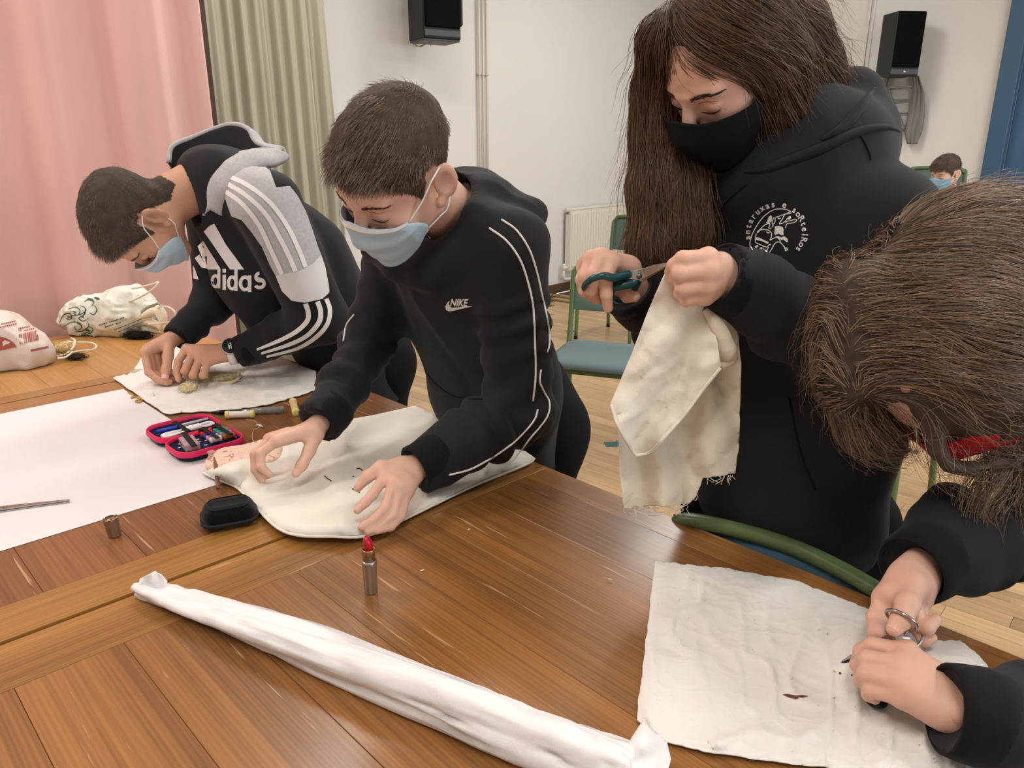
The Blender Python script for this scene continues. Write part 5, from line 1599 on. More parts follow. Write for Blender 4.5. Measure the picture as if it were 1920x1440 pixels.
def hobj(name, vf, m, parent, lo=0.45, hi=1.5, seed=1):
    o = obj(name, vf, m, parent)
    k = len(vf[0]) // PER_HAIR
    a = o.data.attributes.new('tone', 'FLOAT', 'POINT')
    if len(o.data.vertices) == k * PER_HAIR:
        a.data.foreach_set('value', np.repeat(np.random.default_rng(seed).uniform(lo, hi, k), PER_HAIR).astype(np.float32))
    return o
def hair_mat(name, col, rough=0.42, spec=0.5, amount=0.45):
    return mat(name, col, rough, spec, var=(26, amount * 0.6, (1, 1, 1)), tone=True)
HLY = [-0.15, -0.118, -0.105, -0.085, -0.050, -0.034, -0.022, 0.004, 0.010, 0.020, 0.030, 0.046, 0.062, 0.080, 0.12]
HLZ = [0.05, 0.0, -0.045, -0.064, -0.050, -0.012, 0.028, 0.028, 0.010, -0.012, 0.004, 0.030, 0.050, 0.062, 0.066]
def short_hair(fr, V, Q, sc, n, m, parent, seed, top=0.034, side=0.008, fringe=0.012, comb=(0.15, 1.0, 0.1), r=0.00042, hly=HLY, hlz=HLZ, lift=0.75, capm=None, cap0=0.0015, cap1=0.010, sweep=None):
    """cropped hair: a cap of dense hair plus single hairs growing from the scalp"""
    rs = np.random.default_rng(seed)
    L = fr.loc(V) / sc
    N = vnormals(V, Q); NL = N @ fr.M.T
    fc = L[Q].mean(1); fn = NL[Q].mean(1)
    thr = np.interp(fc[:, 1], hly, hlz) + 0.004 * noise(fc, 90, 1) 
    earless = ~((np.abs(fc[:, 0]) > 0.0735) & (fc[:, 1] > -0.036) & (fc[:, 1] < 0.016) & (fc[:, 2] < 0.026))
    msk = (fc[:, 2] > thr) & earless & (fn @ np.array([0, 0, 1.0]) > -0.75)
    hq = Q[msk]
    used = np.unique(hq); mp = np.full(len(V), -1); mp[used] = np.arange(len(used))
    Lu = L[used]
    up = np.clip((Lu[:, 2] - 0.015) / 0.07, 0, 1); up = up * up * (3 - 2 * up)
    margin = np.clip((Lu[:, 2] - np.interp(Lu[:, 1], hly, hlz)) / 0.02, 0, 1)
    thick = (cap0 + (cap1 - cap0) * up) * (0.15 + 0.85 * margin) + 0.0022 * noise(Lu, 60, 2) * margin
    Vc = V[used] + N[used] * (thick * sc)[:, None]
    cap_ = obj('hair_cap', (Vc, mp[hq]), capm or m, parent)
    # single hairs
    tri = rs.choice(len(hq), n, p=None)
    ar = np.linalg.norm(np.cross(V[hq[:, 2]] - V[hq[:, 0]], V[hq[:, 3]] - V[hq[:, 1]]), axis=1); tri = rs.choice(len(hq), n, p=ar / ar.sum())
    uu, vv_ = rs.random((2, n, 1))
    q = hq[tri]
    root = (V[q[:, 0]] * (1 - uu) + V[q[:, 1]] * uu) * (1 - vv_) + (V[q[:, 3]] * (1 - uu) + V[q[:, 2]] * uu) * vv_
    Rl = fr.loc(root) / sc; Nr = N[q].mean(1); Nl = Nr @ fr.M.T
    up = np.clip((Rl[:, 2] - 0.015) / 0.07, 0, 1); up = up * up * (3 - 2 * up)
    front = np.clip((Rl[:, 1] - 0.03) / 0.05, 0, 1) * np.clip((Rl[:, 2] - 0.03) / 0.03, 0, 1)
    ln = (side + (top - side) * up + fringe * front) * rs.uniform(0.75, 1.15, n)
    margin = np.clip((Rl[:, 2] - np.interp(Rl[:, 1], hly, hlz)) / 0.02, 0.3, 1); ln = ln * (0.4 + 0.6 * margin)
    clump = np.stack([noise(Rl, 45, 1), noise(Rl + 3, 45, 1), noise(Rl + 7, 45, 1)], 1)
    if sweep is None:
        cb = np.array(comb) * np.array([1, 1, 0])
        cd = up[:, None] * cb[None] + (1 - up)[:, None] * np.array([0, 0.25, -1.0])[None]
    else:
        cd = sweep(Rl, up)
    d = cd - Nl * (cd * Nl).sum(1)[:, None]; d /= np.linalg.norm(d, axis=1)[:, None] + 1e-6
    lf = (lift * (0.35 + 0.65 * up) * (1 - 0.45 * front))[:, None]
    d = d + Nl * lf + clump * 0.45 + rs.normal(0, 0.16, (n, 3)); d /= np.linalg.norm(d, axis=1)[:, None]
    S = 4
    pts = [Rl]
    for k in range(S):
        pts.append(pts[-1] + d * (ln / S)[:, None])
        d = d + (cd * 0.22 - Nl * 0.12) ; d /= np.linalg.norm(d, axis=1)[:, None]
    Pw = fr.w(np.stack(pts, 1).reshape(-1, 3) * sc).reshape(n, S + 1, 3)
    o = hobj('hair', strands(Pw, r, r * 0.35), m, parent)
    return o
def mask_shape(fr, sc, tree, top=0.002, bot=-0.112, a=0.072, b0=0.100, wide=72, pleats=3, pleat=0.0022, nose=0.012, chin=0.088, wtop=None):
    """face mask wrapped round nose, cheeks and chin"""
    nx, nz = 41, 27; V = []
    for j in range(nz):
        t = j / (nz - 1)
        for i in range(nx):
            s = (i / (nx - 1)) * 2 - 1
            th = math.radians((wtop or wide) + (wide - (wtop or wide)) * min(1, t * 1.4)) * s
            zt = top - 0.020 * abs(s) ** 1.3 + nose * math.exp(-(s / 0.22) ** 2) * 0.6
            zb = bot + 0.040 * abs(s) ** 1.6
            z = zt + (zb - zt) * t
            bulge = b0 + 0.015 * math.exp(-((t - 0.30) / 0.22) ** 2) * math.exp(-(s / 0.30) ** 2) - (b0 - chin) * max(0, t - 0.55) / 0.45
            aa = a * (1 - 0.22 * max(0, t - 0.35) / 0.65)
            y = 0.012 + (bulge - 0.002) * math.cos(th) ** 0.85; x = aa * math.sin(th) * 1.05
            p = np.array([x, y, z])
            if pleats: p[1] += pleat * math.sin(t * pleats * 2 * math.pi) * math.cos(th)
            w = fr.w(p * sc)
            if tree is not None:
                cen = fr.w(np.array([x * 0.2, 0.0, z]) * sc); d = unit(w - cen)
                h = tree.ray_cast(Vector(cen + d * 0.25), Vector(-d))
                if h[0] is not None:
                    hd = np.linalg.norm(np.array(h[0]) - cen) + 0.0022
                    if np.linalg.norm(w - cen) < hd or abs(s) > 0.8:
                        k = max(0.0, (abs(s) - 0.8) / 0.2)
                        w = cen + d * (max(hd, np.linalg.norm(w - cen)) * (1 - k) + hd * k)
            V.append(w)
    Q = np.array([(j * nx + i, j * nx + i + 1, (j + 1) * nx + i + 1, (j + 1) * nx + i) for j in range(nz - 1) for i in range(nx - 1)])
    return np.array(V), Q, nx, nz
def face_mask(fr, sc, tree, parent, m, strap, edge=None, name='face_mask', straps=(1, -1), **kw):
    V, Q, nx, nz = mask_shape(fr, sc, tree, **kw)
    o = obj(name, (V, Q), m, parent)
    s_ = o.modifiers.new('solid', 'SOLIDIFY'); s_.thickness = 0.0016; s_.offset = 1
    if edge is not None:
        q = V.reshape(nz, nx, 3)
        n_ = fr.f * 0.0022
        obj('mask_band', (np.vstack([q[0] + n_, q[2] * 0.5 + q[1] * 0.5 + n_]), np.array([(i, nx + i, nx + i + 1, i + 1) for i in range(nx - 1)])), edge, o)
    if strap is not None:
        q = V.reshape(nz, nx, 3)
        for s in straps:
            i = nx - 1 if s == 1 else 0
            top_, bot_ = q[1, i], q[nz - 4, i]
            et = fr.w(np.array([s * 0.086, 0.006, 0.022]) * sc); eb = fr.w(np.array([s * 0.084, -0.006, -0.043]) * sc); bk = fr.w(np.array([s * 0.084, -0.034, 0.0]) * sc)
            mid = (top_ + et) / 2 + fr.l * s * 0.003
            obj('ear_loop', tube([top_, mid, et, fr.w(np.array([s * 0.083, -0.022, 0.024]) * sc)], 0.0013, 6, 20), strap, o)
            obj('ear_loop', tube([bot_, (bot_ + eb) / 2 + fr.l * s * 0.002, eb, bk], 0.0013, 6, 20), strap, o)
    return o
def eyebrow(fr, sc, tree, parent, m, n=110, seed=0, z0=0.021, thick=0.004):
    rs = np.random.default_rng(seed)
    for s in (-1, 1):
        P_ = []
        for k in range(n):
            t = rs.random(); x = s * (0.014 + 0.036 * t); z = z0 + 0.006 * math.sin(t * 2.4) - 0.004 * t + rs.normal(0, 1) * thick * 0.35 * (1.1 - 0.6 * t)
            d = np.array([s * 0.8, 0, 0.5 - 0.9 * t])
            pts = []
            for q_ in range(3):
                p = np.array([x, 0.2, z]) + d * 0.0028 * q_
                o_ = fr.w(p * sc); h = tree.ray_cast(Vector(o_), Vector(-fr.f))
                pts.append(np.array(h[0]) + fr.f * (0.0006 + 0.0004 * q_) if h[0] is not None else o_ - fr.f * 0.1)
            P_.append(pts)
        obj('eyebrow', strands(np.array(P_), 0.00045, 0.0002), m, parent)
def lash_line(fr, sc, tree, parent, m, r=0.0009):
    for s in (-1, 1):
        pts = []
        for t in np.linspace(-1, 1, 9):
            p = np.array([s * 0.031 + t * 0.0135, 0.2, -0.0045 - 0.0035 * (1 - t * t)])
            h = tree.ray_cast(Vector(fr.w(p * sc)), Vector(-fr.f))
            if h[0] is not None: pts.append(np.array(h[0]) + fr.f * 0.0008)
        if len(pts) > 3: obj('eyelashes', tube(pts, [r * 0.4, r, r, r * 0.4], 6, 14), m, parent)
        pts = []
        for t in np.linspace(-1, 1, 9):
            p = np.array([s * 0.031 + t * 0.014, 0.2, 0.0115 - 0.003 * t * t])
            h = tree.ray_cast(Vector(fr.w(p * sc)), Vector(-fr.f))
            if h[0] is not None: pts.append(np.array(h[0]) + fr.f * 0.0002)
        if len(pts) > 3: obj('eyelid_crease', tube(pts, [0.0002, 0.0005, 0.0005, 0.0002], 5, 14), mat('skin_crease', (164, 104, 84), 0.6), parent)
def legs_shape(hip, feet, r=0.085, res=0.009, rk=0.06, ra=0.05):
    """trousers: hip = pelvis centre, feet = ankle points"""
    pts = np.vstack([[hip], feet])
    g = Blend(pts.min(0) - 0.16, pts.max(0) + 0.16, res)
    for s, ft in zip((1, -1), feet):
        h = np.asarray(hip) + LFT * s * 0.085; kn = h * 0.5 + np.asarray(ft) * 0.5 + FAC * 0.02
        g.cap(np.asarray(hip) + [0, 0, 0.05], h, 0.12, 0.10, 0.05); g.cap(h, kn, r, rk, 0.04); g.cap(kn, ft, rk, ra, 0.02)
    V, Q = g.mesh()
    return V + drape(V, vnormals(V, Q), 0.005, 8), Q
def shoes(parent, feet, fac=FAC):
    for s, ft in zip((1, -1), feet):
        ft = np.asarray(ft, float); b = np.array([ft[0], ft[1], 0.0])
        g = Blend(b + [-0.2, -0.2, -0.01], b + [0.2, 0.2, 0.13], 0.006)
        g.cap(b - fac * 0.04 + [0, 0, 0.045], b + fac * 0.13 + [0, 0, 0.036], 0.042, 0.036, 0.0); g.cap(b + [0, 0, 0.05], b + [0, 0, 0.09], 0.042, 0.042, 0.03)
        V, Q = g.mesh(); V[:, 2] = np.maximum(V[:, 2], 0.001)
        obj('shoe', (V, Q), M_SHOE, parent)
M_MASKB = mat('blue_mask', (184, 206, 222), 0.75, 0.2, bump=(900, 0.15, 0.0006))
M_MASKW = mat('white_mask_band', (232, 228, 224), 0.75, 0.2)
M_STRAP = mat('white_ear_loop', (238, 238, 240), 0.7)
# ------------------------------------------------------------------ long hair flowing over a blended volume
def sample(g, p):
    q = (p - g.lo) / g.h
    i = np.clip(np.floor(q).astype(int), 0, np.array(g.f.shape) - 2); f = np.clip(q - i, 0, 1)
    x, y, z = i.T; fx, fy, fz = f.T; F_ = g.f
    c0 = (F_[x, y, z] * (1 - fx) + F_[x + 1, y, z] * fx) * (1 - fy) + (F_[x, y + 1, z] * (1 - fx) + F_[x + 1, y + 1, z] * fx) * fy
    c1 = (F_[x, y, z + 1] * (1 - fx) + F_[x + 1, y, z + 1] * fx) * (1 - fy) + (F_[x, y + 1, z + 1] * (1 - fx) + F_[x + 1, y + 1, z + 1] * fx) * fy
    return c0 * (1 - fz) + c1 * fz
def grad(g, p):
    e = g.h * 0.75; G = np.stack([sample(g, p + d) - sample(g, p - d) for d in np.eye(3) * e], 1)
    return G / (np.linalg.norm(G, axis=1)[:, None] + 1e-9)
def flow_hair(g, guides, n, steps, step, r=0.0004, off=(0.0005, 0.005), wob=0.25, seed=0, keep=None, fly=0.06, flyamp=0.02, power=3, roots=None, curl=0.0):
    """hairs that start anywhere on the volume and run along it in the sense of the guides"""
    rs = np.random.default_rng(seed)
    gp, gt = [], []
    for q in guides:
        s = spline(np.array(q), 24); t = np.gradient(s, axis=0); gp.append(s); gt.append(t / np.linalg.norm(t, axis=1)[:, None])
    gp = np.vstack(gp); gt = np.vstack(gt)
    if roots is None:
        V, Q = g.mesh()
        ok = np.arange(len(V)) if keep is None else np.where(keep(V))[0]
        p = V[rs.choice(ok, n)] + rs.normal(0, g.h * 0.6, (n, 3))
    else:
        p = roots
    o = rs.uniform(off[0], off[1], n); isfly = rs.random(n) < fly
    ph = rs.uniform(0, 6.28, n); L_ = rs.uniform(0.6, 1.2, n)
    pts = []; dirp = None
    jit = rs.normal(0, 1, (n, 3)) * wob
    fv = rs.normal(0, 1, (n, 3)); 
    for k in range(steps):
        gr = grad(g, p); d_ = sample(g, p)
        o_ = o + isfly * flyamp * (k / steps) ** 1.3
        p = p - gr * ((d_ - o_) * 0.8)[:, None]
        pts.append(p.copy())
        dd = ((p[:, None] - gp[None]) ** 2).sum(2); w = 1 / (dd + 1e-4) ** power
        t = (w @ gt) / w.sum(1)[:, None]
        t = t - gr * (t * gr).sum(1)[:, None] * 0.9
        t = t / (np.linalg.norm(t, axis=1)[:, None] + 1e-9)
        t = t + jit * 0.5 + np.stack([noise(p + seed, 30, 1), noise(p + 9 + seed, 30, 1), noise(p + 19 + seed, 30, 1)], 1) * wob + isfly[:, None] * fv * 0.25
        if curl:
            b_ = np.cross(t, gr); t = t + curl * (np.sin(ph + k * 1.25)[:, None] * b_ + np.cos(ph + k * 1.25)[:, None] * gr)
        t = t / (np.linalg.norm(t, axis=1)[:, None] + 1e-9)
        t = t if dirp is None else unit_rows(0.6 * t + 0.4 * dirp)
        dirp = t
        p = p + t * (step * L_)[:, None]
    return strands(np.stack(pts, 1), r, r * 0.4)
def unit_rows(a): return a / (np.linalg.norm(a, axis=1)[:, None] + 1e-9)
# ================================================================== boy in the middle
def sleeve(g, sh, el, wr, d, r=(0.062, 0.052, 0.050, 0.038), cuff=0.036):
    d = unit(unit(d) * 0.35 + unit(wr - el) * 0.65)
    g.cap(sh, el, r[0], r[1], 0.03)
    g.cap(el, wr - d * 0.03, r[2], r[3], 0.02)
    g.cap(wr - d * 0.035, wr + d * 0.01, cuff, cuff, 0.006)
    g.cap(wr + d * 0.05, wr + d * 0.14, 0.052, 0.052, 0.003, op='s')
def cuff(parent, wr, el, d, r):
    d = unit(unit(d) * 0.35 + unit(wr - el) * 0.65)
    obj('cuff', lathe([(r * 0.86, -0.052), (r * 1.02, -0.047), (r * 1.06, -0.03), (r * 1.02, -0.008), (r * 0.97, 0.004), (r * 0.90, 0.0055), (r * 0.86, 0.0), (r * 0.84, -0.03)], wr + d * 0.010, d, 28), M_RIBF, parent)
def torso(g, chain, half, ratio, fac=FAC, k=0.05):
    for a, b, ra, rb in zip(chain[:-1], chain[1:], half[:-1], half[1:]):
        g.cap(a, b, ra, rb, k, n=fac, ratio=ratio)
def hood_of(parent, tree, polys, m, name): pass
def make_boy2():
    t = empty('person', (0.02, 1.62, 0), 'person in a black hoodie with white piping and blue mask reaching for the lipstick', 'person', 'young people working at the table')
    shC = P(852, 432, 1.40); shL = shC + 0.148 * LFT - [0, 0, 0.012]; shR = shC - 0.148 * LFT - [0, 0, 0.012]
    elL, wrL = P(978, 768, 1.275), P(792, 872, 1.152)
    elR, wrR = P(694, 650, 1.46), P(606, 786, 1.275)
    neck = P(856, 415, 1.40)
    fr = Frame(P(742, 326, 1.235), (-0.53, -0.54, -0.65), (-0.20, -0.62, 0.76)); sc = 1.02
    HV, HQ = head_shape(fr, neck, sc)
    dL = unit(P(735, 905, 1.11) - wrL); dR = unit(P(545, 822, 1.23) - wrR)
    hl = hand_shape(P(768, 880, 1.140), wrL + unit(elL - wrL) * 0.018,
        [P(722, 893, 1.105), P(738, 905, 1.09), P(752, 916, 1.085), P(764, 922, 1.088)],
        [[P(699, 927, 1.065), P(684, 943, 1.05), P(670, 957, 1.037)], [P(724, 950, 1.055), P(702, 974, 1.037), P(678, 988, 1.02)], [P(738, 966, 1.05), P(714, 986, 1.035), P(690, 997, 1.02)], [P(752, 968, 1.055), P(733, 988, 1.04), P(706, 996, 1.025)]],
        [P(748, 876, 1.135), P(714, 876, 1.115), P(689, 894, 1.10), P(671, 914, 1.09)], rp=0.0125, rf=0.0078, rw=0.023)
    hr = hand_shape(P(588, 806, 1.262), wrR + unit(elR - wrR) * 0.018,
        [P(521, 826, 1.20), P(513, 822, 1.217), P(506, 824, 1.234), P(503, 832, 1.25)],
        [[P(488, 850, 1.185), P(489, 875, 1.175), P(504, 889, 1.178)], [P(478, 852, 1.20), P(479, 880, 1.187), P(491, 900, 1.187)], [P(480, 858, 1.222), P(482, 882, 1.21), P(492, 898, 1.207)], [P(486, 862, 1.243), P(490, 882, 1.235), P(500, 892, 1.23)]],
        [P(590, 820, 1.245), P(580, 845, 1.215), P(566, 872, 1.195), P(555, 888, 1.185)], rp=0.0125, rf=0.0078, rw=0.023)
    g = Blend(np.minimum(shR, elR) - 0.1, np.maximum(shL, elL) + [0.1, 0.1, 0.05], 0.008)
    g.cap(neck, shC - [0, 0, 0.1], 0.05, 0.08, 0.0)
    g.chain([shC, shL, elL, wrL], [0.03, 0.03, 0.022, 0.019], 0.02); g.chain([shC, shR, elR, wrR], [0.03, 0.03, 0.022, 0.019], 0.02)
    body = obj('body', merge((HV, HQ), hl, hr, g.mesh()), M_SKIN, t)
    ht = bvh(HV, HQ)
    for a_, b_ in ((P(670, 957, 1.037), P(684, 943, 1.05)), (P(678, 988, 1.02), P(702, 974, 1.037)), (P(671, 914, 1.09), P(689, 894, 1.10))):
        obj('finger_nail', nail(a_, b_, (-0.1, -0.35, 0.8), 0.0062, 0.009), M_NAIL, body)
    # hoodie
    pel = P(935, 845, 1.58)
    ch = [shC - [0, 0, 0.05], P(872, 560, 1.455), P(915, 700, 1.51), pel]
    lo = np.array([-0.42, 1.05, 0.60]); hi = np.array([0.17, 1.75, 1.36])
    g = Blend(lo, hi, 0.0055)
    torso(g, ch, [0.145, 0.155, 0.158, 0.155], 0.66)
    g.cap(shL, shR, 0.060, 0.060, 0.04)
    g.cap(P(858, 400, 1.41), shC - [0, 0, 0.05], 0.062, 0.10, 0.05)
    sleeve(g, shL, elL, wrL, dL, (0.066, 0.057, 0.057, 0.043), 0.0385); sleeve(g, shR, elR, wrR, dR, (0.064, 0.054, 0.052, 0.041), 0.0385)
    # hood lying on the back and its collar round the neck
    g.cap(P(868, 352, 1.48), P(985, 398, 1.40), 0.040, 0.030, 0.03, n=(0, 0, 1), ratio=0.7)
    g.cap(P(905, 365, 1.46), P(960, 420, 1.38), 0.045, 0.042, 0.03)
    g.chain([P(866, 345, 1.47), P(910, 375, 1.39), P(905, 425, 1.32), P(862, 478, 1.30), P(800, 508, 1.30), P(740, 502, 1.32), P(700, 465, 1.38)], [0.022, 0.030, 0.030, 0.026, 0.022, 0.022, 0.024], 0.03)
    # room for the neck
    g.cap(fr.w((0, 0.0, -0.03)), neck + [0, 0, 0.012], 0.074, 0.064, 0.008, op='s')
    V, Q = g.mesh(); N = vnormals(V, Q)
    D = drape(V, N, 0.013, 6.5, 1.0)
    D += arm_folds(V, N, shL, elL, 0.075, 130, 0.0095, 0.25, 1.1, 2) + arm_folds(V, N, elL, wrL, 0.07, 120, 0.0075, -0.1, 0.7, 5)
    D += arm_folds(V, N, shR, elR, 0.075, 130, 0.0070, 0.2, 1.1, 9) + arm_folds(V, N, elR, wrR, 0.07, 120, 0.0055, -0.1, 0.75, 7)
    V = relax(V + D, Q, 1, 0.4)
    hd = obj('hoodie', (V, Q), M_BLACKF, t)
    cuff(hd, wrL, elL, dL, 0.0395); cuff(hd, wrR, elR, dR, 0.0395)
    tr = bvh(V, Q)
    for pts in ([(918, 428), (950, 452), (975, 487), (990, 530), (1000, 580), (1003, 650), (1004, 705), (999, 752)], [(1008, 768), (1003, 785), (985, 808), (955, 836), (915, 862), (880, 880), (842, 890)],
                [(940, 412), (968, 432), (992, 468), (1006, 510), (1016, 555), (1026, 600), (1030, 640), (1026, 660)], [(1014, 693), (1012, 715), (1020, 735), (1030, 755), (1027, 778), (1012, 800), (995, 820), (976, 846)],
                [(668, 470), (662, 500), (655, 540), (652, 570)], [(664, 590), (650, 610), (644, 640)]):
        p = on_surface(pts, tr, 0.0008, 36)
        if len(p) > 4: obj('piping', tube(p, 0.0017, 6), M_WHITEP, hd)
    # chest emblem: slanted block letters over a swoosh
    bm = text_shape('NIKE', 1.0, 0.03)
    co = np.array([v.co[:] for v in bm.verts]); x0, x1 = co[:, 0].min(), co[:, 0].max()
    for v in bm.verts:
        tx = (v.co.x - x0) / (x1 - x0); ty = v.co.y / 0.7
        v.co = (844 + tx * 32 + ty * 3.0, 573 - ty * 13 + tx * 0.5, 0)
    V2, F2 = cut_bm(bm, 6)
    obj('chest_lettering', lay_on(V2, F2, tr), M_WHITEP, hd, False)
    sw = [(843, 563), (839, 567), (835.5, 574), (836.5, 580), (842, 583), (850, 582), (862, 579), (876, 576), (887.5, 573.5), (872, 574), (858, 575.5), (849, 576), (844, 574), (842, 570)]
    V2, F2 = cut_grid([sw], 6)
    obj('chest_swoosh', lay_on(V2, F2, tr), M_WHITEP, hd, False)
    p = on_surface([(800, 700), (820, 722), (850, 742), (880, 747), (905, 748)], tr, 0.0002, 20)
    obj('pocket_seam', tube(p, 0.0014, 6), M_RIBF, hd)
    # tee collar peeping out
    obj('tee_collar', tube([P(872, 343, 1.445), P(888, 362, 1.41), P(894, 374, 1.375)], 0.006, 8, 12), mat('grey_tee', (168, 168, 172), 0.9), hd)
    feet = [np.array([0.10, 1.62, 0.09]), np.array([-0.10, 1.78, 0.09])]
    obj('trousers', legs_shape(np.array([0.01, 1.64, 0.72]), feet), M_TROUS, t); shoes(t, feet)
    hm = hair_mat('dark_brown_short_hair', (122, 102, 86), 0.40, 0.5, 0.4)
    hm2 = mat('dark_brown_scalp', (70, 58, 49), 0.7, 0.2, var=(60, 0.3))
    short_hair(fr, HV, HQ, sc, 15000, hm, t, 21, top=0.034, side=0.009, fringe=0.010, comb=(0.25, 1.0, 0), capm=hm2, cap1=0.014)
    eyebrow(fr, sc, ht, body, mat('brow_hair', (58, 42, 34), 0.7), seed=3); lash_line(fr, sc, ht, body, mat('lash', (34, 26, 24), 0.6))
    face_mask(fr, sc, ht, t, M_MASKB, M_STRAP, M_MASKW, wide=80, wtop=60, a=0.074)
    return t
make_boy2()
# ================================================================== girl cutting the cloth
def wire(pts, w, tree, n=24, closed=False):
    return ribbon_on(pts, w, tree, 0.0012, n)
def make_girl1():
    t = empty('person', (0.47, 1.17, 0), 'standing person in a black hoodie and black mask cutting cloth with teal scissors', 'person', 'young people working at the table')
    sc = 0.95
    fr = Frame(P(1367, 118, 1.09), (-0.63, -0.33, -0.69), (-0.52, -0.48, 0.70))
    shC = P(1482, 348, 1.13); shL = shC + 0.142 * LFT - [0, 0, 0.045]; shR = shC - 0.16 * LFT - [0, 0, 0.01]
    elL, wrL = P(1595, 665, 0.985), P(1362, 522, 0.935)
    elR, wrR = P(1300, 655, 1.17), P(1185, 545, 1.06)
    neck = P(1478, 300, 1.15)
    HV, HQ = head_shape(fr, neck, sc, rneck=0.047)
    dL = unit(P(1325, 512, 0.91) - wrL); dR = unit(P(1150, 520, 1.015) - wrR)
    hl = hand_shape(P(1350, 516, 0.925), wrL + unit(elL - wrL) * 0.018,
        [P(1328, 482, 0.905), P(1331, 508, 0.897), P(1329, 535, 0.900), P(1322, 556, 0.908)],
        [[P(1280, 485, 0.898), P(1264, 497, 0.905), P(1256, 509, 0.915)], [P(1275, 513, 0.893), P(1268, 522, 0.912), P(1280, 524, 0.93)], [P(1280, 541, 0.897), P(1276, 549, 0.915), P(1290, 548, 0.93)], [P(1290, 561, 0.905), P(1286, 564, 0.92), P(1298, 562, 0.932)]],
        [P(1345, 498, 0.935), P(1310, 496, 0.94), P(1285, 503, 0.935), P(1264, 510, 0.928)], rp=0.0125, rf=0.0088, rw=0.024)
    hr = hand_shape(P(1170, 505, 1.035), wrR + unit(elR - wrR) * 0.018,
        [P(1147, 492, 1.0), P(1127, 482, 1.003), P(1108, 486, 1.015), P(1096, 498, 1.03)],
        [[P(1136, 522, 0.980), P(1137, 552, 0.978), P(1140, 578, 0.983)], [P(1113, 514, 0.983), P(1109, 544, 0.987), P(1122, 562, 1.0)], [P(1097, 518, 1.0), P(1098, 546, 1.003), P(1114, 560, 1.015)], [P(1090, 524, 1.02), P(1094, 546, 1.022), P(1108, 557, 1.03)]],
        [P(1170, 518, 1.03), P(1160, 542, 1.015), P(1174, 552, 1.008), P(1190, 556, 1.002)], rp=0.0125, rf=0.0086, rw=0.023)
    g = Blend(np.minimum(np.minimum(shL, shR), np.minimum(elL, wrR)) - 0.1, np.maximum(np.maximum(shL, shR), elR) + 0.1, 0.008)
    g.cap(neck, shC - [0, 0, 0.1], 0.05, 0.08, 0.0)
    g.chain([shC, shL, elL, wrL], [0.03, 0.03, 0.022, 0.019], 0.02); g.chain([shC, shR, elR, wrR], [0.03, 0.03, 0.022, 0.019], 0.02)
    body = obj('body', merge((HV, HQ), hl, hr, g.mesh()), M_SKIN, t)
    ht = bvh(HV, HQ)
    obj('finger_nail', nail(P(1140, 578, 0.983), P(1137, 552, 0.978), (0.0, -1, 0.25), 0.0068, 0.010), M_NAIL, body)
    # hoodie
    g = Blend((0.02, 0.80, 0.56), (0.72, 1.42, 1.48), 0.0058)
    torso(g, [shC - [0, 0, 0.03], P(1492, 520, 1.14), P(1484, 720, 1.15), P(1476, 930, 1.13)], [0.130, 0.165, 0.172, 0.155], 0.64)
    g.cap(shL, shR, 0.052, 0.052, 0.06)
    sleeve(g, shL, elL, wrL, dL, (0.060, 0.058, 0.058, 0.046), 0.041); sleeve(g, shR, elR, wrR, dR, (0.066, 0.062, 0.060, 0.048), 0.041)
    # hem band
    hm_ = P(1470, 985, 1.12)
    g.cap(hm_ + [0, 0, 0.02], hm_, 0.150, 0.140, 0.02, n=FAC, ratio=0.66)
    g.cut(hm_ - [0, 0, 0.03], (0, 0, -1), 0.02)
    # hood
    g.chain([P(1450, 320, 1.09), P(1510, 290, 1.09), P(1580, 258, 1.10), P(1622, 262, 1.14)], [0.030, 0.038, 0.042, 0.042], 0.05)
    g.chain([P(1560, 200, 1.19), P(1595, 174, 1.17), P(1618, 178, 1.15), P(1624, 218, 1.14)], [0.035, 0.028, 0.024, 0.036], 0.025)
    g.chain([P(1440, 335, 1.09), P(1390, 350, 1.12), P(1350, 345, 1.16)], [0.030, 0.028, 0.035], 0.05)
    g.cap(P(1480, 240, 1.13), P(1520, 300, 1.16), 0.07, 0.09, 0.05)
    g.cap(fr.w((0, 0.0, -0.06)), neck + [0, 0, 0.015], 0.060, 0.052, 0.006, op='s')
    V, Q = g.mesh(); N = vnormals(V, Q)
    D = drape(V, N, 0.012, 5.0, 4.0)
    D += arm_folds(V, N, elL, wrL, 0.085, 95, 0.006, -0.1, 0.75, 5) + arm_folds(V, N, shL, elL, 0.085, 80, 0.005, 0.3, 1.1, 6) + arm_folds(V, N, elR, wrR, 0.08, 110, 0.005, -0.1, 0.8, 8)
    V = relax(V + D, Q, 1, 0.4)
    hd = obj('hoodie', (V, Q), M_BLACKF, t); tr = bvh(V, Q)
    cuff(hd, wrL, elL, dL, 0.0425); cuff(hd, wrR, elR, dR, 0.0425)
    # seams and cord
    for pts in ([(1698, 250), (1660, 238), (1600, 250), (1540, 278), (1480, 300), (1430, 318), (1395, 322)], [(1640, 165), (1612, 205), (1580, 240), (1540, 262)]):
        p = on_surface(pts, tr, 0.0, 40)
        if len(p) > 4: obj('hood_fold', tube(p, [0.002, 0.006, 0.007, 0.006, 0.002], 8), M_BLACKF, hd)
    for pts in ([(1600, 240), (1618, 262), (1630, 288), (1632, 300)], [(1330, 470), (1345, 420), (1360, 380), (1400, 345)]):
        p = on_surface(pts, tr, 0.0004, 18)
        if len(p) > 4: obj('seam', tube(p, 0.0016, 6), M_RIBF, hd)
    p = on_surface([(1480, 745), (1490, 800), (1505, 860), (1528, 920)], tr, 0.0004, 18)
    if len(p) > 4: obj('pocket_seam', tube(p, 0.0018, 6), M_RIBF, hd)
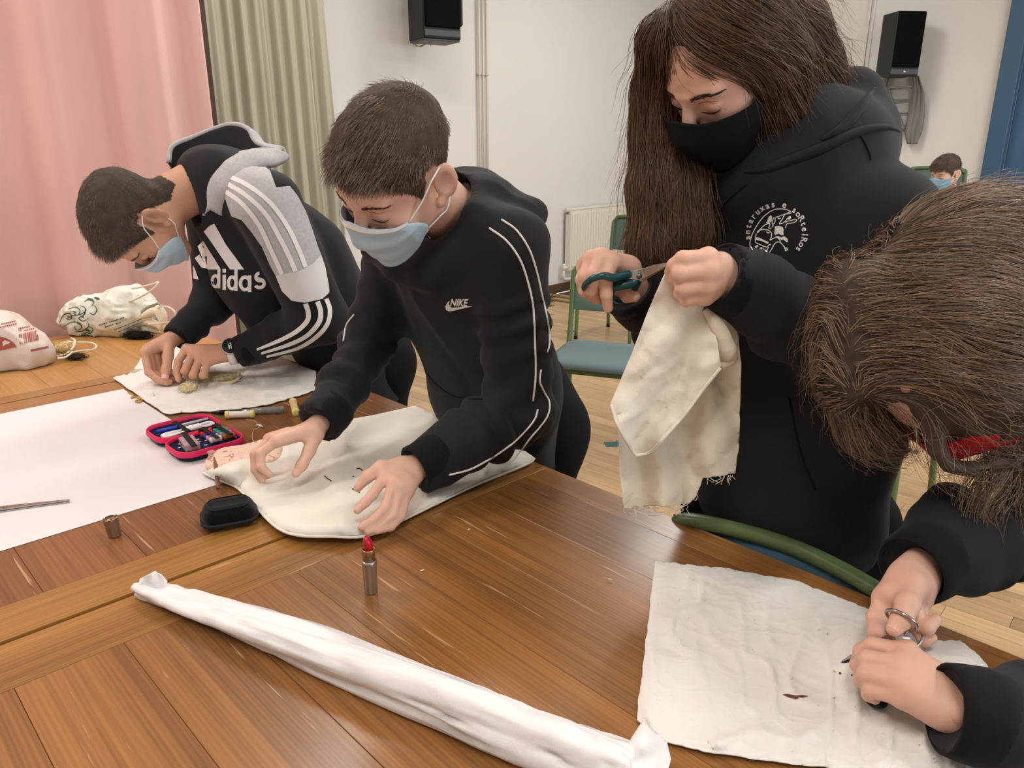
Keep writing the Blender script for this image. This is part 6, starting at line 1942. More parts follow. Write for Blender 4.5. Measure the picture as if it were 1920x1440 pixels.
    # round chest emblem
    def q(x, y): return (1380 + x / 10.28, 360 + y / 10.28)
    cx, cy = q(800, 800)
    word = 'antaruxas e sorteiros'
    for i, chh in enumerate(word):
        if chh == ' ': continue
        a = math.radians(188 - i * (224 / 20.0)); rr = 51.5 - 5.5 * max(0, (i - 10) / 10)
        bm = text_shape(chh if i < 12 or chh in 'ot' else chh.upper() if chh in 'ri' else chh, 16.5, 0.35)
        co = np.array([v.co[:] for v in bm.verts]); mx = (co[:, 0].min() + co[:, 0].max()) / 2
        ux, uy = math.sin(a), math.cos(a)               # along the ring, clockwise
        nx_, ny_ = math.cos(a), -math.sin(a)            # outward
        for v in bm.verts:
            x, y = (v.co.x - mx) * 0.95, v.co.y - 1.0
            v.co = (cx + nx_ * (rr + y) + ux * x, cy + ny_ * (rr + y) + uy * x, 0)
        V2, F2 = cut_bm(bm, 8)
        obj('emblem_letter', lay_on(V2, F2, tr), M_WHITEP, hd, False)
    lines = [[(310, 1135), (280, 1050), (285, 930), (330, 790), (400, 660), (500, 510), (620, 400), (740, 335), (860, 320), (970, 335), (1060, 375)],
             [(1060, 375), (960, 420), (860, 455), (760, 490)], [(1075, 395), (1030, 415), (950, 430), (900, 520), (840, 600)], [(640, 600), (550, 640), (470, 720), (410, 770)],
             [(400, 800), (385, 880), (390, 970), (470, 1010), (600, 1060), (640, 1020), (680, 1010)], [(420, 790), (480, 730), (560, 720)], [(560, 720), (640, 740), (690, 790), (690, 860), (660, 930)],
             [(670, 930), (730, 890), (800, 880), (850, 920), (860, 960)], [(655, 1160), (700, 1090), (750, 1000), (810, 960), (870, 980), (930, 1050), (960, 1110)], [(960, 1135), (1005, 1105), (970, 1075), (955, 1110), (965, 1138)],
             [(850, 960), (900, 1010), (960, 1080)], [(960, 590), (1000, 560), (1080, 545), (1150, 525), (1180, 545), (1130, 585), (1060, 600), (990, 610), (960, 690)], [(1000, 500), (960, 560), (900, 600), (840, 615)],
             [(530, 1070), (560, 1140), (585, 1165), (610, 1110), (640, 1060)], [(740, 480), (700, 560), (720, 640), (700, 680)], [(760, 500), (760, 560), (730, 620)], [(810, 470), (830, 510), (870, 500)], [(590, 580), (630, 590), (660, 620), (640, 700), (690, 700)]]
    for pts in lines:
        vf = wire([q(*p_) for p_ in pts], 1.7, tr, 30)
        if len(vf[1]): obj('emblem_line', vf, M_WHITEP, hd, False)
    blobs = [[(760, 660), (830, 650), (900, 670), (930, 720), (920, 780), (930, 830), (880, 830), (830, 800), (760, 830), (745, 790)], [(880, 870), (940, 850), (1000, 900), (1010, 950), (985, 970), (940, 930)], [(760, 850), (830, 850), (900, 890), (930, 915), (890, 925), (830, 890)],
             [(380, 870), (450, 875), (540, 920), (640, 965), (620, 1000), (520, 950), (390, 920)], [(370, 1040), (400, 1030), (430, 1010), (440, 1050), (400, 1080), (375, 1070)], [(455, 1080), (500, 1060), (520, 1080), (500, 1105), (460, 1105)],
             [(1020, 470), (1060, 460), (1070, 500), (1040, 530), (1000, 520)], [(640, 470), (680, 440), (700, 470), (690, 560), (640, 600), (600, 590), (650, 540), (620, 520)], [(590, 760), (660, 780), (640, 800), (600, 790)], [(850, 1245), (890, 1235), (915, 1265), (905, 1280), (870, 1258)]]
    for pl in blobs:
        V2, F2 = cut_grid([[q(*p_) for p_ in pl]], 6)
        vf = lay_on(V2, F2, tr)
        if len(vf[1]): obj('emblem_shape', vf, M_WHITEP, hd, False)
    feet = [np.array([0.52, 1.12, 0.09]), np.array([0.38, 1.26, 0.09])]
    obj('trousers', legs_shape(np.array([0.47, 1.18, 0.72]), feet), M_TROUS, t); shoes(t, feet)
    # black cloth mask
    fm = face_mask(fr, sc, ht, t, mat('black_cotton_mask', (20, 20, 21), 0.9, 0.2, bump=(900, 0.2, 0.0006)), None, wide=86, pleats=0, a=0.076, top=0.0, bot=-0.116, b0=0.108)
    eyebrow(fr, sc, ht, body, mat('brow_hair_dark', (52, 36, 28), 0.7), seed=5, n=150, thick=0.005); lash_line(fr, sc, ht, body, mat('lash', (34, 26, 24), 0.6), 0.0011)
    # hair
    hm = hair_mat('long_brown_hair', (104, 76, 56), 0.38, 0.55, 0.45)
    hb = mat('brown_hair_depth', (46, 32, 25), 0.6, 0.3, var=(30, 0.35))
    g = Blend((0.08, 0.90, 0.98), (0.56, 1.26, 1.62), 0.005)
    g.ell(fr.w(np.array((0, -0.022, 0.042)) * sc), np.array((0.084, 0.102, 0.084)) * sc, fr.M, k=0)
    g.ell(fr.w(np.array((0.0, 0.118, -0.035)) * sc), np.array((0.064, 0.072, 0.100)) * sc, fr.M, k=0.006, op='s')
    g.chain([fr.w(np.array((-0.05, 0.045, 0.085)) * sc), P(1244, 90, 1.085), P(1232, 170, 1.125), P(1236, 250, 1.135), P(1240, 350, 1.13), P(1240, 470, 1.115), P(1250, 560, 1.11), P(1272, 650, 1.11)], [0.026, 0.026, 0.028, 0.034, 0.042, 0.042, 0.034, 0.012], 0.025)
    g.chain([P(1280, 290, 1.14), P(1290, 350, 1.13), P(1288, 430, 1.11), P(1290, 520, 1.10)], [0.02, 0.022, 0.026, 0.012], 0.03)
    g.chain([fr.w(np.array((0.05, 0.0, 0.08)) * sc), P(1450, 120, 1.055), P(1462, 200, 1.085), P(1490, 240, 1.13)], [0.035, 0.036, 0.034, 0.03], 0.03)
    g.chain([P(1480, 60, 1.12), P(1510, 150, 1.14), P(1550, 195, 1.17)], [0.05, 0.045, 0.022], 0.03)
    V, Q = g.mesh(); V = V + vnormals(V, Q) * (0.003 * noise(V * [1, 1, 0.25], 70, 2) - 0.002)[:, None]
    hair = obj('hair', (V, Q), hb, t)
    top = fr.w(np.array((-0.022, 0.05, 0.115)) * sc); top2 = fr.w(np.array((-0.022, -0.02, 0.125)) * sc)
    gd = [[top, P(1228, 100, 1.08), P(1212, 190, 1.10), P(1208, 320, 1.09), P(1206, 440, 1.08), P(1222, 540, 1.08), P(1255, 650, 1.10)],
          [top, P(1248, 100, 1.06), P(1250, 200, 1.11), P(1262, 340, 1.09), P(1268, 460, 1.07), P(1275, 560, 1.08), P(1282, 650, 1.10)],
          [P(1280, 300, 1.13), P(1300, 380, 1.10), P(1310, 450, 1.09), P(1302, 540, 1.09)],
          [top, P(1310, 95, 0.99), P(1370, 118, 0.995), P(1415, 145, 1.015), P(1432, 190, 1.035), P(1452, 240, 1.07)],
          [fr.w(np.array((-0.022, 0.02, 0.122)) * sc), P(1350, 55, 0.99), P(1420, 90, 1.01), P(1462, 150, 1.05), P(1480, 210, 1.09), P(1510, 245, 1.13)],
          [top2, P(1370, -10, 1.02), P(1450, 30, 1.06), P(1495, 100, 1.10), P(1525, 170, 1.14), P(1565, 200, 1.17)]]
    hobj('hair_strands', flow_hair(g, gd, 9000, 12, 0.014, 0.00042, (0.0005, 0.005), 0.10, 3, keep=lambda v: v[:, 2] > 1.05), hm, hair)
    hobj('stray_hairs', flow_hair(g, gd, 420, 12, 0.013, 0.00028, (0.002, 0.008), 0.35, 4, fly=0.9, flyamp=0.03), hm, hair)
    return t
make_girl1()

# ------------------------------------------------------------------ the scissors in her hand
M_TEAL = mat('teal_plastic', (18, 74, 78), 0.3, 0.5)
scg = empty('teal_scissors', P(1198, 518, 0.985), 'open scissors with teal handles held by the standing person', 'scissors')
def flat_blade(pts, ws, th, nrm, name, par, m):
    p = spline(np.array(pts, float), 18); t = np.gradient(p, axis=0); t /= np.linalg.norm(t, axis=1)[:, None]
    n = unit(nrm); s = np.cross(t, n); s /= np.linalg.norm(s, axis=1)[:, None]
    w = np.interp(np.linspace(0, 1, 18), np.linspace(0, 1, len(ws)), ws)[:, None] / 2
    V = np.vstack([p - s * w - n * th / 2, p + s * w - n * th / 2, p + s * w * 0.9 + n * th / 2, p - s * w * 0.9 + n * th / 2])
    k = 18; Fc = []
    for i in range(k - 1):
        for a in range(4):
            b = (a + 1) % 4
            Fc.append((a * k + i, a * k + i + 1, b * k + i + 1, b * k + i))
    Fc += [(0, k, 2 * k, 3 * k), (k - 1, 4 * k - 1, 3 * k - 1, 2 * k - 1)]
    return obj(name, (V, Fc), m, par, False)
cn = unit(P(1198, 518, 0.985) - CAM) * -1
flat_blade([P(1178, 516, 0.985), P(1200, 515, 0.98), P(1230, 503, 0.965), P(1256, 493, 0.95)], [0.010, 0.014, 0.010, 0.002], 0.002, cn, 'blade', scg, M_STEEL)
flat_blade([P(1180, 520, 0.988), P(1202, 518, 0.983), P(1230, 506, 0.969), P(1252, 498, 0.955)], [0.010, 0.014, 0.009, 0.002], 0.002, cn, 'blade', scg, mat('brass_coloured_blade', (170, 142, 92), 0.35, metal=0.8))
obj('pivot_screw', lathe([(0, 0), (0.0036, 0), (0.0032, 0.0012), (0, 0.0014)], P(1198, 518, 0.978), cn), mat('dark_steel', (120, 116, 112), 0.3, metal=0.9), scg)
obj('upper_handle', tube([P(1179, 514, 0.982), P(1165, 517, 0.976), P(1150, 521, 0.968), P(1132, 517, 0.962), P(1112, 522, 0.965), P(1098, 533, 0.975), P(1096, 541, 0.99), P(1103, 541, 1.01), P(1125, 534, 1.022), P(1148, 533, 1.012), P(1165, 528, 0.995), P(1180, 519, 0.986)], [0.0055, 0.006, 0.0055, 0.005, 0.0045, 0.004, 0.004, 0.004, 0.005, 0.006, 0.006, 0.005], 10, 60), M_TEAL, scg)
obj('lower_handle', tube([P(1196, 524, 0.985), P(1186, 531, 0.985), P(1170, 535, 0.982), P(1152, 540, 0.982), P(1146, 552, 0.988), P(1154, 562, 1.0), P(1170, 563, 1.01), P(1184, 552, 1.012), P(1190, 540, 1.004), P(1196, 528, 0.99)], [0.005, 0.006, 0.006, 0.005, 0.0045, 0.0045, 0.0045, 0.005, 0.005, 0.005], 10, 50), M_TEAL, scg)

# ------------------------------------------------------------------ the cloth she holds
def hung(name, outline, Yf, par, m, step=7, th=0.0015):
    V2, Fc = cut_grid([outline], step)
    V = np.array([P(x, y, Yf(x, y)) for x, y, _ in V2])
    o = obj(name, (V, Fc), m, par); s_ = o.modifiers.new('solid', 'SOLIDIFY'); s_.thickness = th; s_.offset = 0
    return o
def nz2(x, y, s, k=0.0): return float(noise(np.array([[x, y, k]]), s, 2)[0])
hc = empty('held_cloth', P(1270, 950, 0.95), 'cream cotton pillowcase hanging from the hands of the standing person', 'cloth')
M_HELD = M_cloth('cream_cotton', (232, 222, 202)); M_HELD2 = M_cloth('whiter_cotton', (238, 233, 220))
oF = [(1254, 505), (1262, 512), (1275, 522), (1290, 548), (1308, 565), (1320, 575), (1332, 600), (1345, 640), (1352, 687), (1320, 728), (1285, 775), (1250, 815), (1222, 845), (1197, 854), (1188, 850), (1172, 822), (1160, 800), (1152, 775), (1145, 757), (1165, 710), (1190, 650), (1212, 592), (1232, 545), (1245, 515)]
def yF(x, y):
    a = (y - 505) / 350; c_ = (x - 1250) / 100
    return 0.925 - 0.02 * a + 0.012 * math.sin((x + 0.5 * y) * 0.055 + 2 * nz2(x, y, 0.012)) * min(1, a * 2.5) + 0.006 * nz2(x, y, 0.03, 3) + 0.006 * max(0, nz2(x, y, 0.02, 5)) + 0.007 * max(0.0, 1 - 6 * abs(nz2(x * 0.6 + y * 0.8, y * 0.3 - x * 0.4, 0.012, 2)))
hung('front_layer', jag(oF, 0.0, 2), yF, hc, M_HELD2)
oB = [(1290, 560), (1310, 572), (1345, 574), (1365, 590), (1382, 620), (1390, 680), (1388, 760), (1385, 830), (1378, 888), (1350, 892), (1318, 896), (1306, 930), (1292, 944), (1250, 948), (1200, 950), (1170, 953), (1164, 900), (1160, 845), (1160, 790), (1185, 720), (1230, 640), (1265, 590)]
def yB(x, y):
    a = (y - 560) / 390
    return 0.965 + 0.01 * a + 0.014 * math.sin((x - 0.25 * y) * 0.06 + 2.5 * nz2(x, y, 0.01, 9)) * min(1, 0.2 + a) + 0.008 * nz2(x, y, 0.03, 7) - 0.03 * max(0, (1320 - x) / 160) * a
bk = hung('back_layer', jag(oB, 0.7, 5, 2), yB, hc, M_HELD)
obj('hem_seam', tube([P(x, y, yF(x, y) - 0.003) for x, y in spline(np.array([(1351, 690), (1320, 728), (1285, 775), (1250, 815), (1222, 845), (1197, 853), (1186, 846), (1160, 800), (1146, 759)], float), 50)], 0.0022, 6), M_HELD2, hc)
obj('side_fold', tube([P(1322, 580, 0.93), P(1345, 610, 0.925), P(1362, 655, 0.925), P(1368, 672, 0.928), P(1352, 688, 0.925)], [0.004, 0.010, 0.013, 0.010, 0.004], 10, 24), M_HELD, hc)
rs = np.random.default_rng(12); fr_ = []
for k in range(46):
    x = rs.uniform(1172, 1310); y = 951 if x < 1292 else 930
    if k % 3 == 0: x = rs.uniform(1320, 1376); y = 893
    p = P(x, y - 2, yB(x, y)); L_ = rs.uniform(0.004, 0.014)
    fr_.append(tube([p, p + [rs.normal(0, 0.003), rs.normal(0, 0.003), -L_ * 0.5], p + [rs.normal(0, 0.006), rs.normal(0, 0.004), -L_]], 0.0004, 4, 6, caps=False))
for pts in ([(1175, 952), (1190, 972), (1210, 985), (1220, 992)], [(1180, 952), (1215, 966), (1250, 962), (1290, 946)], [(1200, 950), (1230, 962), (1262, 955), (1286, 944)]):
    fr_.append(tube([P(x, y, 0.955 - 0.0008 * k) for k, (x, y) in enumerate(pts)], 0.0006, 4, 20, caps=False))
fo = obj('frayed_threads', join(*fr_), mat('pale_thread', (226, 214, 198), 0.8), bk); fo['kind'] = 'stuff'
# ================================================================== bent boy in the black, grey and white hoodie
def make_boy1():
    t = empty('person', (-0.46, 2.12, 0), 'bent person in a black, grey and white striped hoodie working wool beside the curtain', 'person', 'young people working at the table')
    sc = 1.0
    fr = Frame(P(258, 410, 1.75), (-0.12, 0.0, -0.99), (-0.68, -0.72, -0.02))
    shL = P(500, 382, 1.765); shC = shL - 0.145 * LFT; shR = shL - 0.29 * LFT
    shC = shC + np.array([-0.02, 0, 0.01])
    elL, wrL = P(603, 594, 1.80), P(458, 656, 1.80)
    elR, wrR = P(405, 560, 1.96), P(338, 630, 1.87)
    neck = P(385, 340, 1.84)
    HV, HQ = head_shape(fr, neck, sc, rneck=0.054)
    dL = unit(P(375, 668, 1.78) - wrL); dR = unit(P(305, 660, 1.81) - wrR)
    hl = hand_shape(P(425, 660, 1.795), wrL + unit(elL - wrL) * 0.018,
        [P(350, 654, 1.815), P(362, 662, 1.795), P(376, 671, 1.778), P(390, 679, 1.768)],
        [[P(334, 678, 1.79), P(331, 697, 1.775), P(335, 712, 1.763)], [P(347, 696, 1.768), P(352, 702, 1.785), P(360, 695, 1.795)], [P(362, 704, 1.752), P(367, 706, 1.77), P(372, 698, 1.782)], [P(380, 704, 1.745), P(384, 704, 1.762), P(386, 697, 1.772)]],
        [P(405, 662, 1.82), P(370, 672, 1.83), P(345, 690, 1.81), P(334, 704, 1.785)], rp=0.0135, rf=0.0092, rw=0.025)
    hr = hand_shape(P(322, 636, 1.85), wrR + unit(elR - wrR) * 0.018,
        [P(272, 662, 1.80), P(278, 654, 1.815), P(288, 650, 1.832), P(298, 652, 1.845)],
        [[P(279, 698, 1.775), P(295, 711, 1.765), P(312, 718, 1.757)], [P(287, 698, 1.79), P(302, 711, 1.775), P(318, 716, 1.765)], [P(300, 695, 1.805), P(312, 706, 1.79), P(324, 710, 1.785)], [P(312, 690, 1.82), P(322, 700, 1.81), P(330, 704, 1.805)]],
        [P(318, 640, 1.835), P(315, 668, 1.80), P(312, 692, 1.775), P(309, 710, 1.757)], rp=0.0135, rf=0.0092, rw=0.025)
    g = Blend(np.minimum(np.minimum(shR, neck), np.minimum(wrR, elR)) - 0.12, np.maximum(np.maximum(shL, elL), elR) + 0.1, 0.009)
    g.cap(neck, shC, 0.045, 0.05, 0.0)
    g.chain([shC, shL, elL, wrL], [0.03, 0.03, 0.022, 0.019], 0.02); g.chain([shC, shR, elR, wrR], [0.03, 0.03, 0.022, 0.019], 0.02)
    body = obj('body', merge((HV, HQ), hl, hr, g.mesh()), M_SKIN2, t)
    ht = bvh(HV, HQ)
    nl = [P(309, 710, 1.757), P(312, 692, 1.775)]
    obj('thumb_nail', nail(nl[0], nl[1], CAM - nl[0], 0.0090, 0.011), M_NAIL, body)
    # hoodie
    mid, low, pel = P(545, 480, 1.97), P(612, 590, 2.05), P(662, 730, 2.12)
    ax = unit(shC - low); nrm = unit(FAC - ax * (FAC @ ax))
    lo = np.array([-1.0, 1.55, 0.62]); hi = np.array([-0.22, 2.32, 1.42])
    g = Blend(lo, hi, 0.0058)
    torso(g, [shC, mid, low, pel], [0.135, 0.165, 0.160, 0.155], 0.72, nrm, 0.06)
    g.cap(shL, shR, 0.062, 0.062, 0.05)
    g.chain([P(425, 430, 1.86), P(470, 500, 1.88), P(530, 585, 1.95)], [0.055, 0.085, 0.10], 0.06)
    sleeve(g, shL, elL, wrL, dL, (0.076, 0.070, 0.062, 0.042), 0.038); sleeve(g, shR, elR, wrR, dR, (0.066, 0.056, 0.052, 0.040), 0.037)
    g.chain([P(395, 305, 1.95), P(420, 335, 1.83), P(412, 380, 1.80)], [0.04, 0.04, 0.035], 0.05)
    g.cap(fr.w((0, 0.0, -0.05)), neck + unit(neck - fr.c) * 0.0, 0.066, 0.055, 0.008, op='s')
    V, Q = g.mesh(); N = vnormals(V, Q)
    D = drape(V, N, 0.008, 6.0, 7.0) + arm_folds(V, N, shL, elL, 0.085, 90, 0.004, 0.3, 1.1, 1) + arm_folds(V, N, elL, wrL, 0.075, 110, 0.005, -0.1, 0.75, 3) + arm_folds(V, N, elR, wrR, 0.07, 120, 0.005, -0.1, 0.8, 4)
    V = relax(V + D, Q, 1, 0.4)
    hd = obj('hoodie', (V, Q), M_BLACKF, t); tr = bvh(V, Q)
    cuff(hd, wrL, elL, dL, 0.039); cuff(hd, wrR, elR, dR, 0.038)
    M_MARL = mat('grey_marl', (186, 186, 190), 0.9, 0.15, var=(140, 0.10), bump=(900, 0.3, 0.0008)); M_WPAN = mat('white_panel', (226, 224, 226), 0.85, 0.15, bump=(900, 0.2, 0.0008))
    def patch(name, pl, m, off=0.0028, step=7):
        V2, F2 = cut_grid([pl], step); vf = biggest(*lay_on(V2, F2, tr, off))
        if len(vf[1]): obj(name, vf, m, hd)
    patch('grey_panel', [(426, 338), (440, 322), (458, 312), (490, 308), (506, 322), (517, 352), (542, 350), (556, 367), (572, 398), (585, 434), (594, 462), (600, 477), (586, 494), (560, 508), (518, 516), (508, 498), (492, 462), (474, 436), (455, 412), (436, 405), (424, 372)], M_MARL)
    patch('white_band', [(600, 477), (608, 500), (615, 535), (616, 548), (604, 560), (572, 567), (548, 563), (530, 545), (518, 516), (560, 508), (586, 494)], M_WPAN)
    patch('white_band', [(346, 474), (358, 484), (368, 506), (374, 524), (358, 520), (350, 500)], M_WPAN)
    for pts in ([(428, 331), (468, 350), (508, 382), (540, 428), (560, 470), (572, 500)], [(424, 343), (462, 366), (498, 400), (524, 445), (542, 480), (554, 508)], [(421, 356), (456, 382), (486, 420), (508, 465), (522, 495), (530, 513)]):
        vf = ribbon_on(pts, 8.0, tr, 0.0042, 40)
        if len(vf[1]): obj('shoulder_stripe', vf, M_WHITEP, hd)
    for pts, w in (([(573, 569), (578, 585), (576, 602), (555, 622), (520, 640), (482, 655)], [9, 9, 9, 8, 7, 4]), ([(595, 565), (601, 585), (597, 606), (574, 630), (538, 647), (490, 662)], [9, 9, 9, 8, 7, 4]), ([(611, 560), (618, 582), (613, 608), (592, 632), (556, 653), (500, 668)], [8, 8, 8, 8, 6, 4])):
        vf = ribbon_on(pts, w, tr, 0.0018, 44)
        if len(vf[1]): obj('sleeve_stripe', vf, M_WHITEP, hd)
    # chest emblem: three slanted bars over rounded lettering
    for pl in ([(383, 434), (392, 424), (402, 418.5), (412, 436), (424, 458), (440, 480), (458, 505), (432, 505), (416, 482), (398, 455)], [(371, 462), (382, 451), (392, 468), (404, 487), (415, 505), (391, 505), (380, 484)], [(366, 484), (374, 477), (384, 492), (392, 504), (378, 501)]):
        patch('chest_bar', pl, M_WHITEP, 0.0015, 6)
    def ring(cx, cy, rx, ry, w, a0=0, a1=360, n=20):
        a = np.radians(np.linspace(a0, a1, n)); 
        return [[(cx + rx * math.cos(p), cy + ry * math.sin(p)), (cx + rx * math.cos(q_), cy + ry * math.sin(q_)), (cx + (rx - w) * math.cos(q_), cy + (ry - w) * math.sin(q_)), (cx + (rx - w) * math.cos(p), cy + (ry - w) * math.sin(p))] for p, q_ in zip(a[:-1], a[1:])]
    def bar(x, y0, y1, w, sl=0.0): return [[(x, y0), (x + w, y0 + sl), (x + w, y1 + sl), (x, y1)]]
    def letters(name, polys):
        V2, F2 = cut_grid(polys, 6); vf = lay_on(V2, F2, tr, 0.0015)
        if len(vf[1]): obj(name, vf, M_WHITEP, hd, False)
    letters('chest_letter', ring(405, 527, 9, 13, 5.5) + bar(408.5, 503, 540, 5.5))
    letters('chest_letter', bar(418, 515, 543, 6.5) + bar(418, 504, 511, 6.5))
    letters('chest_letter', ring(436, 530, 10, 14, 6) + bar(440, 504, 545, 6))
    letters('chest_letter', ring(460, 531, 12, 15, 6.5) + bar(465, 516, 547, 6.5))
    letters('chest_letter', ring(487, 519, 10, 10, 6, -330, -90, 16) + ring(487, 531, 12, 11, 6.5, -90, 150, 16) + [[(480, 517), (490, 521), (494, 530), (484, 527)]])
    # hood: grey outside, black lining
    cv = lambda pts: spline(np.array([P(*p_) for p_ in pts]), 36)
    A = cv([(316, 305, 1.93), (324, 274, 1.96), (366, 256, 1.985), (428, 234, 1.97), (464, 241, 1.94), (482, 268, 1.91), (525, 283, 1.885)])
    B = cv([(350, 322, 1.96), (356, 304, 1.97), (388, 296, 1.98), (425, 288, 1.96), (446, 284, 1.94), (464, 284, 1.915), (505, 290, 1.885)])
    C = cv([(385, 404, 1.775), (383, 352, 1.775), (404, 313, 1.80), (440, 292, 1.83), (462, 286, 1.86), (476, 285, 1.875), (500, 291, 1.875)])
    D_ = cv([(414, 404, 1.755), (428, 364, 1.735), (452, 328, 1.755), (490, 309, 1.795), (515, 303, 1.82), (530, 298, 1.845), (540, 292, 1.865)])
    E_ = cv([(420, 400, 1.80), (438, 368, 1.79), (460, 335, 1.81), (494, 316, 1.84), (516, 310, 1.86), (530, 303, 1.88), (538, 297, 1.89)])
    A2 = cv([(322, 318, 1.95), (332, 290, 1.99), (376, 272, 2.02), (438, 258, 2.01), (482, 268, 1.975), (508, 288, 1.94), (538, 294, 1.90)])
    def loft(rows, lift):
        rows = [rows[0], (rows[0] + rows[1]) / 2 + lift] + list(rows[1:]) if len(rows) > 1 else rows
        R_ = np.array(rows); m_ = 4 * (len(R_) - 1) + 1
        G = np.stack([spline(R_[:, i], m_) for i in range(R_.shape[1])], 1)
        n_ = R_.shape[1]; Q_ = np.array([(a * n_ + b, a * n_ + b + 1, (a + 1) * n_ + b + 1, (a + 1) * n_ + b) for a in range(m_ - 1) for b in range(n_ - 1)])
        V_ = G.reshape(-1, 3); return V_ + 0.004 * np.stack([noise(V_ + k, 24, 2) for k in (0, 5, 9)], 1), Q_
    cl = np.array([0.1, -0.55, 0.5])
    for nm, rows, lift, m_ in (('hood', [C, D_, E_], cl * 0.028, M_MARL), ('hood', [A2, A], np.array([0, 0, 0.012]), M_MARL), ('hood_lining', [A, B], np.array([0, -0.006, -0.012]), M_BLACKF), ('hood_lining', [B, C], np.array([0, 0.02, -0.018]), M_BLACKF)):
        o_ = obj(nm, loft(rows, lift), m_, hd); sm_ = o_.modifiers.new('solid', 'SOLIDIFY'); sm_.thickness = 0.007; sm_.offset = 0
    for c_ in (A, C): obj('hood_hem', tube(c_, 0.0062, 8), M_MARL, hd)
    obj('red_collar', tube([P(336, 304, 1.88), P(352, 296, 1.865), P(372, 288, 1.86), P(384, 284, 1.87)], [0.004, 0.008, 0.008, 0.004], 8, 16), mat('red_tee', (190, 52, 52), 0.85), hd)
    feet = [np.array([-0.38, 2.14, 0.09]), np.array([-0.52, 2.30, 0.09])]
    obj('trousers', legs_shape(np.array([-0.44, 2.18, 0.72]), feet), M_TROUS, t); shoes(t, feet)
    # watch
    w0 = P(437, 660, 1.798); axw = -dL; up = unit(P(425, 640, 1.765) - P(431, 655, 1.79)); up = unit(up - axw * (up @ axw)); sd = np.cross(axw, up)
    wt = empty('wrist_watch', w0, None, None); wt.parent = t; wt.matrix_parent_inverse = wmat(t).inverted()
    a = np.linspace(0, 2 * math.pi, 40, endpoint=False)
    Vw, Fw = [], []
    for i, q_ in enumerate(a):
        rr = up * math.cos(q_) * 0.0245 + sd * math.sin(q_) * 0.030
        for (x, s_) in ((-0.009, 1.0), (0.009, 1.0), (0.009, 1.09), (-0.009, 1.09)): Vw.append(w0 + axw * x + rr * s_)
    for i in range(40):
        for k in range(4): Fw.append((i * 4 + k, i * 4 + (k + 1) % 4, ((i + 1) % 40) * 4 + (k + 1) % 4, ((i + 1) % 40) * 4 + k))
    obj('watch_strap', (np.array(Vw), Fw), mat('white_rubber', (228, 226, 224), 0.5), wt)
    wc = w0 + up * 0.026; fn_ = unit(up * 0.55 + unit(CAM - w0) * 0.8)
    obj('watch_case', lathe([(0, -0.004), (0.0185, -0.004), (0.0205, -0.001), (0.0205, 0.005), (0.0185, 0.0065)], wc, fn_, 28), mat('silver_case', (205, 205, 205), 0.25, metal=0.8), wt)
    obj('watch_face', lathe([(0.0188, 0.0060), (0.0180, 0.0072), (0, 0.0074)], wc, fn_, 28), mat('black_glass', (10, 10, 12), 0.08, 0.6), wt)
    e1 = unit(np.cross(fn_, [0, 0, 1.0])); e2 = np.cross(fn_, e1)
    for k, txt in enumerate(('16', '57')):
        bm = text_shape(txt, 0.010); V2 = np.array([v.co[:] for v in bm.verts]); F2 = [[v.index for v in f.verts] for f in bm.faces]; bm.free()
        obj('watch_digits', (np.array([wc + fn_ * 0.0078 - e1 * (x - 0.0055) * 0.9 * -1 + e2 * (y - 0.0005 - 0.0085 * k + 0.0015) for x, y, _ in V2]), F2), mat('lit_digits', (190, 220, 210), 0.5, emit=((190, 225, 210), 0.6)), wt, False)
    hm = hair_mat('cropped_brown_hair', (120, 102, 88), 0.42, 0.5, 0.4); hm2 = mat('brown_scalp', (70, 60, 52), 0.7, 0.2, var=(60, 0.3))
    short_hair(fr, HV, HQ, sc, 13000, hm, t, 31, top=0.022, side=0.007, fringe=0.018, comb=(0.0, 1.0, 0), capm=hm2, cap1=0.010)
    eyebrow(fr, sc, ht, body, mat('brow_hair', (58, 42, 34), 0.7), seed=3); lash_line(fr, sc, ht, body, mat('lash', (34, 26, 24), 0.6))
    face_mask(fr, sc, ht, t, M_MASKB, M_STRAP, M_MASKW, wide=80, wtop=62, a=0.074)
    return t
make_boy1()
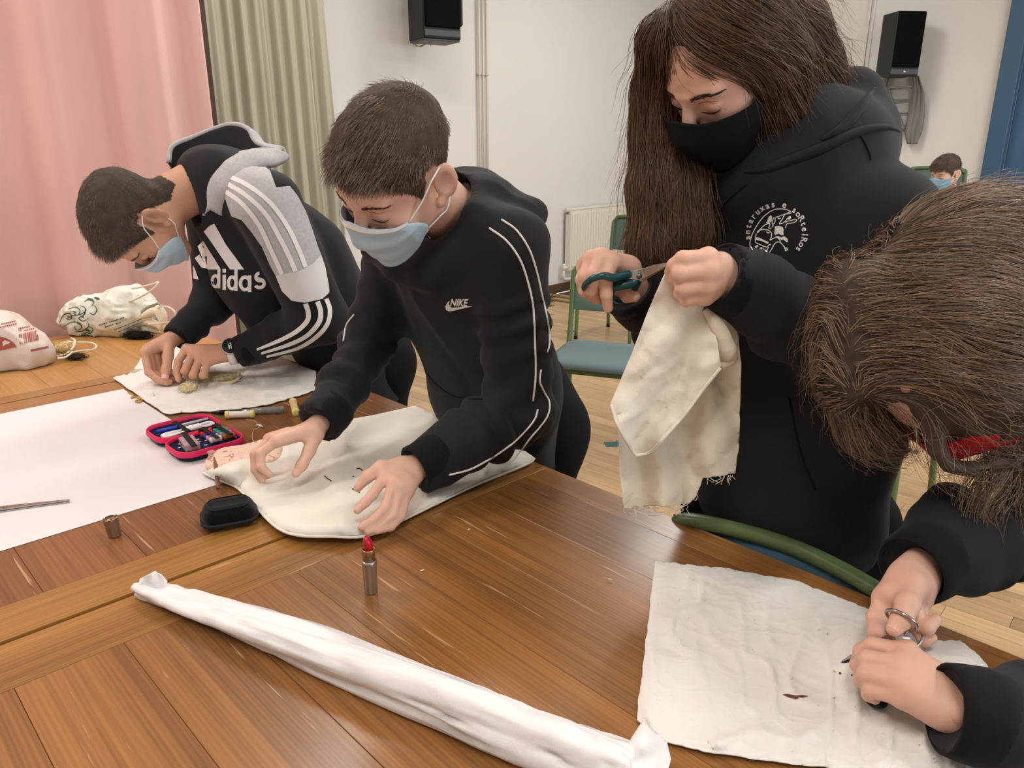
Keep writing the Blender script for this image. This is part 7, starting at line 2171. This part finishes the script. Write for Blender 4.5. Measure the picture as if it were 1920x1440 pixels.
# ================================================================== girl bending over the face cloth
def make_girl2():
    t = empty('person', (1.14, 0.96, 0), 'person in a black sweatshirt bending low over the face cloth, holding small scissors', 'person', 'young people working at the table')
    sc = 1.03
    fr = Frame(P(1775, 648, 0.83), (-0.19, -0.32, -0.93), (-0.90, -0.33, 0.29))
    wrR, elR = PZ(1722, 1062, 0.872), P(1955, 1005, 0.85)
    wrL, elL = PZ(1800, 1335, 0.815), P(2050, 1330, 0.655)
    shR = np.array([0.74, 1.02, 1.06]); shL = np.array([0.90, 0.80, 1.06]); shC = (shR + shL) / 2
    neck = np.array([0.66, 0.90, 1.13])
    HV, HQ = head_shape(fr, neck, sc, 0.0032, rneck=0.048)
    dL = unit(PZ(1680, 1262, 0.80) - wrL); dR = unit(PZ(1690, 1130, 0.85) - wrR)
    hl = hand_shape(PZ(1775, 1318, 0.808), wrL + unit(elL - wrL) * 0.018,
        [PZ(1700, 1222, 0.828), PZ(1692, 1247, 0.826), PZ(1690, 1279, 0.818), PZ(1694, 1308, 0.806)],
        [[PZ(1636, 1211, 0.824), PZ(1615, 1221, 0.812), PZ(1608, 1240, 0.798)], [PZ(1626, 1236, 0.822), PZ(1610, 1246, 0.806), PZ(1618, 1260, 0.795)], [PZ(1624, 1264, 0.812), PZ(1615, 1274, 0.796), PZ(1626, 1284, 0.788)], [PZ(1634, 1294, 0.800), PZ(1629, 1302, 0.788), PZ(1640, 1310, 0.783)]],
        [PZ(1755, 1270, 0.815), PZ(1700, 1235, 0.800), PZ(1655, 1228, 0.795), PZ(1622, 1232, 0.790)], rp=0.0135, rf=0.0086, rw=0.026)
    hr = hand_shape(PZ(1712, 1085, 0.868), wrR + unit(elR - wrR) * 0.018,
        [PZ(1657, 1122, 0.850), PZ(1672, 1112, 0.862), PZ(1708, 1116, 0.858), PZ(1728, 1122, 0.846)],
        [[PZ(1641, 1158, 0.838), PZ(1643, 1186, 0.825), PZ(1654, 1204, 0.815)], [PZ(1668, 1160, 0.835), PZ(1676, 1192, 0.82), PZ(1692, 1200, 0.812)], [PZ(1722, 1168, 0.835), PZ(1738, 1176, 0.836), PZ(1754, 1162, 0.842)], [PZ(1724, 1182, 0.824), PZ(1733, 1200, 0.818), PZ(1747, 1196, 0.820)]],
        [PZ(1712, 1098, 0.872), PZ(1702, 1132, 0.868), PZ(1691, 1160, 0.858), PZ(1676, 1179, 0.850)], rp=0.0130, rf=0.0086, rw=0.026)
    g = Blend((0.34, 0.48, 0.62), (1.05, 1.18, 1.26), 0.010)
    g.cap(neck, shC - [0, 0, 0.1], 0.05, 0.08, 0.0)
    g.chain([shC, shL, elL, wrL], [0.03, 0.03, 0.017, 0.015], 0.02); g.chain([shC, shR, elR, wrR], [0.03, 0.03, 0.017, 0.015], 0.02)
    body = obj('body', merge((HV, HQ), hl, hr, g.mesh()), M_SKIN, t)
    ht = bvh(HV, HQ)
    tp = PZ(1676, 1179, 0.850); obj('thumb_nail', nail(tp, PZ(1691, 1160, 0.858), CAM - tp, 0.0082, 0.011), M_NAIL, body)
    # sweatshirt
    g = Blend((0.30, 0.46, 0.58), (1.34, 1.26, 1.24), 0.006)
    torso(g, [shC - [0, 0, 0.02], np.array([0.98, 0.93, 0.92]), np.array([1.12, 0.95, 0.74])], [0.11, 0.14, 0.15], 0.66)
    g.cap(shL, shR, 0.055, 0.055, 0.05)
    g.cap(neck + [0.05, 0, 0.0], shC, 0.066, 0.09, 0.05)
    sleeve(g, shL, elL, wrL, dL, (0.06, 0.052, 0.050, 0.044), 0.042); sleeve(g, shR, elR, wrR, dR, (0.06, 0.052, 0.052, 0.046), 0.041)
    g.chain([wrR - dR * 0.045 + [0.0, 0.01, 0.018], wrR - dR * 0.06 + [0.03, 0.03, 0.012]], [0.028, 0.032], 0.02)
    V, Q = g.mesh(); N = vnormals(V, Q)
    V = relax(V + drape(V, N, 0.008, 6.0, 9.0) + arm_folds(V, N, elL, wrL, 0.08, 100, 0.004, -0.2, 0.8, 2) + arm_folds(V, N, elR, wrR, 0.085, 95, 0.006, -0.2, 0.8, 4), Q, 1, 0.4)
    sw = obj('sweatshirt', (V, Q), M_BLACKF, t)
    cuff(sw, wrL, elL, dL, 0.0435); cuff(sw, wrR, elR, dR, 0.0425)
    for w_, d_ in ((wrL, dL), (wrR, dR)):
        pass
    feet = [np.array([1.22, 0.88, 0.09]), np.array([1.12, 1.04, 0.09])]
    obj('trousers', legs_shape(np.array([1.14, 0.96, 0.70]), feet), M_TROUS, t); shoes(t, feet)
    face_mask(fr, sc, ht, t, mat('red_mask', (186, 34, 40), 0.8, 0.2), None, wide=80, pleats=0, a=0.072)
    eyebrow(fr, sc, ht, body, mat('brow_hair', (58, 42, 34), 0.7), seed=8)
    # hair
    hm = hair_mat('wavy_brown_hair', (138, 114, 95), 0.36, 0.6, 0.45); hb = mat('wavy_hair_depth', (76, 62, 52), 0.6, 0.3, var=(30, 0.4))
    L = lambda x, y, z: fr.w(np.array((x, y, z)) * sc)
    g = Blend((0.30, 0.55, 0.82), (0.80, 1.02, 1.36), 0.005)
    g.ell(L(0, -0.022, 0.036), np.array((0.088, 0.110, 0.086)) * sc, fr.M, k=0)
    g.ell(L(0.0, 0.122, -0.03), np.array((0.062, 0.062, 0.074)) * sc, fr.M, k=0.006, op='s')
    g.chain([L(-0.03, 0.06, 0.10), P(1596, 540, 0.82), P(1588, 630, 0.83), P(1600, 720, 0.84), P(1632, 795, 0.845), P(1682, 838, 0.85)], [0.028, 0.026, 0.028, 0.030, 0.028, 0.010], 0.03)
    g.chain([L(0.07, 0.0, 0.05), P(1830, 640, 0.765), P(1880, 700, 0.785), P(1930, 745, 0.80), P(1990, 790, 0.80)], [0.045, 0.046, 0.040, 0.034, 0.03], 0.04)
    g.chain([L(0.07, 0.055, 0.02), P(1765, 745, 0.775), P(1810, 785, 0.775), P(1870, 800, 0.785)], [0.026, 0.020, 0.016, 0.016], 0.03)
    g.chain([P(1742, 790, 0.765), P(1752, 840, 0.762), P(1778, 872, 0.762), P(1815, 880, 0.765), P(1860, 866, 0.775), P(1900, 870, 0.785)], [0.010, 0.011, 0.010, 0.009, 0.009, 0.012], 0.012)
    g.chain([L(0.02, -0.10, 0.02), P(1880, 500, 0.85), P(1960, 640, 0.86)], [0.06, 0.065, 0.06], 0.04)
    g.chain([L(0.0, -0.10, 0.0), neck + [-0.01, 0.0, 0.03], neck + [0.08, 0.0, 0.0]], [0.065, 0.062, 0.05], 0.03)
    V, Q = g.mesh(); V = V + vnormals(V, Q) * (0.004 * noise(V, 55, 2) - 0.003)[:, None]
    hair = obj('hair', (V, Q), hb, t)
    gd = []
    for y in (0.075, 0.045, 0.01, -0.03, -0.07):
        gd.append([L(0.0, y, 0.125), L(0.05, y - 0.005, 0.108), L(0.095, y - 0.01, 0.055), L(0.110, y, -0.02), L(0.10, y + 0.02, -0.085)])
        gd.append([L(-0.012, y, 0.125), L(-0.055, y, 0.108), L(-0.095, y + 0.01, 0.05), L(-0.10, y + 0.03, -0.02)])
    gd.append([L(-0.012, 0.07, 0.12), P(1552, 600, 0.80), P(1556, 680, 0.81), P(1590, 770, 0.82), P(1650, 830, 0.84), P(1700, 845, 0.85)])
    gd.append([P(1780, 640, 0.73), P(1820, 740, 0.735), P(1870, 810, 0.76), P(1930, 850, 0.79), P(1980, 900, 0.80)])
    gd.append([P(1742, 780, 0.755), P(1752, 840, 0.752), P(1778, 874, 0.752), P(1815, 882, 0.755), P(1860, 868, 0.765), P(1905, 872, 0.78)])
    gd.append([L(0.02, -0.11, 0.06), P(1850, 430, 0.83), P(1930, 540, 0.83), P(1980, 680, 0.84)])
    def kp_(v):
        d = v - CAM; z = d @ FW; x, y = 960 + F_PX * d[:, 0] / z, 720 - F_PX * (d @ UPV) / z
        return (y < np.interp(x, [1500, 1640, 1700, 1760, 1920, 2000], [860, 800, 700, 700, 720, 760]))
    hobj('hair_strands', flow_hair(g, gd, 13000, 11, 0.013, 0.00038, (0.0005, 0.007), 0.10, 13, curl=0.10, keep=kp_), hm, hair)
    hobj('stray_hairs', flow_hair(g, gd, 1100, 11, 0.012, 0.00024, (0.002, 0.010), 0.5, 14, fly=0.9, flyamp=0.022, curl=0.6), hm, hair)
    # loose locks hanging in front of the shoulder
    rs = np.random.default_rng(5); cur = []
    for base, n_, sp_ in (([P(1880, 850, 0.80), P(1850, 900, 0.79), P(1822, 950, 0.785), P(1830, 1000, 0.785), P(1862, 1035, 0.79), P(1896, 1052, 0.80)], 130, 0.010), ([P(1900, 830, 0.80), P(1880, 900, 0.79), P(1850, 950, 0.785), P(1840, 1010, 0.785)], 70, 0.014), ([P(1800, 800, 0.78), P(1806, 860, 0.785), P(1812, 930, 0.79)], 60, 0.020), ([P(1920, 860, 0.80), P(1915, 940, 0.80), P(1930, 1010, 0.80)], 60, 0.018)):
        b = spline(np.array(base), 14)
        for k in range(n_):
            o_ = rs.normal(0, sp_, 3); o2_ = rs.normal(0, sp_ * 0.7, 3); ph = rs.uniform(0, 6.28)
            s_ = np.linspace(0, 1, 14)[:, None]
            cur.append(b + o_ * (1 - 0.55 * s_) + o2_ * s_ * 0.6 + 0.004 * np.sin(ph + s_ * 9) * rs.normal(0, 1, 3))
    hobj('loose_locks', strands(np.array(cur), 0.00034, 0.00016), hm, hair)
    return t
make_girl2()
# scissors in her right hand
sg = empty('small_scissors', PZ(1690, 1165, 0.84), 'small steel scissors cutting the face cloth in the bending person\'s hand', 'scissors')
rc = PZ(1690, 1162, 0.857); ra_ = unit(PZ(1676, 1179, 0.850) - PZ(1702, 1132, 0.868)); e1 = unit(np.cross(ra_, [0, 0, 1.0])); e2 = np.cross(ra_, e1)
obj('finger_ring', tube([rc + 0.0155 * (math.cos(a) * e1 + math.sin(a) * e2) for a in np.linspace(0, 2 * math.pi, 28, endpoint=False)], 0.0018, 8, closed=True), M_STEEL, sg)
rc2 = PZ(1712, 1196, 0.822)
obj('finger_ring', tube([rc2 + 0.014 * (math.cos(a) * e1 * 0.6 + math.sin(a) * ra_) for a in np.linspace(0, 2 * math.pi, 28, endpoint=False)], 0.0018, 8, closed=True), M_STEEL, sg)
b0_, b1_ = PZ(1672, 1190, 0.835), PZ(1578, 1240, T + 0.022)
bn_ = unit(CAM - b1_)
flat_blade([rc - e2 * 0.0, b0_, b0_ * 0.5 + b1_ * 0.5, b1_], [0.004, 0.006, 0.006, 0.0015], 0.0015, bn_, 'blade', sg, M_STEEL)
flat_blade([rc2, PZ(1675, 1200, 0.823), PZ(1630, 1222, 0.797), PZ(1584, 1241, T + 0.018)], [0.004, 0.006, 0.006, 0.0015], 0.0015, bn_, 'blade', sg, M_STEEL)
# dark lid lying under her left hand
tag(obj('dark_button', lathe([(0, 0), (0.010, 0), (0.0115, 0.002), (0.0115, 0.006), (0.009, 0.0075), (0, 0.0075)], PZ(1642, 1317, T + 0.014)), mat('black_plastic_gloss', (20, 14, 14), 0.25)), 'small dark round lid under the bending person\'s left hand', 'lid')
# ================================================================== chairs and the boy sitting far off
def fwd_rz(fx, fy): return math.atan2(-fx, fy)
cz = np.array([1.444, 2.464]) + 0.22 * np.array([-0.72, 0.69])
chair('chair', 'green framed chair with blue grey seat behind the bending person', cz, fwd_rz(-0.70, -0.71))
tape('teal tape under the leg of the chair behind the bending person', PZ(1646, 1037, 0)[:2], -0.10, 0.118, 0.05)
cw = TB(0.725, 0.425)
chair('chair', 'green framed chair tucked under the near table before the standing person', cw[:2], fwd_rz(FAC[0], FAC[1]), top=0.772, backm=fabric('blue_back_upholstery', (70, 104, 122), 0.85, 700, 0.3))
cy_ = PZ(1128, 662, 0.45)
chair('chair', 'empty green framed chair with blue grey seat on the open floor', cy_[:2], fwd_rz(-0.35, -0.94))
tape('teal tape by the front leg of the empty chair', PZ(1066, 796, 0)[:2], 0.3, 0.06, 0.07)
tape('teal tape on the parquet behind the held cloth', PZ(1152, 833, 0)[:2], 0.1, 0.09, 0.06)
tape('small grey teal tape on the parquet near the radiator', PZ(1070, 621, 0)[:2], 0.3, 0.07, 0.06)
cx_ = PZ(1092, 622, 0)[:2] + np.array([0.24, -0.16])
chair('chair', 'green backed chair standing before the radiator', cx_, fwd_rz(-0.6, -0.8), top=0.84)
def make_far():
    hc_ = P(1772, 326, 5.45)
    fc = unit(np.array([-0.88, -0.42, 0.0])); lf = np.array([-fc[1], fc[0], 0]) * -1
    seat = np.array([hc_[0] + 0.035, hc_[1] + 0.02, 0.45])
    chair('chair', 'green backed chair with the person sitting near the blue door', seat[:2], fwd_rz(-0.15, -1), top=1.17, pad0=0.42)
    t = empty('person', (seat[0], seat[1], 0), 'person in a blue top and blue mask sitting far back by the blue door', 'person')
    fr = Frame(hc_, fc * 0.93 + np.array([0, 0, -0.30]), (0, 0, 1)); sc = 1.0
    neck = hc_ + np.array([0.06, 0.03, -0.16])
    HV, HQ = head_shape(fr, neck, sc, 0.005)
    sh = neck + np.array([0.02, 0.0, -0.06]); hip = np.array([seat[0], seat[1], 0.56])
    lf = np.array([fc[1], -fc[0], 0])
    g = Blend(np.minimum(sh, hip) - [0.55, 0.4, 0.56], np.maximum(sh, hip) + [0.4, 0.4, 0.15], 0.013)
    hands = []
    for s in (1, -1):
        kn = hip + fc * 0.40 + lf * s * 0.09 + [0, 0, -0.06]; ft = kn + fc * 0.02 - [0, 0, 0.44]
        g.cap(hip + lf * s * 0.08, kn, 0.075, 0.055, 0.03); g.cap(kn, [ft[0], ft[1], 0.07], 0.055, 0.042, 0.02); g.cap([ft[0], ft[1], 0.045], np.array([ft[0], ft[1], 0.04]) + fc * 0.14, 0.042, 0.036, 0.02)
    legs = g.mesh(); legs[0][:, 2] = np.maximum(legs[0][:, 2], 0.002)
    obj('trousers', legs, mat('dark_jeans', (40, 44, 60), 0.85), t)
    g = Blend(np.minimum(sh, hip) - [0.5, 0.4, 0.1], np.maximum(sh, hip) + [0.4, 0.4, 0.15], 0.012)
    g.cap(sh - [0, 0, 0.05], hip, 0.13, 0.135, 0.04, n=fc, ratio=0.7); g.cap(sh + lf * 0.13 - [0, 0, 0.02], sh - lf * 0.13 - [0, 0, 0.02], 0.05, 0.05, 0.04)
    ends = []
    for s in (1, -1):
        s0 = sh + lf * 0.15 * s - [0, 0, 0.03]; e = s0 + fc * 0.08 - [0, 0, 0.24]; w = e + fc * 0.20 - lf * s * 0.06 - [0, 0, 0.03]
        g.cap(s0, e, 0.052, 0.045, 0.03); g.cap(e, w, 0.045, 0.035, 0.02); ends.append((e, w))
    g.cap(fr.w((0, 0, -0.06)), neck, 0.06, 0.05, 0.01, op='s')
    V, Q = g.mesh(); V = V + drape(V, vnormals(V, Q), 0.006, 7)
    obj('top', (V, Q), mat('blue_top', (58, 62, 132), 0.85, var=(3, 0.2)), t)
    parts = [(HV, HQ)]
    for e, w in ends:
        d = unit(w - e); s_ = unit(np.cross(d, [0, 0, 1.0]))
        kn = [w + d * 0.10 + s_ * o for o in (0.03, 0.01, -0.01, -0.028)]
        fg = [[k + d * 0.035 - [0, 0, 0.008], k + d * 0.055 - [0, 0, 0.025], k + d * 0.06 - [0, 0, 0.04]] for k in kn]
        parts.append(hand_shape(w + d * 0.02, w - d * 0.05, kn, fg, [w + d * 0.03 + s_ * 0.02, w + d * 0.06 + s_ * 0.045, w + d * 0.085 + s_ * 0.05, w + d * 0.105 + s_ * 0.045], res=0.004))
    g = Blend(np.minimum(sh, hip) - [0.5, 0.4, 0.1], np.maximum(sh, hip) + [0.4, 0.4, 0.15], 0.012)
    g.cap(neck + [0, 0, 0.03], hip, 0.045, 0.08, 0.02)
    for (e, w), s in zip(ends, (1, -1)):
        g.chain([sh + lf * 0.02 * s, sh + lf * 0.15 * s - [0, 0, 0.03], e, w], [0.03, 0.03, 0.025, 0.022], 0.02)
    parts.append(g.mesh())
    body = obj('body', merge(*parts), M_SKIN, t)
    ht = bvh(HV, HQ)
    short_hair(fr, HV, HQ, sc, 5000, hair_mat('light_brown_hair', (118, 98, 84), 0.45, 0.45, 0.4), t, 41, top=0.045, side=0.016, fringe=0.02, comb=(0.2, 1, 0), capm=mat('light_brown_scalp', (84, 70, 60), 0.7, 0.2, var=(60, 0.3)), cap1=0.02, r=0.0008)
    eyebrow(fr, sc, ht, body, mat('brow_hair', (58, 42, 34), 0.7), n=50, seed=3); lash_line(fr, sc, ht, body, mat('lash', (34, 26, 24), 0.6))
    face_mask(fr, sc, ht, t, mat('far_blue_mask', (140, 178, 205), 0.8, 0.2), M_STRAP, None, wide=80)
make_far()
